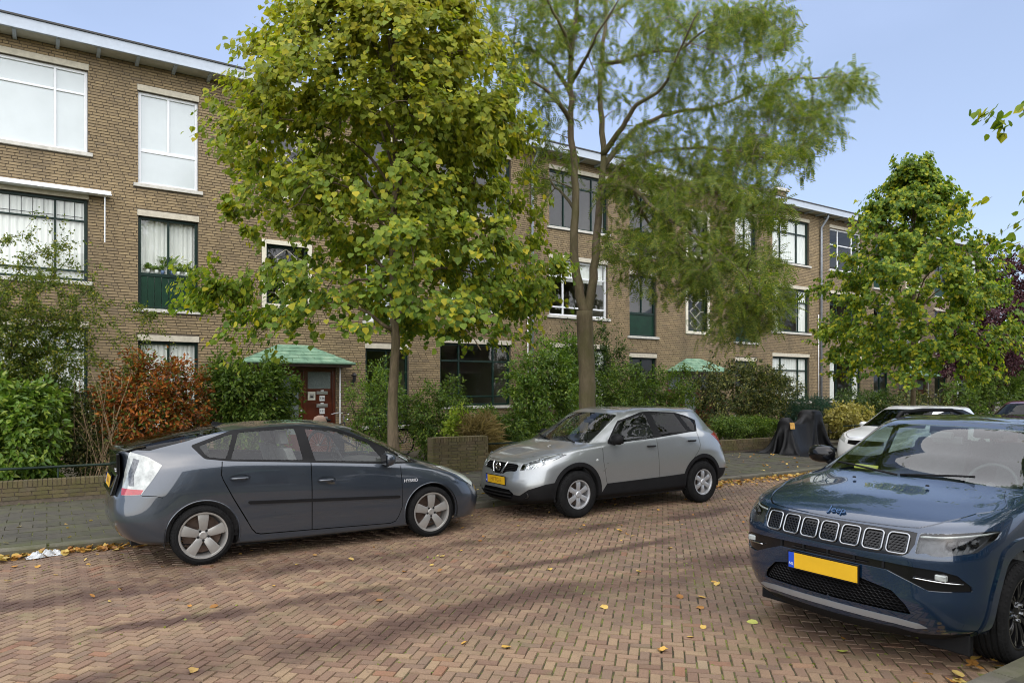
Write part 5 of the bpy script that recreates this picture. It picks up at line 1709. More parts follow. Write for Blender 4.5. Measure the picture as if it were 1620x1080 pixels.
def hexmesh(S, y0, y1, z0, z1, cell=.022, off=-.012, rad=.0032, inside=None):
    """staggered grille mesh of short bars laid on the surface"""
    b = MB()
    k = 0
    z = z0
    segs = []
    while z < z1:
        y = y0 + (cell / 2 if k % 2 else 0)
        while y < y1:
            a, c = (y, z), (y + cell * .5, z + cell * .30)
            d = (y + cell, z)
            segs.append((a, c, d))
            y += cell
        z += cell * .62; k += 1
    q = [p for s_ in segs for p in s_]
    uv = S.inv([(abs(p[0]), p[1]) for p in q], 'front')
    P = S.ev(uv[:, 0], uv[:, 1]); N = S.normal(uv[:, 0], uv[:, 1])
    P = P + N * off
    for i, s_ in enumerate(segs):
        if inside is not None and not all(inside(*p) for p in s_): continue
        pts = [(P[3 * i + j][0], math.copysign(P[3 * i + j][1], s_[j][0] if abs(s_[j][0]) > 1e-9 else 1), P[3 * i + j][2]) for j in range(3)]
        b.tube(pts, rad, 4, cap=False)
    return b

def build_jeep():
    root = thing('parked_car', 'glossy blue sport utility vehicle in the right foreground with seven-slot grille and blank yellow plate', 'car', (6.83, 3.10, .008), R(180 + 2.4), 'cars parked along the street')
    root.rotation_euler = (R(-1.1), 0, R(180 + 2.4))
    mats = dict(paint=paint('deep_blue_paint', (.006, .022, .052), .45, .22), glass=glass_mat('suv_windshield', (.72, .84, .80), refl=1.5), dglass=M_CGLASSD, trim=M_GBLK, blk=M_BLK, gap=M_GAP, clear=M_LAMPGLASS, red=M_REDLENS, strip=M_GREYSTRIP, roof=paint('black_roof_paint', (.012, .012, .014), .2, .2))
    win = rounded([(.80, 1.165), (.55, 1.36), (.28, 1.50), (-.2, 1.535), (-.8, 1.53), (-1.3, 1.49), (-1.38, 1.28), (-.85, 1.235), (.35, 1.165)], .03)
    arch = lambda x, g: rounded([(x - .47 - g, .10), (x - .44 - g, .50 + g * .3), (x - .29 - g * .6, .745 + g), (x - .12, .80 + g), (x + .14, .80 + g), (x + .30 + g * .6, .745 + g), (x + .42 + g, .50 + g * .3), (x + .45 + g, .10)], .06)
    reg = [
     dict(name='roof', view='uv', mat='roof', mode='both', depth=.01, pts=[(0, 8.25), (13, 8.12), (13, 10), (0, 10)]),
     dict(name='front_door', view='side', mat='paint', pts=rounded([(.82, 1.12), (.84, .60), (.80, .42), (-.30, .42), (-.22, 1.17)], .03)),
     dict(name='rear_door', view='side', mat='paint', pts=rounded([(-.235, 1.17), (-.315, .42), (-.88, .42), (-1.05, .75), (-1.25, .95), (-1.25, 1.24)], .03)),
     dict(name='shut_line', view='side', mat='gap', gap=.011, depth=0, off=-.008, pts=[(.825, 1.12), (.845, .60), (.80, .40)]),
     dict(name='hood', view='uv', mat='paint', mode='both', pts=[(9.35, 4.55), (10.15, 4.62), (10.9, 4.4), (11.5, 4.12), (13, 4.05), (13, 5.93), (9.6, 5.93)]),
     dict(name='shut_line', view='uv', mat='gap', gap=.008, depth=0, off=-.01, pts=[(9.4, 5.95), (9.3, 4.55), (10.15, 4.60), (10.9, 4.36), (11.5, 4.07), (13, 4.0)]),
     dict(name='lower_bumper', view='uv', mat='blk', mode='both', depth=.01, pts=[(9.6, 0), (13, 0), (13, 1.0), (11.8, 1.0), (11.4, .75), (9.6, .75)]),
     dict(name='sill_cladding', view='side', mat='blk', off=.004, pts=[(.9, .20), (.86, .43), (-.86, .43), (-.9, .20)]),
     dict(name='wheel_flare', view='side', mat='paint', off=.014, depth=.03, pts=arch(1.318, .075)),
     dict(name='wheel_flare', view='side', mat='paint', off=.014, depth=.03, pts=arch(-1.318, .075)),
     dict(name='grille_panel', view='front', mat='trim', mode='both', off=-.004, depth=.02, pts=[(0, .935), (.30, .935), (.50, .935), (.55, .93), (.555, .86), (.53, .80), (.49, .775), (.30, .768), (0, .765)]),
     dict(name='upper_intake', view='front', mat='trim', mode='both', off=-.012, depth=.02, pts=rounded([(0, .728), (.40, .722), (.70, .712), (.775, .69), (.83, .62), (.835, .585), (.64, .575), (.53, .62), (.40, .668), (0, .674)], .008)),
     dict(name='lower_intake', view='front', mat='gap', mode='both', off=-.035, depth=0, pts=rounded([(0, .585), (.22, .585), (.44, .54), (.52, .46), (.55, .395), (.27, .392), (0, .39)], .02)),
     dict(name='skid_strip', view='front', mat='strip', mode='both', off=.008, depth=.02, pts=[(0, .365), (.45, .36), (.58, .345), (.62, .325), (.56, .31), (.45, .318), (0, .322)]),
     dict(name='headlamp', view='front', mat='clear', off=.002, depth=0, ur=(9.3, 13), pts=rounded([(.565, .80), (.565, .93), (.70, .94), (.83, .955), (.872, .95), (.875, .90), (.845, .835), (.70, .80), (.65, .80), (.62, .815)], .014)),
     dict(name='window_trim', view='side', mat='blk', pts=win, vr=(4.5, 10)),
     dict(name='front_door_window', view='side', mat='dglass', off=-.004, vr=(4.5, 10), pts=rounded([(.70, 1.18), (.50, 1.355), (.25, 1.48), (-.18, 1.515), (-.20, 1.20), (.35, 1.175)], .02)),
     dict(name='rear_door_window', view='side', mat='dglass', off=-.004, vr=(4.5, 10), pts=rounded([(-.28, 1.515), (-.8, 1.51), (-1.2, 1.47), (-1.25, 1.27), (-.85, 1.245), (-.28, 1.205)], .02)),
     dict(name='windshield', view='uv', mat='glass', mode='both', off=-.003, pts=[(8.5, 6.12), (9, 6.10), (13, 6.08), (13, 7.98), (8.5, 7.95)]),
     dict(name='rear_window', view='uv', mat='dglass', mode='both', off=-.003, pts=[(0, 6.1), (2.3, 6.1), (2.4, 7.9), (0, 7.9)]),
     dict(name='tail_lamp', view='side', mat='red', off=.004, ur=(1.5, 4.2), pts=[(-1.62, 1.10), (-1.95, 1.12), (-2.02, .95), (-1.75, .98)]),
     dict(name='arch_hole', view='side', mat='blk', hole=True, pts=arch(-1.318, 0)),
     dict(name='arch_hole', view='side', mat='blk', hole=True, pts=arch(1.318, 0)),
    ]
    S, ob = car_shell(root, rows_j, reg, mats, grid=.032)
    for x in (-1.318, 1.318):
        arch_set(root, S, x, .40, .45, .352, .245, .225, .79, 'black', None)
    u = MB(); u.box(-.95, .95, -.80, .80, .24, .36); u.box(-1.95, -.9, -.5, .5, .3, .44); u.box(.9, 2.04, -.5, .5, .22, .36); u.build('underbody', M_UNDER, root)
    for s in (1, -1):
        q = MB(); q.box(1.78, 1.84, s * .62 - .16, s * .62 + .16, .13, .27); q.build('air_deflector', M_BLK, root, bevel=.01)
    car_interior(root, dict(x0=-1.7, x1=1.05, hw=.75, zf=.46, zb=1.15, zh=.70, xs=-.2, xr=-1.1, xd=.85, zd=1.10, xm=.36, zm=1.43), M_SEATD, M_DASHL, 1)
    for s in (1, -1): mirror(root, .64, s * .90, 1.235, s, M_GBLK, (.10, .13, .085), .08)
    handle_bar(ob['front_door'], S, -.10, 1.0, mats['paint'], .2)
    # seven slots: chrome ring, recess and mesh
    zc, hw, hh = .852, .062, .062
    for i in range(7):
        yc = (i - 3) * .152
        ol = rounded([(yc - hw, zc - hh), (yc + hw, zc - hh), (yc + hw, zc + hh), (yc - hw, zc + hh)], .028, 5)
        uv = S.inv([(abs(p[0]), p[1]) for p in ol], 'front'); P = S.ev(uv[:, 0], uv[:, 1]); N = S.normal(uv[:, 0], uv[:, 1])
        sgn = np.array([1 if p[0] >= 0 else -1 for p in ol])
        P[:, 1] *= sgn; N[:, 1] *= sgn
        a = P + N * .004
        slot = MB()
        pts = [tuple(p) for p in a] + [tuple(a[0]), tuple(a[1])]
        slot.tube(pts, .0072, 6, cap=False)
        so = slot.build('grille_slot', simple('satin_slot_ring', (.30, .31, .32), .25, .9), ob['grille_panel'][0], smooth=True)
        rc = MB(); n = len(P)
        b_ = P - N * .003
        rc.add([tuple(p) for p in b_] + [tuple(b_.mean(0))], [(j, (j + 1) % n, n) for j in range(n)])
        rc.build('slot_back', M_GAP, so)
        hm = hexmesh(S, yc - hw, yc + hw, zc - hh, zc + hh, .026, .0015, .0042, lambda y, z, yc=yc: abs(y - yc) < hw - .004 and abs(z - zc) < hh - .004)
        hm.build('slot_mesh', M_MESHBLK, so)
    hm = hexmesh(S, -.54, .54, .40, .56, .034, -.022, .0045, lambda y, z: z < np.interp(abs(y), [0, .22, .44, .52, .55], [.57, .57, .53, .455, .39]))
    hm.build('intake_mesh', M_MESHBLK, ob['lower_intake'][0])
    q = bars_on(S, 'front', [[(-.28, .694), (.28, .694)]], .004); q.build('intake_bar', M_BLK, ob['upper_intake'][0])
    ud = MB()
    for y in (-.38, -.19, 0, .19, .38):
        uv = S.inv([(abs(y), .70)], 'front'); P = S.ev(uv[:, 0], uv[:, 1])[0]
        ud.box(P[0] - .02, P[0] - .002, y - .008, y + .008, .676, .724)
    ud.build('intake_divider', M_BLK, ob['upper_intake'][0])
    for s in (1, -1):
        k = 0 if s > 0 else 1
        # lamp housing, light bar and projector
        ys = np.linspace(.567, .872, 14)
        lo = [(y, np.interp(y, [.565, .62, .65, .70, .845, .875], [.80, .815, .80, .80, .835, .90])) for y in ys]
        hi = [(y, np.interp(y, [.565, .70, .83, .872], [.93, .94, .955, .95])) for y in ys]
        uvl = S.inv(lo, 'front', ur=(9.3, 13)); uvh = S.inv(hi, 'front', ur=(9.3, 13))
        Nl, Nh = S.normal(uvl[:, 0], uvl[:, 1]), S.normal(uvh[:, 0], uvh[:, 1])
        a2, b2 = S.ev(uvl[:, 0], uvl[:, 1]), S.ev(uvh[:, 0], uvh[:, 1])
        a, b_ = a2 - Nl * .05, b2 - Nh * .05
        v = [tuple(p) for p in a2] + [tuple(p) for p in a] + [tuple(p) for p in b_] + [tuple(p) for p in b2]
        n = 14
        hk = MB(); hk.add([(p[0], s * p[1], p[2]) for p in v], [(q_ * n + i, q_ * n + i + 1, (q_ + 1) * n + i + 1, (q_ + 1) * n + i) for q_ in range(3) for i in range(n - 1)])
        hk.build('headlamp_housing', simple('dark_chrome_lamp', (.05, .052, .055), .3, .5, var=.4, scale=30, spec=.3), ob['headlamp'][k])
        lb = MB()
        mid = (b2 * .88 + a2 * .12) - Nh * .018
        lb.tube([(p[0], s * p[1], p[2]) for p in mid], .008, 6); lb.build('light_bar', M_CLEARLENS, ob['headlamp'][k], smooth=True)
        pj = MB()
        for idx in (7, 9, 11):
            p = (a2[idx] * .55 + b2[idx] * .45) - Nl[idx] * .035
            pj.lathe([(.0, .018), (.02, .012), (.028, .0), (.032, -.01)], 16, 'x', c=(p[0], s * p[1], p[2]))
        pj.build('projector', M_GBLK, ob['headlamp'][k], smooth=True)
        fg = MB()
        uv = S.inv([(.70, .665)], 'front'); P = S.ev(uv[:, 0], uv[:, 1])[0]
        fg.box(P[0] - .03, P[0] + .006, s * P[1] - .035, s * P[1] + .035, P[2] - .018, P[2] + .022)
        fg.build('fog_lamp', M_CLEARLENS, root, bevel=.008)
        tr = bars_on(S, 'front', [[(s * .56, .648), (s * .70, .640), (s * .80, .635)]], .005); tr.build('fog_trim', M_CHROME, root, smooth=True)
        # roof rail
        rl = MB(); rl.tube([(.02, s * .60, 1.575), (-.08, s * .60, 1.63), (-.5, s * .60, 1.645), (-1.1, s * .585, 1.635), (-1.32, s * .57, 1.59)], .018, 8)
        rl.build('roof_rail', M_BLK, root, smooth=True)
        wn = MB(); wn.lathe([(.0, .012), (.012, .01), (.014, 0)], 10, 'z', c=(1.35, s * .28, 1.142)); wn.build('washer_nozzle', M_BLK, root)
    plate(root, (2.222, -.03, .60), (R(2), 0, R(90)), None)
    uv = S.inv([(2.075, .0)], 'top', ur=(11, 13)); P = S.ev(uv[:, 0], uv[:, 1])[0]
    tx = text_mesh('hood_lettering', 'Jeep', .075, simple('blue_chrome_letters', (.03, .07, .15), .2, .6), root, (P[0] + .004, 0, P[2] + .010), (R(42), 0, R(90)), ext=.006)
    wipers(root, [[(1.13, -.05, 1.175), (1.02, -.50, 1.21), (1.0, -.62, 1.215)], [(1.14, -.02, 1.18), (1.06, .38, 1.21), (1.05, .48, 1.215)]])
    st = MB(); st.box(.0, .012, -.10, .10, -.02, .02)
    so = st.build('permit_card', simple('yellow_card', (.42, .36, .05), .6), root); so.location = (.90, -.42, 1.18); so.rotation_euler = (0, R(-35), 0)
    # sensor on the glass
    sn = MB(); sn.box(.44, .50, -.08, .08, 1.44, 1.50); sn.build('mirror_sensor', M_DASH, root, bevel=.01)
    return root
build_jeep()

# ---------------------------------------------------------------- two more cars farther along the kerb
def build_far(loc, rz, label, rows, paint_m, zs=1.0, xs=1.0):
    root = thing('parked_car', label, 'car', loc, rz, 'cars parked along the street')
    rw = [[(x * xs, y, z * zs) for x, y, z in r] for r in rows]
    mats = dict(paint=paint_m, glass=M_CGLASSD, trim=M_GBLK, blk=M_BLK, gap=M_GAP, clear=M_CLEARLENS, red=M_REDLENS)
    z = zs
    win = rounded([(.72, 1.06 * z), (.38, 1.385 * z), (-.30, 1.52 * z), (-.87, 1.49 * z), (-1.32, 1.36 * z), (-1.22, 1.19 * z), (-.25, 1.11 * z), (.66, 1.035 * z)], .02)
    reg = [
     dict(name='shut_line', view='side', mat='gap', gap=.008, depth=0, off=-.008, pts=[(.845, 1.04 * z), (.838, .80 * z), (.735, .40 * z)]),
     dict(name='shut_line', view='side', mat='gap', gap=.008, depth=0, off=-.008, pts=[(-.265, 1.12 * z), (-.34, .43 * z)]),
     dict(name='shut_line', view='uv', mat='gap', gap=.008, depth=0, off=-.006, pts=[(9.4, 5.95), (9.3, 4.6), (10.1, 4.58), (11.0, 4.33), (12.0, 4.08), (13, 4.03)]),
     dict(name='window_trim', view='side', mat='blk', pts=win, vr=(4.5, 10)),
     dict(name='front_door_window', view='side', mat='glass', off=-.004, vr=(4.5, 10), pts=rounded([(.40, 1.34 * z), (-.187, 1.49 * z), (-.247, 1.125 * z), (.65, 1.055 * z)], .02)),
     dict(name='rear_door_window', view='side', mat='glass', off=-.004, vr=(4.5, 10), pts=rounded([(-.31, 1.50 * z), (-.86, 1.47 * z), (-1.22, 1.35 * z), (-1.15, 1.205 * z), (-.40, 1.14 * z)], .02)),
     dict(name='windshield', view='uv', mat='glass', mode='both', off=-.003, pts=[(8.5, 6.12), (13, 6.08), (13, 7.95), (8.5, 7.92)]),
     dict(name='rear_window', view='uv', mat='glass', mode='both', off=-.003, pts=[(0, 6.1), (2.3, 6.1), (2.4, 7.9), (0, 7.9)]),
     dict(name='headlamp', view='front', mat='clear', off=.003, ur=(9.2, 13), pts=[(.50, .71 * z), (.50, .80 * z), (.74, .915 * z), (.82, .92 * z), (.76, .80 * z)]),
     dict(name='grille', view='front', mat='gap', mode='both', off=-.01, depth=0, pts=[(0, .79 * z), (.42, .78 * z), (.42, .69 * z), (0, .64 * z)]),
     dict(name='lower_grille', view='front', mat='gap', mode='both', off=-.01, depth=0, pts=[(0, .44 * z), (.5, .43 * z), (.42, .30 * z), (0, .29 * z)]),
     dict(name='arch_hole', view='side', mat='blk', hole=True, pts=circle(-1.315 * xs, .34, .38)),
     dict(name='arch_hole', view='side', mat='blk', hole=True, pts=circle(1.315 * xs, .34, .38)),
    ]
    S, ob = car_shell(root, rw, reg, mats, grid=.055)
    for x in (-1.315 * xs, 1.315 * xs):
        arch_set(root, S, x, .34, .38, .325, .22, .2, .785, 'six', None)
    u = MB(); u.box(-.95, .95, -.79, .79, .2, .32); u.box(-1.9, 1.9, -.5, .5, .22, .34); u.build('underbody', M_UNDER, root)
    car_interior(root, dict(x0=-1.6, x1=1.05, hw=.72, zf=.38, zb=1.05 * z, zh=.58 * z, xs=-.2, xr=-1.05, xd=.85, zd=.98 * z, xm=.40, zm=1.34 * z), M_SEATD, M_DASH, 1)
    for s in (1, -1): mirror(root, .60, s * .85, 1.09 * z, s, paint_m, (.09, .10, .075), .06)
    return root
build_far((17.35, 8.95, 0), R(180), 'white car at the far kerb, seen beyond the blue vehicle, roof and bonnet showing', rows_q, paint('white_paint', (.62, .63, .62), .0, .3), .94)
build_far((23.8, 8.95, 0), R(180), 'dark red car parked farthest away behind the white one', rows_q, paint('dark_red_paint', (.10, .012, .014), .3, .3), .98)
# ================================================================ vegetation
def leaf_mat(name, stops, trans=.35, rough=.45, zgrad=None, patch=.35, spec=.25, gain=1.55):
    """stops: colours picked at random leaf by leaf; zgrad: (z0, z1, colour) autumn tint growing with height"""
    t = NT(name)
    r = t.rnd()
    stops = [(p_, tuple(min(.5, q * gain) for q in c_)) for p_, c_ in stops]
    c = t.ramp(r, stops)
    w = t.worldpos()
    big = t.noise(.9, 4, .6, w)
    c = t.mix(patch, c, t.ramp(big, [(.3, (.55, .60, .5)), (.7, (1.45, 1.35, 1.2))]), 'MULTIPLY')
    if zgrad:
        sx = t.node('SeparateXYZ'); t.l.new(w, sx.inputs[0])
        k = t.math('DIVIDE', t.math('SUBTRACT', sx.outputs[2], zgrad[0]), zgrad[1] - zgrad[0], True)
        k = t.math('MULTIPLY', k, t.ramp(t.noise(1.5, 3, .6, w), [(.3, (.25, .25, .25)), (.65, (1, 1, 1))]))
        r2 = t.math('FRACT', t.math('MULTIPLY', r, 7.31))
        c = t.mix(t.math('MULTIPLY', k, t.math('ADD', t.math('MULTIPLY', r2, .7), .3)), c, zgrad[2])
    p = t.node('BsdfPrincipled')
    t.l.new(c, p.inputs['Base Color']); p.inputs['Roughness'].default_value = rough; p.inputs['Specular IOR Level'].default_value = spec
    tl = t.node('BsdfTranslucent')
    t.l.new(t.mix(1.0, c, (1.25, 1.35, .75), 'MULTIPLY'), tl.inputs['Color'])
    m = t.node('MixShader'); m.inputs[0].default_value = trans
    t.l.new(p.outputs[0], m.inputs[1]); t.l.new(tl.outputs[0], m.inputs[2])
    t.l.new(m.outputs[0], t.out.inputs['Surface'])
    return t.mat

def bark_mat(name, c0, c1, moss=0.0, scale=14):
    t = NT(name)
    w = t.coord('Object')
    n = t.noise(scale, 6, .7, t.mapping(w, (1, 1, .22)), dist=.6)
    c = t.ramp(n, [(.32, c0), (.68, c1)])
    if moss:
        m = t.noise(1.4, 5, .6, w)
        c = t.mix(t.math('MULTIPLY', t.ramp(m, [(.42, (0, 0, 0)), (.62, (1, 1, 1))]), moss), c, (.085, .085, .022))
    p = t.principled(Base_Color=c, Roughness=.9)
    t.l.new(t.bump(n, .9, .02), p.inputs['Normal'])
    return t.mat

# leaf outlines: x across, y along, z up; folded on the midrib
HEART_V = np.array([(0, 0, 0), (0, 1, -.10), (-.44, .10, .06), (-.50, .48, .05), (.44, .10, .06), (.50, .48, .05)])
HEART_F = np.array([(0, 1, 3, 2), (0, 4, 5, 1)])
OVAL_V = np.array([(0, 0, 0), (0, 1, -.12), (-.26, .42, .07), (.26, .42, .07)])
OVAL_F = np.array([(0, 1, 2), (0, 3, 1)])
LONG_V = np.array([(0, 0, 0), (0, 1, -.10), (-.14, .45, .03), (.14, .45, .03)])
def frond(n=7):
    v, f = [], []
    for k in range(n):
        y = .12 + .86 * k / (n - 1)
        l = .17 * (1 - .35 * abs(k / (n - 1) - .45)); w = .068
        dz = -.22 * y * y
        for s in (-1, 1):
            b = len(v)
            v += [(0, y, dz), (s * l, y + .045, dz - .015), (s * l * .95, y + w + .05, dz - .02), (0, y + w, dz)]
            f.append((b, b + 1, b + 2, b + 3) if s > 0 else (b, b + 3, b + 2, b + 1))
    return np.array(v), np.array(f)
FROND_V, FROND_F = frond()

def norm(a): return a / np.maximum(np.linalg.norm(a, axis=-1, keepdims=True), 1e-9)

def leaf_cloud(name, parent, pos, d, nrm, size, TV, TF, mat, aspect=1.0, label=None):
    pos, d = np.asarray(pos, float), norm(np.asarray(d, float))
    nrm = np.asarray(nrm, float)
    n = norm(nrm - (nrm * d).sum(1, keepdims=True) * d)
    r = np.cross(d, n)
    s = np.asarray(size, float)[:, None, None]
    V = pos[:, None] + s * (TV[None, :, :1] * aspect * r[:, None] + TV[None, :, 1:2] * d[:, None] + TV[None, :, 2:] * n[:, None])
    k = len(TV)
    F = (TF[None] + (np.arange(len(pos)) * k)[:, None, None]).reshape(-1, TF.shape[1])
    o = mesh_np(name, V.reshape(-1, 3), F, mat, parent, smooth=False)
    return o

class Plant:
    """skeleton of tubes that targets are joined to, twig by twig"""
    def __init__(s, seed):
        s.r = np.random.default_rng(seed)
        s.mb = MB(); s.sk = []; s.skr = []; s.cache = None
        s.lp, s.ld, s.lt = [], [], []
    def limb(s, pts, r0, r1, n=8, sub=4, wob=.0):
        pts = np.array(pts, float)
        # smooth by Catmull-Rom
        out = []
        for i in range(len(pts) - 1):
            p0, p1, p2, p3 = pts[max(i - 1, 0)], pts[i], pts[i + 1], pts[min(i + 2, len(pts) - 1)]
            for k in range(sub):
                t = k / sub
                out.append(.5 * ((2 * p1) + (-p0 + p2) * t + (2 * p0 - 5 * p1 + 4 * p2 - p3) * t * t + (-p0 + 3 * p1 - 3 * p2 + p3) * t ** 3))
        out.append(pts[-1])
        out = np.array(out)
        if wob: out[1:-1] += s.r.normal(0, wob, out[1:-1].shape)
        m = len(out)
        rad = [r0 + (r1 - r0) * (i / (m - 1)) ** .8 for i in range(m)]
        s.mb.tube([tuple(p) for p in out], rad, n)
        for p, q in zip(out[1:], rad[1:]): s.sk.append(p); s.skr.append(q)
        return out
    def reach(s, target, rad, maxlen=None, sag=0.0, n=4, add=True, pts=5, rise=.25, minrad=0.0, jit=.06):
        """grow a branch from the nearest suitable skeleton point to the target"""
        if s.cache is None or len(s.cache[0]) != len(s.sk): s.cache = (np.array(s.sk), np.array(s.skr))
        sk = s.cache[0]; d = target - sk
        L = np.linalg.norm(d, axis=1)
        # prefer to leave from below or beside
        cost = L + .35 * np.maximum(0, -d[:, 2]) + (np.where(s.cache[1] < minrad, 5, 0) if minrad else 0)
        k = int(np.argmin(cost))
        st = sk[k]
        if maxlen and L[k] > maxlen: st = target + (st - target) / L[k] * maxlen
        v = target - st; ln = np.linalg.norm(v)
        out = []
        side = s.r.normal(0, jit, 3) * ln
        for i in range(pts):
            t = i / (pts - 1)
            p = st + v * t + side * math.sin(math.pi * t) + np.array([0, 0, 1.0]) * (rise * ln * math.sin(math.pi * t) - sag * ln * t * t)
            out.append(p)
        out = np.array(out)
        r0 = min(rad, s.skr[k] * .8)
        rr = [r0 + (rad * .35 - r0) * i / (pts - 1) for i in range(pts)]
        s.mb.tube([tuple(p) for p in out], rr, n, cap=False)
        if add:
            for p, q in zip(out[1:], rr[1:]): s.sk.append(p); s.skr.append(q)
        return out
    def leaves_on(s, path, count, f0=.25, spread=.05):
        seg = np.diff(path, axis=0)
        m = len(seg)
        t = s.r.uniform(f0, 1.0, count) * m
        i = np.minimum(t.astype(int), m - 1); fr = (t - i)[:, None]
        p = path[i] + seg[i] * fr + s.r.normal(0, spread, (count, 3))
        s.lp.append(p); s.ld.append(norm(seg[i])); s.lt.append(t / m)
    def leaves(s): return np.concatenate(s.lp), np.concatenate(s.ld)

M_BARK1 = bark_mat('ridged_grey_brown_bark', (.065, .048, .029), (.22, .165, .10), .3)
M_BARK2 = bark_mat('mossy_brown_bark', (.085, .063, .038), (.19, .148, .090), .6, 8)
M_BARKD = bark_mat('dark_twig_bark', (.028, .020, .013), (.07, .052, .035), .2)
M_TANSTEM = bark_mat('dry_tan_stems', (.18, .115, .06), (.36, .26, .15), 0)
M_LINDEN = leaf_mat('linden_leaf', [(0, (.034, .066, .010)), (.3, (.058, .100, .013)), (.6, (.092, .132, .016)), (.85, (.145, .165, .014)), (1, (.25, .21, .016))], .45, .55,
                    (2.6, 7.6, (.40, .34, .020)), gain=1.95)
M_LINDEN2 = leaf_mat('far_linden_leaf', [(0, (.035, .070, .012)), (.35, (.062, .105, .015)), (.7, (.125, .165, .014)), (.92, (.20, .20, .014)), (1, (.30, .24, .016))], .45, .55, gain=1.85)
M_LOCUST = leaf_mat('honey_locust_leaf', [(0, (.055, .085, .016)), (.4, (.092, .130, .022)), (.75, (.130, .165, .026)), (1, (.19, .19, .028))], .42, .6, gain=1.30)
M_PLUM = leaf_mat('purple_plum_leaf', [(0, (.022, .008, .013)), (.6, (.042, .014, .022)), (1, (.075, .030, .034))], .25, .45)

def make_linden(name, loc, label, mat, seed=3, nleaf=72000, H=8.9, ws=(2.15, 2.62, 2.72, 2.45, 1.95, 1.42, .98, .35), asym=.10, ncl=300, lsz=(.058, .106)):
    P = Plant(seed)
    root = thing(name, label, 'tree', loc, 0, 'street trees')
    trunk = P.limb([(0, 0, -.05), (.01, .0, .6), (-.02, .02, 1.5), (.03, .0, 2.6), (.0, .04, 4.0), (.05, .02, 5.6), (.02, .05, 7.0), (.06, .03, H - .4)], .118, .018, 12, 4, .006)
    # root flare and bark ridges on the trunk come from the bark relief
    nb = len(P.mb.v)
    zs = [2.0, 3.0, 4.2, 5.4, 6.6, 7.6, 8.3, 9.0]; AL = math.atan2(CF, -CS)
    ga = 0.0
    prim = []
    for i in range(30):
        f = i / 29
        z0 = 2.75 + 5.0 * f
        ga += 2.39996 + P.r.uniform(-.3, .3)
        zt = z0 + .25 + 1.1 * (1 - abs(f - .5)) * P.r.uniform(.3, 1.0) - (.9 if f < .22 else 0) * P.r.uniform(.4, 1.1)
        L = np.interp(zt, zs, ws) * P.r.uniform(.72, .98)
        tx, ty = math.cos(ga) * L, math.sin(ga) * L
        droop = -.45 if f < .3 else (-.12 if f < .6 else .05)
        P.limb([(.02 * math.cos(ga), .02 * math.sin(ga), z0), (tx * .30, ty * .30, z0 + (zt - z0) * .5 + .30), (tx * .68, ty * .68, zt + .15), (tx, ty, zt + droop)], .034 - .012 * f, .007, 6, 3, .02)
    # secondary boughs
    for i in range(210):
        z = P.r.uniform(2.9, 8.7)
        a = P.r.uniform(0, 2 * math.pi); rr = np.interp(z, zs, ws) * P.r.uniform(.45, 1.03)
        P.reach(np.array([math.cos(a) * rr, math.sin(a) * rr, z]), .010, 1.5, sag=.12, rise=.12)
    cl = []
    while len(cl) < ncl:
        z = P.r.beta(1.2, 1.05) * 6.9 + 2.35
        a = P.r.uniform(0, 2 * math.pi); q = P.r.uniform(0, 1)
        lump = 1 + .10 * math.sin(3 * a + z * 1.7) + .10 * math.sin(5 * a - z * 2.9) + asym * math.cos(a - AL)
        rr = np.interp(z, zs, ws) * lump * (.30 + .72 * q ** .6)
        if z < 3.15 and rr < 1.75: continue
        if z < 2.75 and P.r.random() < .55: continue
        cl.append((math.cos(a) * rr, math.sin(a) * rr, z))
    cl = np.array(cl)
    ntw = int(nleaf / 24)
    per = int(nleaf / ntw)
    for i in range(ntw):
        c = cl[P.r.integers(ncl)]
        tg = c + P.r.normal(0, 1, 3) * np.array([.32, .32, .20])
        path = P.reach(tg, .0045, .6, sag=.28, rise=.06, n=3, add=False, pts=4)
        P.leaves_on(path, int(per * P.r.uniform(.6, 1.4)), .1, .05)
    lp, ld = P.leaves()
    n = len(lp)
    outv = np.concatenate([lp[:, :2], np.zeros((n, 1))], 1); outv = norm(outv)
    d = norm(ld * .5 + outv * .35 + np.array([0, 0, -.75]) + P.r.normal(0, .38, (n, 3)))
    nr = outv * .75 + np.array([0, 0, .75]) + P.r.normal(0, .42, (n, 3))
    sz = P.r.uniform(*lsz, n)
    P.mb.build('trunk', M_BARK1, root, smooth=True)
    lv = leaf_cloud('crown', root, lp, d, nr, sz, HEART_V, HEART_F, mat)
    lv['kind'] = 'stuff'
    return root

def copy_tree(src, loc, rz, label, mat=None, scale=1.0, name=None):
    r = src.copy(); COL.objects.link(r)
    if name: r.name = name
    r.location = loc; r.rotation_euler = (0, 0, rz); r.scale = (scale,) * 3
    r['label'] = label
    for ch in list(src.children):
        c = ch.copy(); COL.objects.link(c); c.parent = r
        if mat and ch.name.startswith('crown'):
            c.data = ch.data.copy(); c.data.materials[0] = mat
    return r

def px(u, v, Z=None, Y=None):
    """photo pixel -> world point at view depth Z or on the plane y = Y"""
    t = (u - 810) / FPX
    if Z is None: Z = Y / (CS - CF * t)
    return np.array([Z * (CF + CS * t), Z * (CS - CF * t), CH - (v - CV) * Z / FPX])

linden = make_linden('linden_tree', (4.60, 10.45, .05), 'round-leaved tree turning yellow at the top, behind the dark hatchback', M_LINDEN)
linden2 = make_linden('linden_tree', (20.3, 10.5, .05), 'yellow-green round-leaved tree at the right, beyond the white car', M_LINDEN2, 9, 46000, 8.0, (1.9, 2.7, 2.9, 2.65, 2.2, 1.5, .75, .15), .05, 240, (.075, .13))
linden2.scale = (.84, .84, .90)
copy_tree(linden2, (11.66, 1.35, .05), R(75), 'tree at the right edge with one leafy twig tip entering the sky', M_LINDEN2, 1.0)

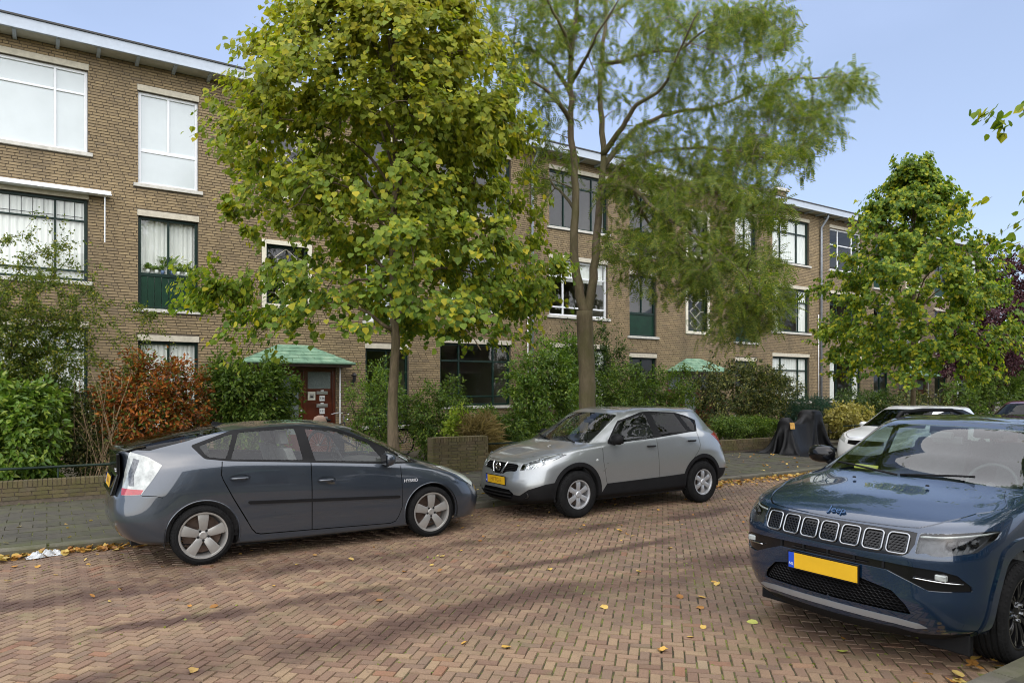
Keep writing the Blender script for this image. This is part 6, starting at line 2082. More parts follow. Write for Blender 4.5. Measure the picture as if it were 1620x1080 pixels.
def make_locust():
    P = Plant(21)
    base = px(929, 690, 13.35); base[2] = .05
    root = thing('honey_locust_tree', 'tall feathery tree with forked mossy trunk, behind the silver crossover', 'tree', tuple(base), 0, 'street trees')
    rt = np.array([CS, -CF, 0]); fw = np.array([CF, CS, 0])
    def W(u, v, d=0.0): return px(u, v, 13.35 + d) - base
    P.limb([W(930, 768), W(930, 690), W(929, 610), W(926, 545), W(925, 492)], .160, .150, 14, 4, .006)
    def L(pts, r0, r1, n=8): return P.limb([W(*p) for p in pts], r0, r1, n, 4, .012)
    L([(926, 500), (914, 450), (908, 380), (911, 300), (905, 220), (903, 140), (905, 80), (912, 20), (918, -70)], .104, .03, 10)
    L([(926, 500), (937, 455), (942, 390), (950, 310, .2), (955, 250, .3), (950, 170, .5), (953, 90, .8), (960, 10, 1.0), (965, -80, 1.2)], .098, .03, 10)
    for pts, r0 in [
        ([(905, 195), (885, 165, -.4), (860, 140, -.8), (832, 126, -1.1), (812, 124, -1.3)], .055),
        ([(904, 150), (880, 112, .5), (850, 84, .9), (800, 60, 1.4), (758, 20, 2.0)], .05),
        ([(905, 95), (893, 55, -.6), (868, 5, -1.0), (840, -60, -1.5)], .05),
        ([(905, 130), (925, 95, -.8), (945, 55, -1.4), (990, -20, -2.0)], .045),
        ([(953, 245, .3), (985, 200, -.1), (1010, 166, -.5), (1050, 138, -1.0), (1072, 85, -1.4), (1105, 20, -2.0)], .062),
        ([(952, 100, .8), (985, 98, .3), (1014, 86, 0), (1076, 78, -.4), (1118, 46, -.8), (1182, 16, -1.4)], .055),
        ([(955, 262, .3), (985, 225, .9), (1018, 196, 1.3), (1076, 176, 1.6), (1140, 166, 1.6), (1205, 138, 1.4), (1290, 122, 1.2), (1365, 135, 1.0)], .062),
        ([(950, 320, .2), (978, 296, -.5), (1002, 300, -1.0), (1035, 330, -1.5), (1080, 360, -1.9), (1140, 400, -2.0), (1190, 440, -2.0)], .055),
        ([(952, 300, .2), (985, 262, .0), (1040, 240, -.3), (1110, 235, -.7), (1190, 245, -.9), (1250, 262, -1.0)], .055),
        ([(1002, 300, -1.0), (1030, 360, -.6), (1070, 385, -.4), (1120, 430, -.3), (1170, 490, -.3)], .03),
        ([(908, 330), (885, 300, .6), (862, 280, 1.0), (840, 250, 1.2)], .035),
        ([(960, 30, 1.0), (1010, -10, 1.4), (1060, -50, 1.8)], .04),
        ([(908, 400), (880, 430, .8), (862, 470, 1.2)], .02),
    ]: L(pts, r0, .010)
    clusters = [  # u, v, du, dv, depth, weight
        (830, 40, 95, 55, .5, 8), (860, 150, 80, 60, 0, 5), (955, 35, 150, 55, .2, 7), (1110, 55, 120, 65, -.8, 9), (1200, 35, 75, 45, -1.2, 6),
        (1000, 130, 90, 50, .2, 4), (1150, 150, 110, 45, .8, 7), (1260, 140, 90, 45, 1.2, 6), (1350, 130, 40, 32, 1.0, 2.6), (1240, 205, 85, 45, .4, 6),
        (1080, 230, 110, 45, -.4, 9), (1190, 250, 100, 45, -.8, 8), (1290, 195, 50, 50, .6, 3), (1010, 300, 75, 45, -.5, 6), (1110, 310, 90, 40, -1.2, 7),
        (1090, 385, 95, 50, -1.4, 9), (1170, 430, 85, 55, -1.6, 9), (1210, 480, 55, 40, -1.4, 5), (1060, 430, 60, 45, -.8, 5), (1150, 510, 60, 40, -.8, 3),
        (870, 270, 50, 50, .8, 3), (985, 400, 40, 50, -.5, 3), (940, -30, 220, 40, 0, 6), (800, 95, 60, 40, .6, 3), (1210, 335, 50, 30, -1.2, 3)]
    wsum = sum(c[5] for c in clusters)
    for c in clusters:      # boughs first
        for k in range(int(5 + c[5] * 1.8)):
            a, q = P.r.uniform(0, 2 * math.pi), P.r.uniform(0, 1) ** .5
            P.reach(W(c[0] + c[2] * q * math.cos(a), c[1] + c[3] * q * math.sin(a), c[4] + P.r.normal(0, .6)), .013, 1.8, sag=.08, rise=.12, jit=.12)
    for c in clusters:
        for k in range(int(2600 * c[5] / wsum)):
            a, q = P.r.uniform(0, 2 * math.pi), P.r.uniform(0, 1) ** .5
            tg = W(c[0] + c[2] * q * math.cos(a), c[1] + c[3] * q * math.sin(a), c[4] + P.r.normal(0, .75))
            path = P.reach(tg, .0035, .7, sag=.22, rise=.10, n=3, add=False, pts=4, jit=.12)
            P.leaves_on(path, int(P.r.uniform(5, 10)), .2, .04)
    lp, ld = P.leaves()
    n = len(lp)
    d = norm(ld * .6 + np.array([0, 0, -.35]) + P.r.normal(0, .5, (n, 3)))
    nr = np.array([0, 0, 1.0]) + P.r.normal(0, .45, (n, 3))
    P.mb.build('trunk', M_BARK2, root, smooth=True)
    o = leaf_cloud('crown', root, lp, d, nr, P.r.uniform(.15, .25, n), FROND_V, FROND_F, M_LOCUST)
    o['kind'] = 'stuff'
    return root
make_locust()

def crown_tree(name, label, loc, blobs, trunk, mat, bark, n, size, TV, TF, seed, group=None, cat='tree'):
    """a tree or shrub with boughs reaching into ellipsoid lobes"""
    P = Plant(seed)
    root = thing(name, label, cat, loc, 0, group)
    for t_ in trunk: P.limb(t_[0], t_[1], t_[2], 7, 3, .015)
    vol = [b[3] * b[4] * b[5] for b in blobs]; vs_ = sum(vol)
    def rp(b, inner=.3):
        while True:
            v = P.r.normal(0, 1, 3); v /= np.linalg.norm(v)
            q = P.r.uniform(inner ** 3, 1) ** (1 / 3)
            lump = 1 + .16 * math.sin(v[0] * 7 + b[0] * 9 + v[2] * 5) + .10 * math.sin(v[1] * 11 + v[2] * 8)
            p = np.array(b[:3]) + v * np.array(b[3:6]) * q * lump
            if p[2] > .03: return p
    for b, vv in zip(blobs, vol):
        for k in range(max(5, int(70 * vv / vs_))): P.reach(rp(b), .008, 1.2, sag=.05, rise=.1, jit=.12, n=4)
    n = int(n * 3.1)
    nt = max(40, n // 14)
    for b, vv in zip(blobs, vol):
        for k in range(max(4, int(nt * vv / vs_))):
            path = P.reach(rp(b, .45), .003, .45, sag=.1, rise=.08, n=3, add=False, pts=3, jit=.12)
            P.leaves_on(path, int(14 * P.r.uniform(.6, 1.4)), .15, .05)
    lp, ld = P.leaves(); m = len(lp)
    c0 = np.mean([b[:3] for b in blobs], axis=0)
    outv = norm(lp - c0)
    d = norm(ld * .5 + outv * .5 + np.array([0, 0, -.15]) + P.r.normal(0, .5, (m, 3)))
    nr = outv * .6 + np.array([0, 0, .9]) + P.r.normal(0, .45, (m, 3))
    P.mb.build('trunk' if cat == 'tree' else 'stems', bark, root, smooth=True)
    o = leaf_cloud('crown' if cat == 'tree' else 'foliage', root, lp, d, nr, P.r.uniform(size[0], size[1], m) * 1.2, TV, TF, mat)
    o['kind'] = 'stuff'
    return root

def stems(n, spread, h, r, seed, lean=.3):
    q = np.random.default_rng(seed)
    out = []
    for i in range(n):
        x, y = q.uniform(-spread[0], spread[0]), q.uniform(-spread[1], spread[1])
        hh = h * q.uniform(.6, 1.0)
        lx, ly = q.normal(0, lean, 2)
        out.append(([(x, y, -.03), (x + lx * .3, y + ly * .3, hh * .4), (x + lx, y + ly, hh)], r, r * .4))
    return out

def shrub(name, label, u0, u1, v0, v1, Y, mat, n, size, TV=OVAL_V, TF=OVAL_F, seed=0, bark=M_BARKD, depth=.9, zb=.12, lobes=5, cat='shrub', nst=9):
    """a shrub that fills a pixel rectangle of the photograph on the plane y = Y"""
    a, b = px(u0, v1, Y=Y), px(u1, v0, Y=Y)
    um, vm = (u0 + u1) / 2, (v0 + v1) / 2
    top = px(um, v0, Y=Y)[2]
    cx, hw, h = (a[0] + b[0]) / 2, (b[0] - a[0]) / 2, top - zb
    q = np.random.default_rng(seed + 500)
    bl = [(0, 0, h * .46, hw * .92, depth * .8, h * .50)]
    for k in range(lobes):
        f = (k + .5) / lobes * 2 - 1
        bl.append((f * hw * .74, q.uniform(-.3, .3) * depth, h * q.uniform(.42, .72), hw * q.uniform(.28, .40), depth * q.uniform(.4, .6), h * q.uniform(.27, .34)))
    return crown_tree(name, label, (cx, Y, zb), bl, stems(nst, (hw * .5, depth * .35), h * .6, .016, seed), mat, bark, n, size, TV, TF, seed, 'front garden shrubs', cat)

G_MID = [(0, (.030, .058, .011)), (.4, (.052, .090, .015)), (.8, (.085, .130, .019)), (1, (.13, .165, .026))]
G_DARK = [(0, (.016, .034, .009)), (.5, (.032, .058, .013)), (.85, (.055, .085, .017)), (1, (.085, .11, .02))]
G_BRIGHT = [(0, (.040, .085, .011)), (.4, (.070, .128, .015)), (.8, (.115, .175, .02)), (1, (.17, .21, .03))]
M_SHMID, M_SHDARK, M_SHBRIGHT = leaf_mat('shrub_mid_green', G_MID), leaf_mat('shrub_dark_green', G_DARK), leaf_mat('shrub_bright_green', G_BRIGHT, spec=.5)
M_SHBROWN = leaf_mat('withered_orange_brown_leaf', [(0, (.08, .024, .008)), (.30, (.17, .050, .010)), (.60, (.26, .085, .014)), (.72, (.32, .14, .03)), (.76, (.045, .07, .015)), (1, (.09, .12, .02))], .3)
M_SHYEL = leaf_mat('pale_yellow_leaf', [(0, (.10, .10, .025)), (.5, (.24, .20, .05)), (1, (.38, .30, .10))], .3)
M_SHMOTTLE = leaf_mat('mottled_leaf', [(0, (.015, .025, .008)), (.45, (.035, .05, .014)), (.7, (.09, .10, .03)), (.9, (.17, .17, .05)), (1, (.10, .06, .03))], .3)
M_SHBLUE = leaf_mat('blue_green_needle', [(0, (.012, .035, .024)), (1, (.035, .075, .05))], .2)
M_COTON = leaf_mat('small_bright_leaf', [(0, (.035, .060, .010)), (.5, (.075, .105, .016)), (.85, (.13, .15, .02)), (1, (.22, .19, .03))], .4)
M_DRY = leaf_mat('dry_grass', [(0, (.10, .075, .03)), (1, (.22, .17, .08))], .3)

shrub('leafy_bush', 'bright green broad-leaved bush above the wall at the left edge', -60, 112, 585, 762, 14.3, M_SHBRIGHT, 3600, (.07, .12), seed=31)
shrub('green_shrub', 'dark tangled shrub under the arching branches at the left edge', -70, 140, 500, 760, 15.3, M_SHMID, 3600, (.035, .06), seed=32)
shrub('withered_shrub', 'orange-brown withered shrub with bare tan stems in front of the curtained window', 140, 338, 545, 760, 14.9, M_SHBROWN, 5200, (.05, .085), seed=33, lobes=6, bark=M_TANSTEM, nst=16)
shrub('green_shrub', 'thin green shrub behind the bare tan stems under the left window', 84, 205, 600, 760, 15.3, M_SHMOTTLE, 2600, (.04, .075), seed=51)
shrub('rhododendron_bush', 'full dark green bush in front of the entrance beside the withered shrub', 308, 478, 556, 740, 15.2, M_SHMID, 4600, (.06, .105), seed=34, lobes=7)
shrub('green_shrub', 'light green shrub between the entrance and the tree trunk', 548, 640, 556, 725, 16.0, M_SHBRIGHT, 2300, (.04, .07), seed=35)
shrub('green_shrub', 'dark dense shrub right of the near tree trunk, under the dark bay window', 632, 745, 592, 735, 15.6, M_SHMID, 3000, (.045, .08), seed=36)
shrub('green_shrub', 'low grey-green bramble behind the brick pier', 740, 850, 640, 735, 14.5, M_SHMID, 2200, (.05, .09), seed=37, zb=.3)
shrub('dry_grass_clump', 'tan dry grass clump spilling over the brick pier', 728, 790, 662, 725, 14.0, M_DRY, 1500, (.16, .30), LONG_V * [.25, 1, 1], OVAL_F, seed=38, depth=.3, cat='grass clump')
shrub('bright_seedling', 'small bright yellow-green seedling behind the pier', 700, 738, 640, 715, 14.2, leaf_mat('lime_leaf', [(0, (.10, .16, .015)), (1, (.22, .26, .03))], .4), 420, (.06, .10), seed=39, depth=.35)
shrub('tall_bush', 'tall fresh green bush left of the feathery tree trunk', 792, 930, 520, 730, 14.7, M_SHBRIGHT, 4200, (.055, .10), seed=40, lobes=7)
shrub('dark_yew_bush', 'dark evergreen bush behind the feathery tree trunk', 848, 1010, 500, 690, 16.8, M_SHDARK, 4600, (.05, .085), seed=41, lobes=7)
shrub('green_shrub', 'mid green thicket behind the roof of the silver crossover', 930, 1095, 566, 705, 14.9, M_SHMID, 4200, (.05, .085), seed=42, lobes=7)
shrub('mottled_shrub', 'pale mottled shrub in front of the second entrance', 1075, 1255, 556, 690, 15.4, M_SHMOTTLE, 4600, (.06, .10), seed=43, lobes=8)
shrub('green_shrub', 'brownish twiggy bush below the drooping feathery branches', 1165, 1275, 585, 690, 16.4, M_SHMOTTLE, 2400, (.05, .09), seed=44)
shrub('clipped_hedge', 'low spreading green hedge on the garden wall beside the covered motorcycle', 1118, 1232, 657, 700, 13.95, M_SHMID, 3000, (.04, .07), seed=45, zb=.42, depth=.5)
shrub('conifer_bush', 'blue-green feathery conifer behind the covered motorcycle', 1245, 1322, 622, 690, 15.2, M_SHBLUE, 2200, (.10, .16), LONG_V * [.4, 1, 1], OVAL_F, seed=46)
shrub('yellow_leaved_bush', 'pale yellow-leaved bush right of the covered motorcycle', 1306, 1368, 634, 692, 14.4, M_SHYEL, 1300, (.08, .13), seed=47)
shrub('dark_hedge', 'dark hedge in front of the far block', 1312, 1425, 606, 690, 15.9, M_SHDARK, 3000, (.06, .10), seed=48, lobes=6)
shrub('green_shrub', 'shrub in front of the farthest entrance', 1395, 1520, 612, 672, 15.2, M_SHMOTTLE, 2400, (.07, .11), seed=49)
shrub('dark_hedge', 'dense dark green shrubbery at the right edge behind the dark red car', 1490, 1680, 585, 672, 14.4, M_SHMID, 3600, (.08, .13), seed=50, lobes=7)

# purple-leaved plum in a front garden at the right
pb = px(1568, 640, Y=14.6)
crown_tree('purple_plum_tree', 'purple-leaved tree at the right edge behind the yellow-green tree', (pb[0], 14.6, .1),
           [(0, 0, 4.3, 3.0, 2.0, 2.1), (-1.4, 0, 3.4, 1.7, 1.2, 1.3), (1.3, 0, 5.8, 2.0, 1.4, 1.8), (.2, 0, 7.0, 1.0, 1.0, 1.5), (2.6, 0, 6.6, 1.7, 1.4, 1.7), (-2.4, .2, 3.0, 1.2, 1.0, .9), (3.2, 0, 4.4, 1.8, 1.4, 1.6)],
           [([(0, 0, -.1), (.05, 0, .9), (.3, 0, 2.2), (.5, 0, 4.0)], .11, .03), ([(.02, 0, .8), (-.5, .1, 1.6), (-1.2, 0, 2.9)], .06, .02), ([(.1, 0, 1.0), (.9, 0, 2.2), (1.8, 0, 4.2)], .07, .02)],
           M_PLUM, M_BARKD, 9500, (.09, .15), OVAL_V, OVAL_F, 61, 'garden trees')
gb = px(1590, 640, Y=16.5)
crown_tree('garden_tree', 'green garden tree at the far right edge below the purple one', (gb[0], 16.5, .1),
           [(0, 0, 2.6, 2.2, 1.6, 1.2), (2.4, 0, 3.0, 2.0, 1.5, 1.4), (-2.0, 0, 2.0, 1.3, 1.2, .9)],
           [([(0, 0, -.1), (.1, 0, 1.0), (.2, 0, 2.4)], .09, .03), ([(1.6, 0, -.1), (1.9, 0, 1.0), (2.4, 0, 2.6)], .08, .03)],
           M_SHMID, M_BARKD, 3000, (.10, .16), OVAL_V, OVAL_F, 62, 'garden trees')

# arching cotoneaster at the left edge: long sprays of tiny leaves
def make_arching():
    P = Plant(77)
    base = np.array([px(10, 740, Y=15.0)[0], 15.0, .12])
    root = thing('arching_shrub', 'tall arching shrub with long sprays of tiny leaves at the left edge', 'shrub', tuple(base), 0, 'front garden shrubs')
    def W(u, v, y=15.0): return px(u, v, Y=y) - base
    arcs = [[(5, 740), (-10, 620), (-5, 500), (30, 425), (70, 395), (95, 390)], [(10, 740), (20, 620), (20, 540), (60, 455), (110, 470), (128, 520)],
            [(15, 740), (30, 620), (70, 545), (130, 500), (190, 480), (243, 497)], [(8, 740), (30, 600), (60, 560), (120, 540), (180, 535), (240, 520)],
            [(0, 740), (-30, 600), (-30, 480), (-5, 400), (25, 370), (60, 385)], [(12, 740), (50, 640), (90, 590), (150, 570), (200, 580), (225, 570)],
            [(5, 740), (0, 580), (-20, 470), (-40, 430), (-60, 420)], [(8, 740), (40, 560), (90, 500), (140, 460), (150, 470)], [(5, 740), (15, 560), (40, 500), (90, 430), (120, 420)],
            [(0, 740), (10, 600), (40, 520), (100, 505), (160, 515), (205, 500)], [(0, 740), (-20, 560), (10, 470), (50, 440), (80, 440)]]
    for i, a in enumerate(arcs):
        dy = (i % 4 - 1.5) * .28
        path = P.limb([W(u, v, 15.0 + dy * min(1, k / 2)) for k, (u, v) in enumerate(a)], .014, .003, 5, 4, .02)
        P.leaves_on(path, 190, .35, .05)
        for k in range(26):
            st = path[P.r.integers(len(path) // 3, len(path))]
            tg = st + P.r.normal(0, .26, 3) + np.array([.08, 0, -.02])
            tw = P.reach(tg, .003, .5, sag=.15, rise=.08, n=3, add=False, pts=4)
            P.leaves_on(tw, 30, .1, .03)
    for k in range(620):
        q = P.r.uniform(0, 1)
        tg = W(P.r.uniform(-60, 60) + 100 * P.r.random() ** 2, 430 + 230 * P.r.beta(1.7, 1.5), 15.0 + P.r.normal(0, .35))
        tw = P.reach(tg, .003, .6, sag=.15, rise=.08, n=3, add=False, pts=4)
        P.leaves_on(tw, 30, .1, .04)
    lp, ld = P.leaves(); n = len(lp)
    P.mb.build('stems', M_BARKD, root, smooth=True)
    o = leaf_cloud('foliage', root, lp, ld + P.r.normal(0, .8, (n, 3)), np.array([0, 0, 1.0]) + P.r.normal(0, .6, (n, 3)), P.r.uniform(.035, .058, n), OVAL_V, OVAL_F, M_COTON, 1.2)
    o['kind'] = 'stuff'
make_arching()
# bare tan stems left of the withered shrub
def make_stems():
    P = Plant(91)
    a = px(150, 745, Y=14.5); base = np.array([a[0], 14.5, .12])
    root = thing('bare_stems', 'bundle of bare upright tan stems between the bright bush and the withered shrub', 'shrub', tuple(base), 0, 'front garden shrubs')
    for k in range(28):
        u = P.r.uniform(108, 215); y = 14.5 + P.r.uniform(-.3, .3)
        b = px(P.r.uniform(130, 190), 745, Y=y) - base; b[2] = -.02
        t = px(u, P.r.uniform(575, 680), Y=y) - base
        m = (b + t) / 2 + np.array([P.r.normal(0, .06), 0, .05])
        P.limb([b, m, t], .008, .003, 4, 3, .008)
        if P.r.random() < .6: P.leaves_on(np.array([b, m, t]), 40, .15, .09)
    lp, ld = P.leaves(); n = len(lp)
    P.mb.build('stems', M_TANSTEM, root, smooth=True)
    o = leaf_cloud('foliage', root, lp, ld + P.r.normal(0, .8, (n, 3)), np.array([0, 0, 1.0]) + P.r.normal(0, .6, (n, 3)), P.r.uniform(.03, .06, n), OVAL_V, OVAL_F, M_SHMOTTLE)
    o['kind'] = 'stuff'
make_stems()
# ================================================================ garden walls, rails, small things
def mat_garden_brick():
    t = NT('mossy_garden_brick')
    w = t.worldpos(); r = t.rnd()
    c = t.ramp(r, [(0, (.085, .062, .034)), (.3, (.13, .095, .050)), (.6, (.105, .082, .044)), (.85, (.16, .12, .062)), (1, (.09, .075, .05))])
    m = t.noise(2.4, 6, .7, w)
    c = t.mix(t.math('MULTIPLY', t.ramp(m, [(.38, (0, 0, 0)), (.64, (1, 1, 1))]), .7), c, (.080, .080, .018))
    f = t.noise(90, 3, .7, w)
    c = t.mix(.5, c, t.ramp(f, [(.3, (.6, .6, .6)), (.7, (1.3, 1.3, 1.3))]), 'MULTIPLY')
    p = t.principled(Base_Color=c, Roughness=.92)
    t.l.new(t.bump(f, .4, .004), p.inputs['Normal'])
    return t.mat
M_GBRICK = mat_garden_brick()
M_GREENIRON = simple('dark_green_iron_rail', (.006, .018, .011), .6, var=.3, spec=.3)

def garden_wall(label, x0, x1, h, near=0, y0=WALL_Y - .08, dep=.21, name='garden_wall'):
    """brick wall with a rowlock top; near: how many bricks are objects of their own"""
    root = MB().box(x0 + .012, x1 - .012, y0 + .012, y0 + dep - .012, 0, h - .012).build(name, M_MORTAR)
    tag(root, label, 'wall', 'low brick garden walls')
    cs = .064
    nc = max(1, int((h - PAVE_Z - .105) / cs))
    z0 = h - .105 - nc * cs
    B = []
    for k in range(nc):
        x = x0 - (.055 if k % 2 else 0)
        while x < x1:
            a, b = max(x, x0), min(x + .215, x1)
            if b - a > .03: B.append((a + .004, b - .004, y0, y0 + dep, z0 + k * cs + .005, z0 + (k + 1) * cs - .005))
            x += .22
    x = x0
    while x < x1 - .03:
        B.append((x + .004, min(x + .062, x1) - .003, y0 - .004, y0 + dep + .004, h - .10, h)); x += .064
    B = np.array(B)
    F6 = np.array([(0, 3, 2, 1), (4, 5, 6, 7), (0, 1, 5, 4), (1, 2, 6, 5), (2, 3, 7, 6), (3, 0, 4, 7)])
    u_, v_, Z_ = proj(B[:, 0], B[:, 2], B[:, 4])
    sc = np.where((u_ > -20) & (u_ < 1640), Z_, 1e9)
    idx = np.argsort(sc)[:near]
    unit = {}
    def corners(b, j=0):
        x0_, x1_, ya, yb, za, zb = b
        return [(x0_, ya + j, za), (x1_, ya + j, za), (x1_, yb, za), (x0_, yb, za), (x0_, ya + j, zb), (x1_, ya + j, zb), (x1_, yb, zb), (x0_, yb, zb)]
    for i in idx:
        c = B[i].reshape(3, 2).mean(1); d = B[i].reshape(3, 2)[:, 1] - B[i].reshape(3, 2)[:, 0]
        if 'me' not in unit:
            o = MB().box(-.5, .5, -.5, .5, -.5, .5).build('brick', M_GBRICK, root); unit['me'] = o.data
        else:
            o = bpy.data.objects.new('brick', unit['me']); link(o, root)
        o.location = (c[0], c[1] + random.uniform(-.003, .003), c[2]); o.scale = tuple(d)
        o.rotation_euler = (0, random.uniform(-.006, .006), random.uniform(-.006, .006))
    rest = [i for i in range(len(B)) if i not in set(idx.tolist())]
    if rest:
        V = np.array([corners(B[i], random.uniform(-.003, .003)) for i in rest])
        F = (F6[None] + (np.arange(len(rest)) * 8)[:, None, None]).reshape(-1, 4)
        o = mesh_np('brickwork', V.reshape(-1, 3), F, M_GBRICK, root); o['kind'] = 'stuff'
    return root

def rail(label, x0, x1, z, y, n):
    r = thing('garden_rail', label, 'railing', (x0, y, 0), 0, 'iron garden rails')
    b = MB(); b.tube([(0, 0, z), (x1 - x0, 0, z)], .021, 8); b.build('rail_bar', M_GREENIRON, r, smooth=True)
    for k in range(n):
        x = (x1 - x0) * (k + .5) / n
        MB().tube([(x, 0, .2), (x, 0, z - .01)], .015, 6).build('post', M_GREENIRON, r, smooth=True)

garden_wall('low mossy brick garden wall at the left, behind the dark hatchback', -3.0, 5.45, .45, 300)
rail('dark green rail above the low wall at the left edge', -3.0, 5.4, .63, WALL_Y + .10, 4)
garden_wall('higher brick pier wall between the dark hatchback and the silver crossover', 6.75, 8.12, .86, 240, y0=WALL_Y - .14, dep=.24, name='brick_pier')
garden_wall('low brick garden wall behind the silver crossover, under the hedge', 8.13, 20.35, .45, 60)
rail('dark green rail right of the brick pier', 8.15, 15.0, .66, WALL_Y + .10, 4)
garden_wall('narrow brick pier at the right end of the covered motorcycle', 20.37, 20.75, .80, 0, y0=WALL_Y - .10, dep=.24, name='brick_pier')
garden_wall('low brick wall right of the covered motorcycle', 21.9, 33.0, .48, 0)
rail('thin dark rail above the wall right of the covered motorcycle', 21.9, 30.0, .68, WALL_Y + .10, 6)
pt = MB().box(5.47, 6.73, WALL_Y - .02, FACADE_Y - .4, .10, .172).build('garden_path', M_TILE); tag(pt, kind='structure')

# ---------------------------------------------------------------- covered motorcycle
def drape(nx, ny, L, W, boxes, z0, steps=230, iters=10):
    """a sheet dropped over rounded boxes (x0, x1, y0, y1, z0, z1, radius) and the ground"""
    gx, gy = np.meshgrid(np.linspace(-L / 2, L / 2, nx), np.linspace(-W / 2, W / 2, ny), indexing='ij')
    q = np.random.default_rng(4)
    P = np.stack([gx, gy, np.full_like(gx, z0)], 2)
    P[:, :, 2] += q.normal(0, .004, (nx, ny))
    V = P.copy()
    dx, dy = L / (nx - 1), W / (ny - 1)
    links = []
    for (sx, sy, k) in ((1, 0, 1.0), (0, 1, 1.0), (1, 1, .35), (1, -1, .35), (2, 0, .12), (0, 2, .12)):
        links.append((sx, sy, math.hypot(sx * dx, sy * dy), k))
    def hold(A):
        for (x0, x1, y0, y1, za, zb, r) in boxes:
            c = np.array([(x0 + x1) / 2, (y0 + y1) / 2, (za + zb) / 2]); h = np.array([(x1 - x0) / 2, (y1 - y0) / 2, (zb - za) / 2]) - r
            d = A - c; cl = np.clip(d, -h, h); o = d - cl
            ln = np.linalg.norm(o, axis=2, keepdims=True)
            inside = (ln < r) & (ln > 1e-6)
            A = np.where(inside, c + cl + o / np.maximum(ln, 1e-6) * r, A)
            deep = ln[:, :, 0] <= 1e-6
            if deep.any():
                A[:, :, 2] = np.where(deep, zb, A[:, :, 2])
        A[:, :, 2] = np.maximum(A[:, :, 2], .006)
        return A
    for it in range(steps):
        vel = (P - V) * .965
        vel = np.clip(vel, -.05, .05)
        V = P.copy()
        P = P + vel; P[:, :, 2] -= .0022
        for k in range(iters):
            for (sx, sy, l0, st) in links:
                i1 = slice(sx, nx); i0 = slice(0, nx - sx)
                j1, j0 = (slice(sy, ny), slice(0, ny - sy)) if sy >= 0 else (slice(0, ny + sy), slice(-sy, ny))
                d = P[i1, j1] - P[i0, j0]
                ln = np.linalg.norm(d, axis=2, keepdims=True)
                corr = d * ((ln - l0) / np.maximum(ln, 1e-6)) * .25 * st
                D = np.zeros_like(P); D[i1, j1] -= corr; D[i0, j0] += corr
                P = P + D
            if k % 3 == 2: P = hold(P)
        P2 = hold(P)
        # friction where the sheet touches
        t = (np.linalg.norm(P2 - P, axis=2, keepdims=True) > 1e-7) | (P2[:, :, 2:] <= .0065)
        V = np.where(t, P2 - (P2 - V) * .25, V)
        P = P2
    return P
def moto_cover():
    root = thing('covered_motorcycle', 'motorcycle under a black rain cover by the garden wall', 'motorcycle', (18.15, 12.62, PAVE_Z), R(6))
    n, m = 58, 50
    V = drape(n, m, 3.25, 2.55, [(-.98, .92, -.14, .14, .0, .62, .06), (-.62, .9, -.18, .18, .3, .82, .06), (-.88, -.60, -.21, .21, .4, 1.0, .06),
                               (-.72, -.60, -.38, .38, .92, 1.02, .045), (.30, .92, -.26, .26, .7, 1.19, .07)], 1.26).reshape(-1, 3)
    F = [(i * m + j, i * m + j + 1, (i + 1) * m + j + 1, (i + 1) * m + j) for i in range(n - 1) for j in range(m - 1)]
    t = NT('black_rain_cover')
    w = t.coord('Object')
    nz = t.noise(9, 5, .65, t.mapping(w, (1.6, 1, .5)), dist=1.2)
    p = t.principled(Base_Color=t.ramp(nz, [(.3, (.003, .003, .0035)), (.7, (.006, .006, .007))]), Roughness=.45)
    p.inputs['Specular IOR Level'].default_value = .22
    t.l.new(t.bump(nz, .25, .02), p.inputs['Normal'])
    cv = mesh_np('rain_cover', V, F, t.mat, root, smooth=True)
    md = cv.modifiers.new('smooth', 'SUBSURF'); md.levels = 1; md.render_levels = 1
    st = MB(); st.box(-.075, .075, -.006, .006, -.09, .09)
    o = st.build('sticker', simple('orange_sticker', (.55, .30, .06), .5, var=.5, scale=14), root); o.location = (-.87, -.275, .78); o.rotation_euler = (R(-10), 0, R(-20))
moto_cover()

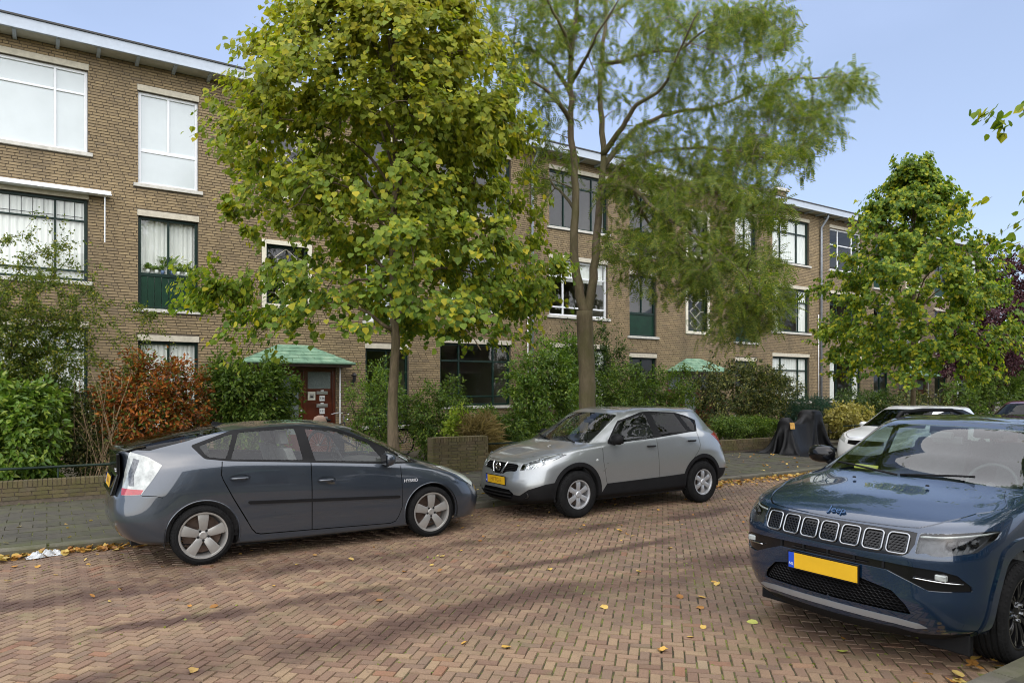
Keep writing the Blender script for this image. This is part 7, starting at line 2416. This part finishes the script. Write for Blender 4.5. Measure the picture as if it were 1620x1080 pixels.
# ---------------------------------------------------------------- bicycles by the entrance
def bicycle(loc, rz, label, col, seed):
    root = thing('bicycle', label, 'bicycle', loc, rz, 'bicycles by the entrance')
    fm = simple('bike_frame_%d' % seed, col, .35, .2, coat=.5)
    for k, x in enumerate((-.53, .53)):
        w = part_empty('wheel', root, (x, 0, .34))
        b = MB(); b.tube([(.325 * math.cos(a), 0, .325 * math.sin(a)) for a in np.linspace(0, 2 * math.pi, 33)], .018, 6, cap=False); b.build('tyre', M_TYRE, w, smooth=True)
        b = MB()
        for a in np.linspace(0, 2 * math.pi, 18, endpoint=False): b.tube([(0, 0, 0), (.31 * math.cos(a), 0, .31 * math.sin(a))], .0018, 3)
        b.lathe([(.0, -.04), (.02, -.04), (.02, .04), (.0, .04)], 10, 'y'); b.build('spokes', M_STEEL, w)
    f = MB()
    for pts in ([(-.53, .05, .34), (-.08, .03, .30), (-.22, 0, .86)], [(-.53, -.05, .34), (-.2, 0, .72)], [(-.08, 0, .30), (.34, 0, .78)], [(-.2, 0, .70), (.33, 0, .86)], [(.53, 0, .34), (.38, 0, .68), (.30, 0, 1.02)]):
        f.tube(pts, .016, 8)
    f.build('frame', fm, root, smooth=True)
    h = MB(); h.tube([(.16, -.30, 1.06), (.30, -.18, 1.10), (.30, .18, 1.10), (.16, .30, 1.06)], .013, 8); h.build('handlebar', M_CHROME, root, smooth=True)
    s = MB(); s.lathe([(.0, .0), (.09, .0), (.11, .03), (.08, .06), (.0, .065)], 14, 'z', c=(-.26, 0, .90)); s.v = [(x * 1.25 + .05, y, z) for x, y, z in s.v]; s.build('saddle', M_BLK, root, smooth=True)
    g_ = MB()
    for x in (-.53, .53): g_.tube([(x + .36 * math.cos(a), 0, .34 + .36 * math.sin(a)) for a in np.linspace(.2, math.pi - .1, 14)], .02, 5)
    g_.build('mudguard', M_BLK, root, smooth=True)
    r = MB(); r.box(-.75, -.30, -.06, .06, .735, .75); r.tube([(-.7, .05, .735), (-.55, .06, .34)], .007, 5); r.tube([(-.7, -.05, .735), (-.55, -.06, .34)], .007, 5); r.build('carrier', M_BLK, root)
    l = MB(); l.lathe([(.0, -.03), (.03, -.02), (.04, .02), (.0, .025)], 12, 'x', c=(.44, 0, .92)); l.build('headlight', M_CHROME, root, smooth=True)
    l = MB(); l.box(-.775, -.752, -.04, .04, .70, .74); l.build('rear_light', M_REDLENS, root)
    k = MB(); k.tube([(-.02, -.07, .30), (.05, -.09, .18)], .01, 5); k.tube([(-.14, .07, .30), (-.2, .09, .42)], .01, 5); k.lathe([(.09, -.045), (.095, -.045), (.095, -.05)], 20, 'y', c=(-.08, 0, .30)); k.build('crank', M_STEEL, root)
    return root
bicycle((6.0, 17.25, .19), R(25), 'bicycle with pale saddle bag parked against the red entrance', (.03, .03, .035), 1)
bicycle((7.2, 16.85, .17), R(190), 'dark bicycle with a red rear light beside the entrance shrub', (.02, .025, .04), 2)
bg = MB(); bg.lathe([(.05, 0), (.14, .02), (.16, .16), (.12, .26), (.03, .30)], 12, 'z'); bgo = bg.build('saddle_bag', simple('pale_brown_bag', (.35, .24, .18), .8), None, smooth=True)
bgo.location = (5.55, 17.02, .95); bgo.scale = (1.1, .7, 1); tag(bgo, 'small pinkish brown bag on the rear of the bicycle at the door', 'bag')

# ---------------------------------------------------------------- plants on the inner sill of the middle-floor window
def pot_plant(x, kind, h, label, potc, seed):
    q = np.random.default_rng(seed)
    root = thing('potted_plant', label, 'plant', (U_START[0] + x, FACADE_Y + .195, 4.595), 0, 'plants on the window sill')
    b = MB(); b.lathe([(.0, .0), (.036, .0), (.047, .09), (.044, .09), (.040, .075), (.0, .075)], 14, 'z'); b.build('pot', simple('pot_%s' % potc, {'white': (.7, .7, .68), 'blue': (.12, .18, .34)}[potc], .4), root, smooth=True)
    n = 46 if kind != 'spiky' else 22
    pos = np.zeros((n, 3)); pos[:, 2] = .08
    if kind == 'spiky':
        d = q.normal(0, 1, (n, 3)); d[:, 2] = np.abs(d[:, 2]) + .5; d[:, 1] *= .3
        sz = q.uniform(.7, 1, n) * h; TV = LONG_V * [.5, 1, 1]
    else:
        pos += q.normal(0, 1, (n, 3)) * [.05, .02, .0] + np.stack([np.zeros(n), np.zeros(n), q.uniform(0, h, n)], 1)
        d = q.normal(0, 1, (n, 3)); d[:, 2] = np.abs(d[:, 2]) * .6 + .2; d[:, 1] *= .35
        sz = q.uniform(.06, .11, n); TV = OVAL_V
    leaf_cloud('leaves', root, pos, d, np.array([0, -.5, 1.0]) + q.normal(0, .3, (n, 3)), sz, TV, OVAL_F, M_SHBRIGHT)
for x, k, h, l, c, sd in ((4.40, 'bush', .12, 'leafy potted plant at the left end of the green window', 'white', 1), (4.58, 'bush', .05, 'smallest potted plant in the green window', 'white', 2), (4.71, 'bush', .33, 'tall potted plant left of the bar in the green window', 'blue', 3),
                          (4.90, 'bush', .30, 'tall potted plant right of the bar in the green window', 'blue', 4), (5.05, 'bush', .09, 'round potted plant in the right pane of the green window', 'white', 5), (5.24, 'spiky', .26, 'spiky aloe in a white pot at the right end of the green window', 'white', 6)):
    pot_plant(x, k, h, l, c, sd)

# ---------------------------------------------------------------- litter and fallen leaves
def litter():
    q = np.random.default_rng(8)
    n, m = 22, 14
    V = []
    for i in range(n):
        for j in range(m):
            x, y = (i / (n - 1) - .5) * .36, (j / (m - 1) - .5) * .15
            e = max(0, 1 - (abs(x) / .18) ** 4) * max(0, 1 - (abs(y) / .075) ** 4)
            z = .006 + e * (.035 + .022 * math.sin(x * 60 + y * 30) + .016 * math.sin(y * 95 - x * 33)) + q.uniform(0, .006)
            V.append((x + q.normal(0, .003), y + .02 * math.sin(x * 17), z))
    F = [(i * m + j, i * m + j + 1, (i + 1) * m + j + 1, (i + 1) * m + j) for i in range(n - 1) for j in range(m - 1)]
    o = mesh_np('plastic_bag', V, F, simple('crumpled_white_plastic', (.42, .44, .44), .35, var=.2, scale=30), None, smooth=False)
    o.location = (-.02, 9.52, 0); o.rotation_euler = (0, 0, R(6))
    tag(o, 'crumpled white plastic bag lying by the kerb at the left', 'litter')
litter()

M_FALLEN = leaf_mat('fallen_leaf', [(0, (.14, .065, .02)), (.3, (.27, .13, .03)), (.6, (.36, .20, .045)), (.85, (.36, .25, .08)), (1, (.14, .06, .025))], .15, .55, patch=.2)
M_FALLENG = leaf_mat('fallen_green_leaf', [(0, (.24, .26, .05)), (1, (.36, .34, .10))], .15, .55, patch=.1)
FL_V = np.array([(0, 0, .0), (0, .5, .02), (0, 1, .12), (-.34, .12, .10), (-.46, .5, .16), (-.22, .8, .10), (.34, .12, .05), (.46, .5, .10), (.22, .8, .16)])
FL_F = np.array([(0, 1, 4, 3), (1, 2, 5, 4), (0, 6, 7, 1), (1, 7, 8, 2)])
def fallen_cloud(name, n, xr, yr, label, size=(.05, .10), seed=0, z=.004, zj=.03, cluster=None):
    q = np.random.default_rng(seed)
    x = q.uniform(*xr, n); y = q.uniform(*yr, n) if cluster is None else np.clip(q.normal(cluster[0], cluster[1], n), *yr)
    pos = np.stack([x, y, z + q.uniform(0, zj, n)], 1)
    d = np.stack([q.normal(0, 1, n), q.normal(0, 1, n), q.normal(0, .22, n)], 1)
    nr = np.stack([q.normal(0, .35, n), q.normal(0, .35, n), np.ones(n)], 1)
    o = leaf_cloud(name, None, pos, d, nr, q.uniform(*size, n), FL_V, FL_F, M_FALLEN)
    o['kind'] = 'stuff'; o['label'] = label; o['category'] = 'leaves'
fallen_cloud('fallen_leaves', 330, (-1.2, 1.6), (9.30, 9.66), 'drift of yellow and brown leaves along the kerb at the left', seed=1, cluster=(9.58, .08))
fallen_cloud('fallen_leaves', 620, (9.3, 17.0), (8.9, 9.66), 'drift of orange leaves along the kerb behind the silver crossover', seed=2, cluster=(9.52, .18))
fallen_cloud('fallen_leaves', 260, (-1, 22), (9.9, 13.3), 'leaves scattered over the pavement', seed=3, z=PAVE_Z + .004, zj=.01, size=(.04, .08))
fallen_cloud('fallen_leaves', 150, (-.5, 13), (6.5, 9.3), 'small leaf scraps scattered under and between the cars', seed=4, zj=.008, size=(.025, .06))
fallen_cloud('fallen_leaves', 110, (4.6, 8.5), (2.0, 3.2), 'leaves gathered along the near kerb under the blue vehicle', seed=5, cluster=(2.22, .12), size=(.05, .09))
def single_leaves():
    q = np.random.default_rng(12)
    spots = [(1092, 1008), (735, 1018), (800, 1024, 'big'), (870, 902), (955, 960), (1075, 945), (1110, 945), (1135, 925), (1190, 985, 'green'), (1130, 922), (1107, 962), (1050, 1030), (1045, 1028),
             (60, 897), (140, 893), (12, 920), (338, 960), (305, 1062), (22, 897), (1335, 1012, 'yellow'), (1332, 1031, 'pale'), (1545, 1043), (955, 961), (1010, 905), (1060, 867), (640, 905), (470, 893), (555, 886), (700, 880),
             (1113, 993), (820, 832), (980, 840), (600, 950)]
    tv_ = FL_V; me = {}
    for i, s in enumerate(spots):
        u, v = s[0], s[1]
        Z = FPX * CH / (v - CV); t = (u - 810) / FPX
        kind = s[2] if len(s) > 2 else 'plain'
        k = i % 4
        key = (k, kind in ('green', 'pale'))
        if key not in me:
            vv = tv_ * [1, 1, (.6, 1.4, -.9, 2.0)[k]] + [0, -.5, .05 if k == 2 else .0]
            if k == 2: vv[:, 2] += .12
            o = mesh_np('fallen_leaf', vv, FL_F, M_FALLENG if key[1] else M_FALLEN, None); me[key] = o.data
        else:
            o = bpy.data.objects.new('fallen_leaf', me[key]); link(o)
        o.location = (Z * (CF + CS * t), Z * (CS - CF * t), .006)
        o.rotation_euler = (q.normal(0, .15), q.normal(0, .15), q.uniform(0, 6.28))
        o.scale = (q.uniform(.05, .08) * (1.25 if kind in ('big', 'pale', 'green') else 1),) * 3
        lab = {'plain': 'small yellow-brown leaf lying alone on the brick road', 'big': 'pale curled leaf on a dark damp stain in the road foreground', 'green': 'pale green leaf on the road left of the blue vehicle',
               'yellow': 'yellow leaf on the road in front of the blue vehicle', 'pale': 'large lime-green leaf on the road in front of the blue vehicle'}[kind]
        tag(o, lab, 'leaf', 'single leaves on the road')
single_leaves()

# weeds and moss tufts in the joints
def tufts():
    q = np.random.default_rng(14)
    n = 2600
    x = q.uniform(-1, 12, n); y = q.uniform(2.2, 9.6, n)
    cl = np.sin(x * 1.7 + 2 * np.sin(y)) + np.sin(y * 2.3 - x * .7) + q.normal(0, .5, n)
    ok = cl > .9
    nx_ = 420
    x = np.concatenate([x, q.uniform(3.6, 6.4, nx_)]); y = np.concatenate([y, q.uniform(2.15, 3.3, nx_)]); ok = np.concatenate([ok, q.random(nx_) < .6])
    edge = q.uniform(-1, 20, 500), np.full(500, WALL_Y - .12) + q.normal(0, .05, 500)
    x = np.concatenate([x[ok], edge[0]]); y = np.concatenate([y[ok], edge[1]])
    z = np.where(y > KERB_Y, PAVE_Z, -.006)
    m = len(x)
    d = q.normal(0, 1, (m, 3)); d[:, 2] = np.abs(d[:, 2]) * .5 + .15
    o = leaf_cloud('joint_weeds', None, np.stack([x, y, z], 1), d, np.array([0, 0, 1.0]) + q.normal(0, .4, (m, 3)), q.uniform(.012, .035, m), OVAL_V, OVAL_F, leaf_mat('weed_green', [(0, (.06, .085, .015)), (1, (.16, .18, .03))], .3), 1.4)
    o['kind'] = 'stuff'; tag(o, 'tiny weeds and moss growing in the paving joints', 'weeds')
tufts()

# ---------------------------------------------------------------- block across the street (mirrored in panes and paint)
def copy_deep(src, parent=None):
    c = src.copy(); COL.objects.link(c); c.parent = parent
    for ch in src.children: copy_deep(ch, c)
    return c
opp = copy_deep(blockC)
opp.location = (14.0, -11.0, 0); opp.rotation_euler = (0, 0, R(180))
opp['label'] = 'brick apartment block across the street, mirrored in panes and car paint'
opp2 = copy_deep(blockC)
opp2.location = (29.3, -11.0, 0); opp2.rotation_euler = (0, 0, R(180))
opp2['label'] = 'second brick block across the street, mirrored in the right-hand windows'
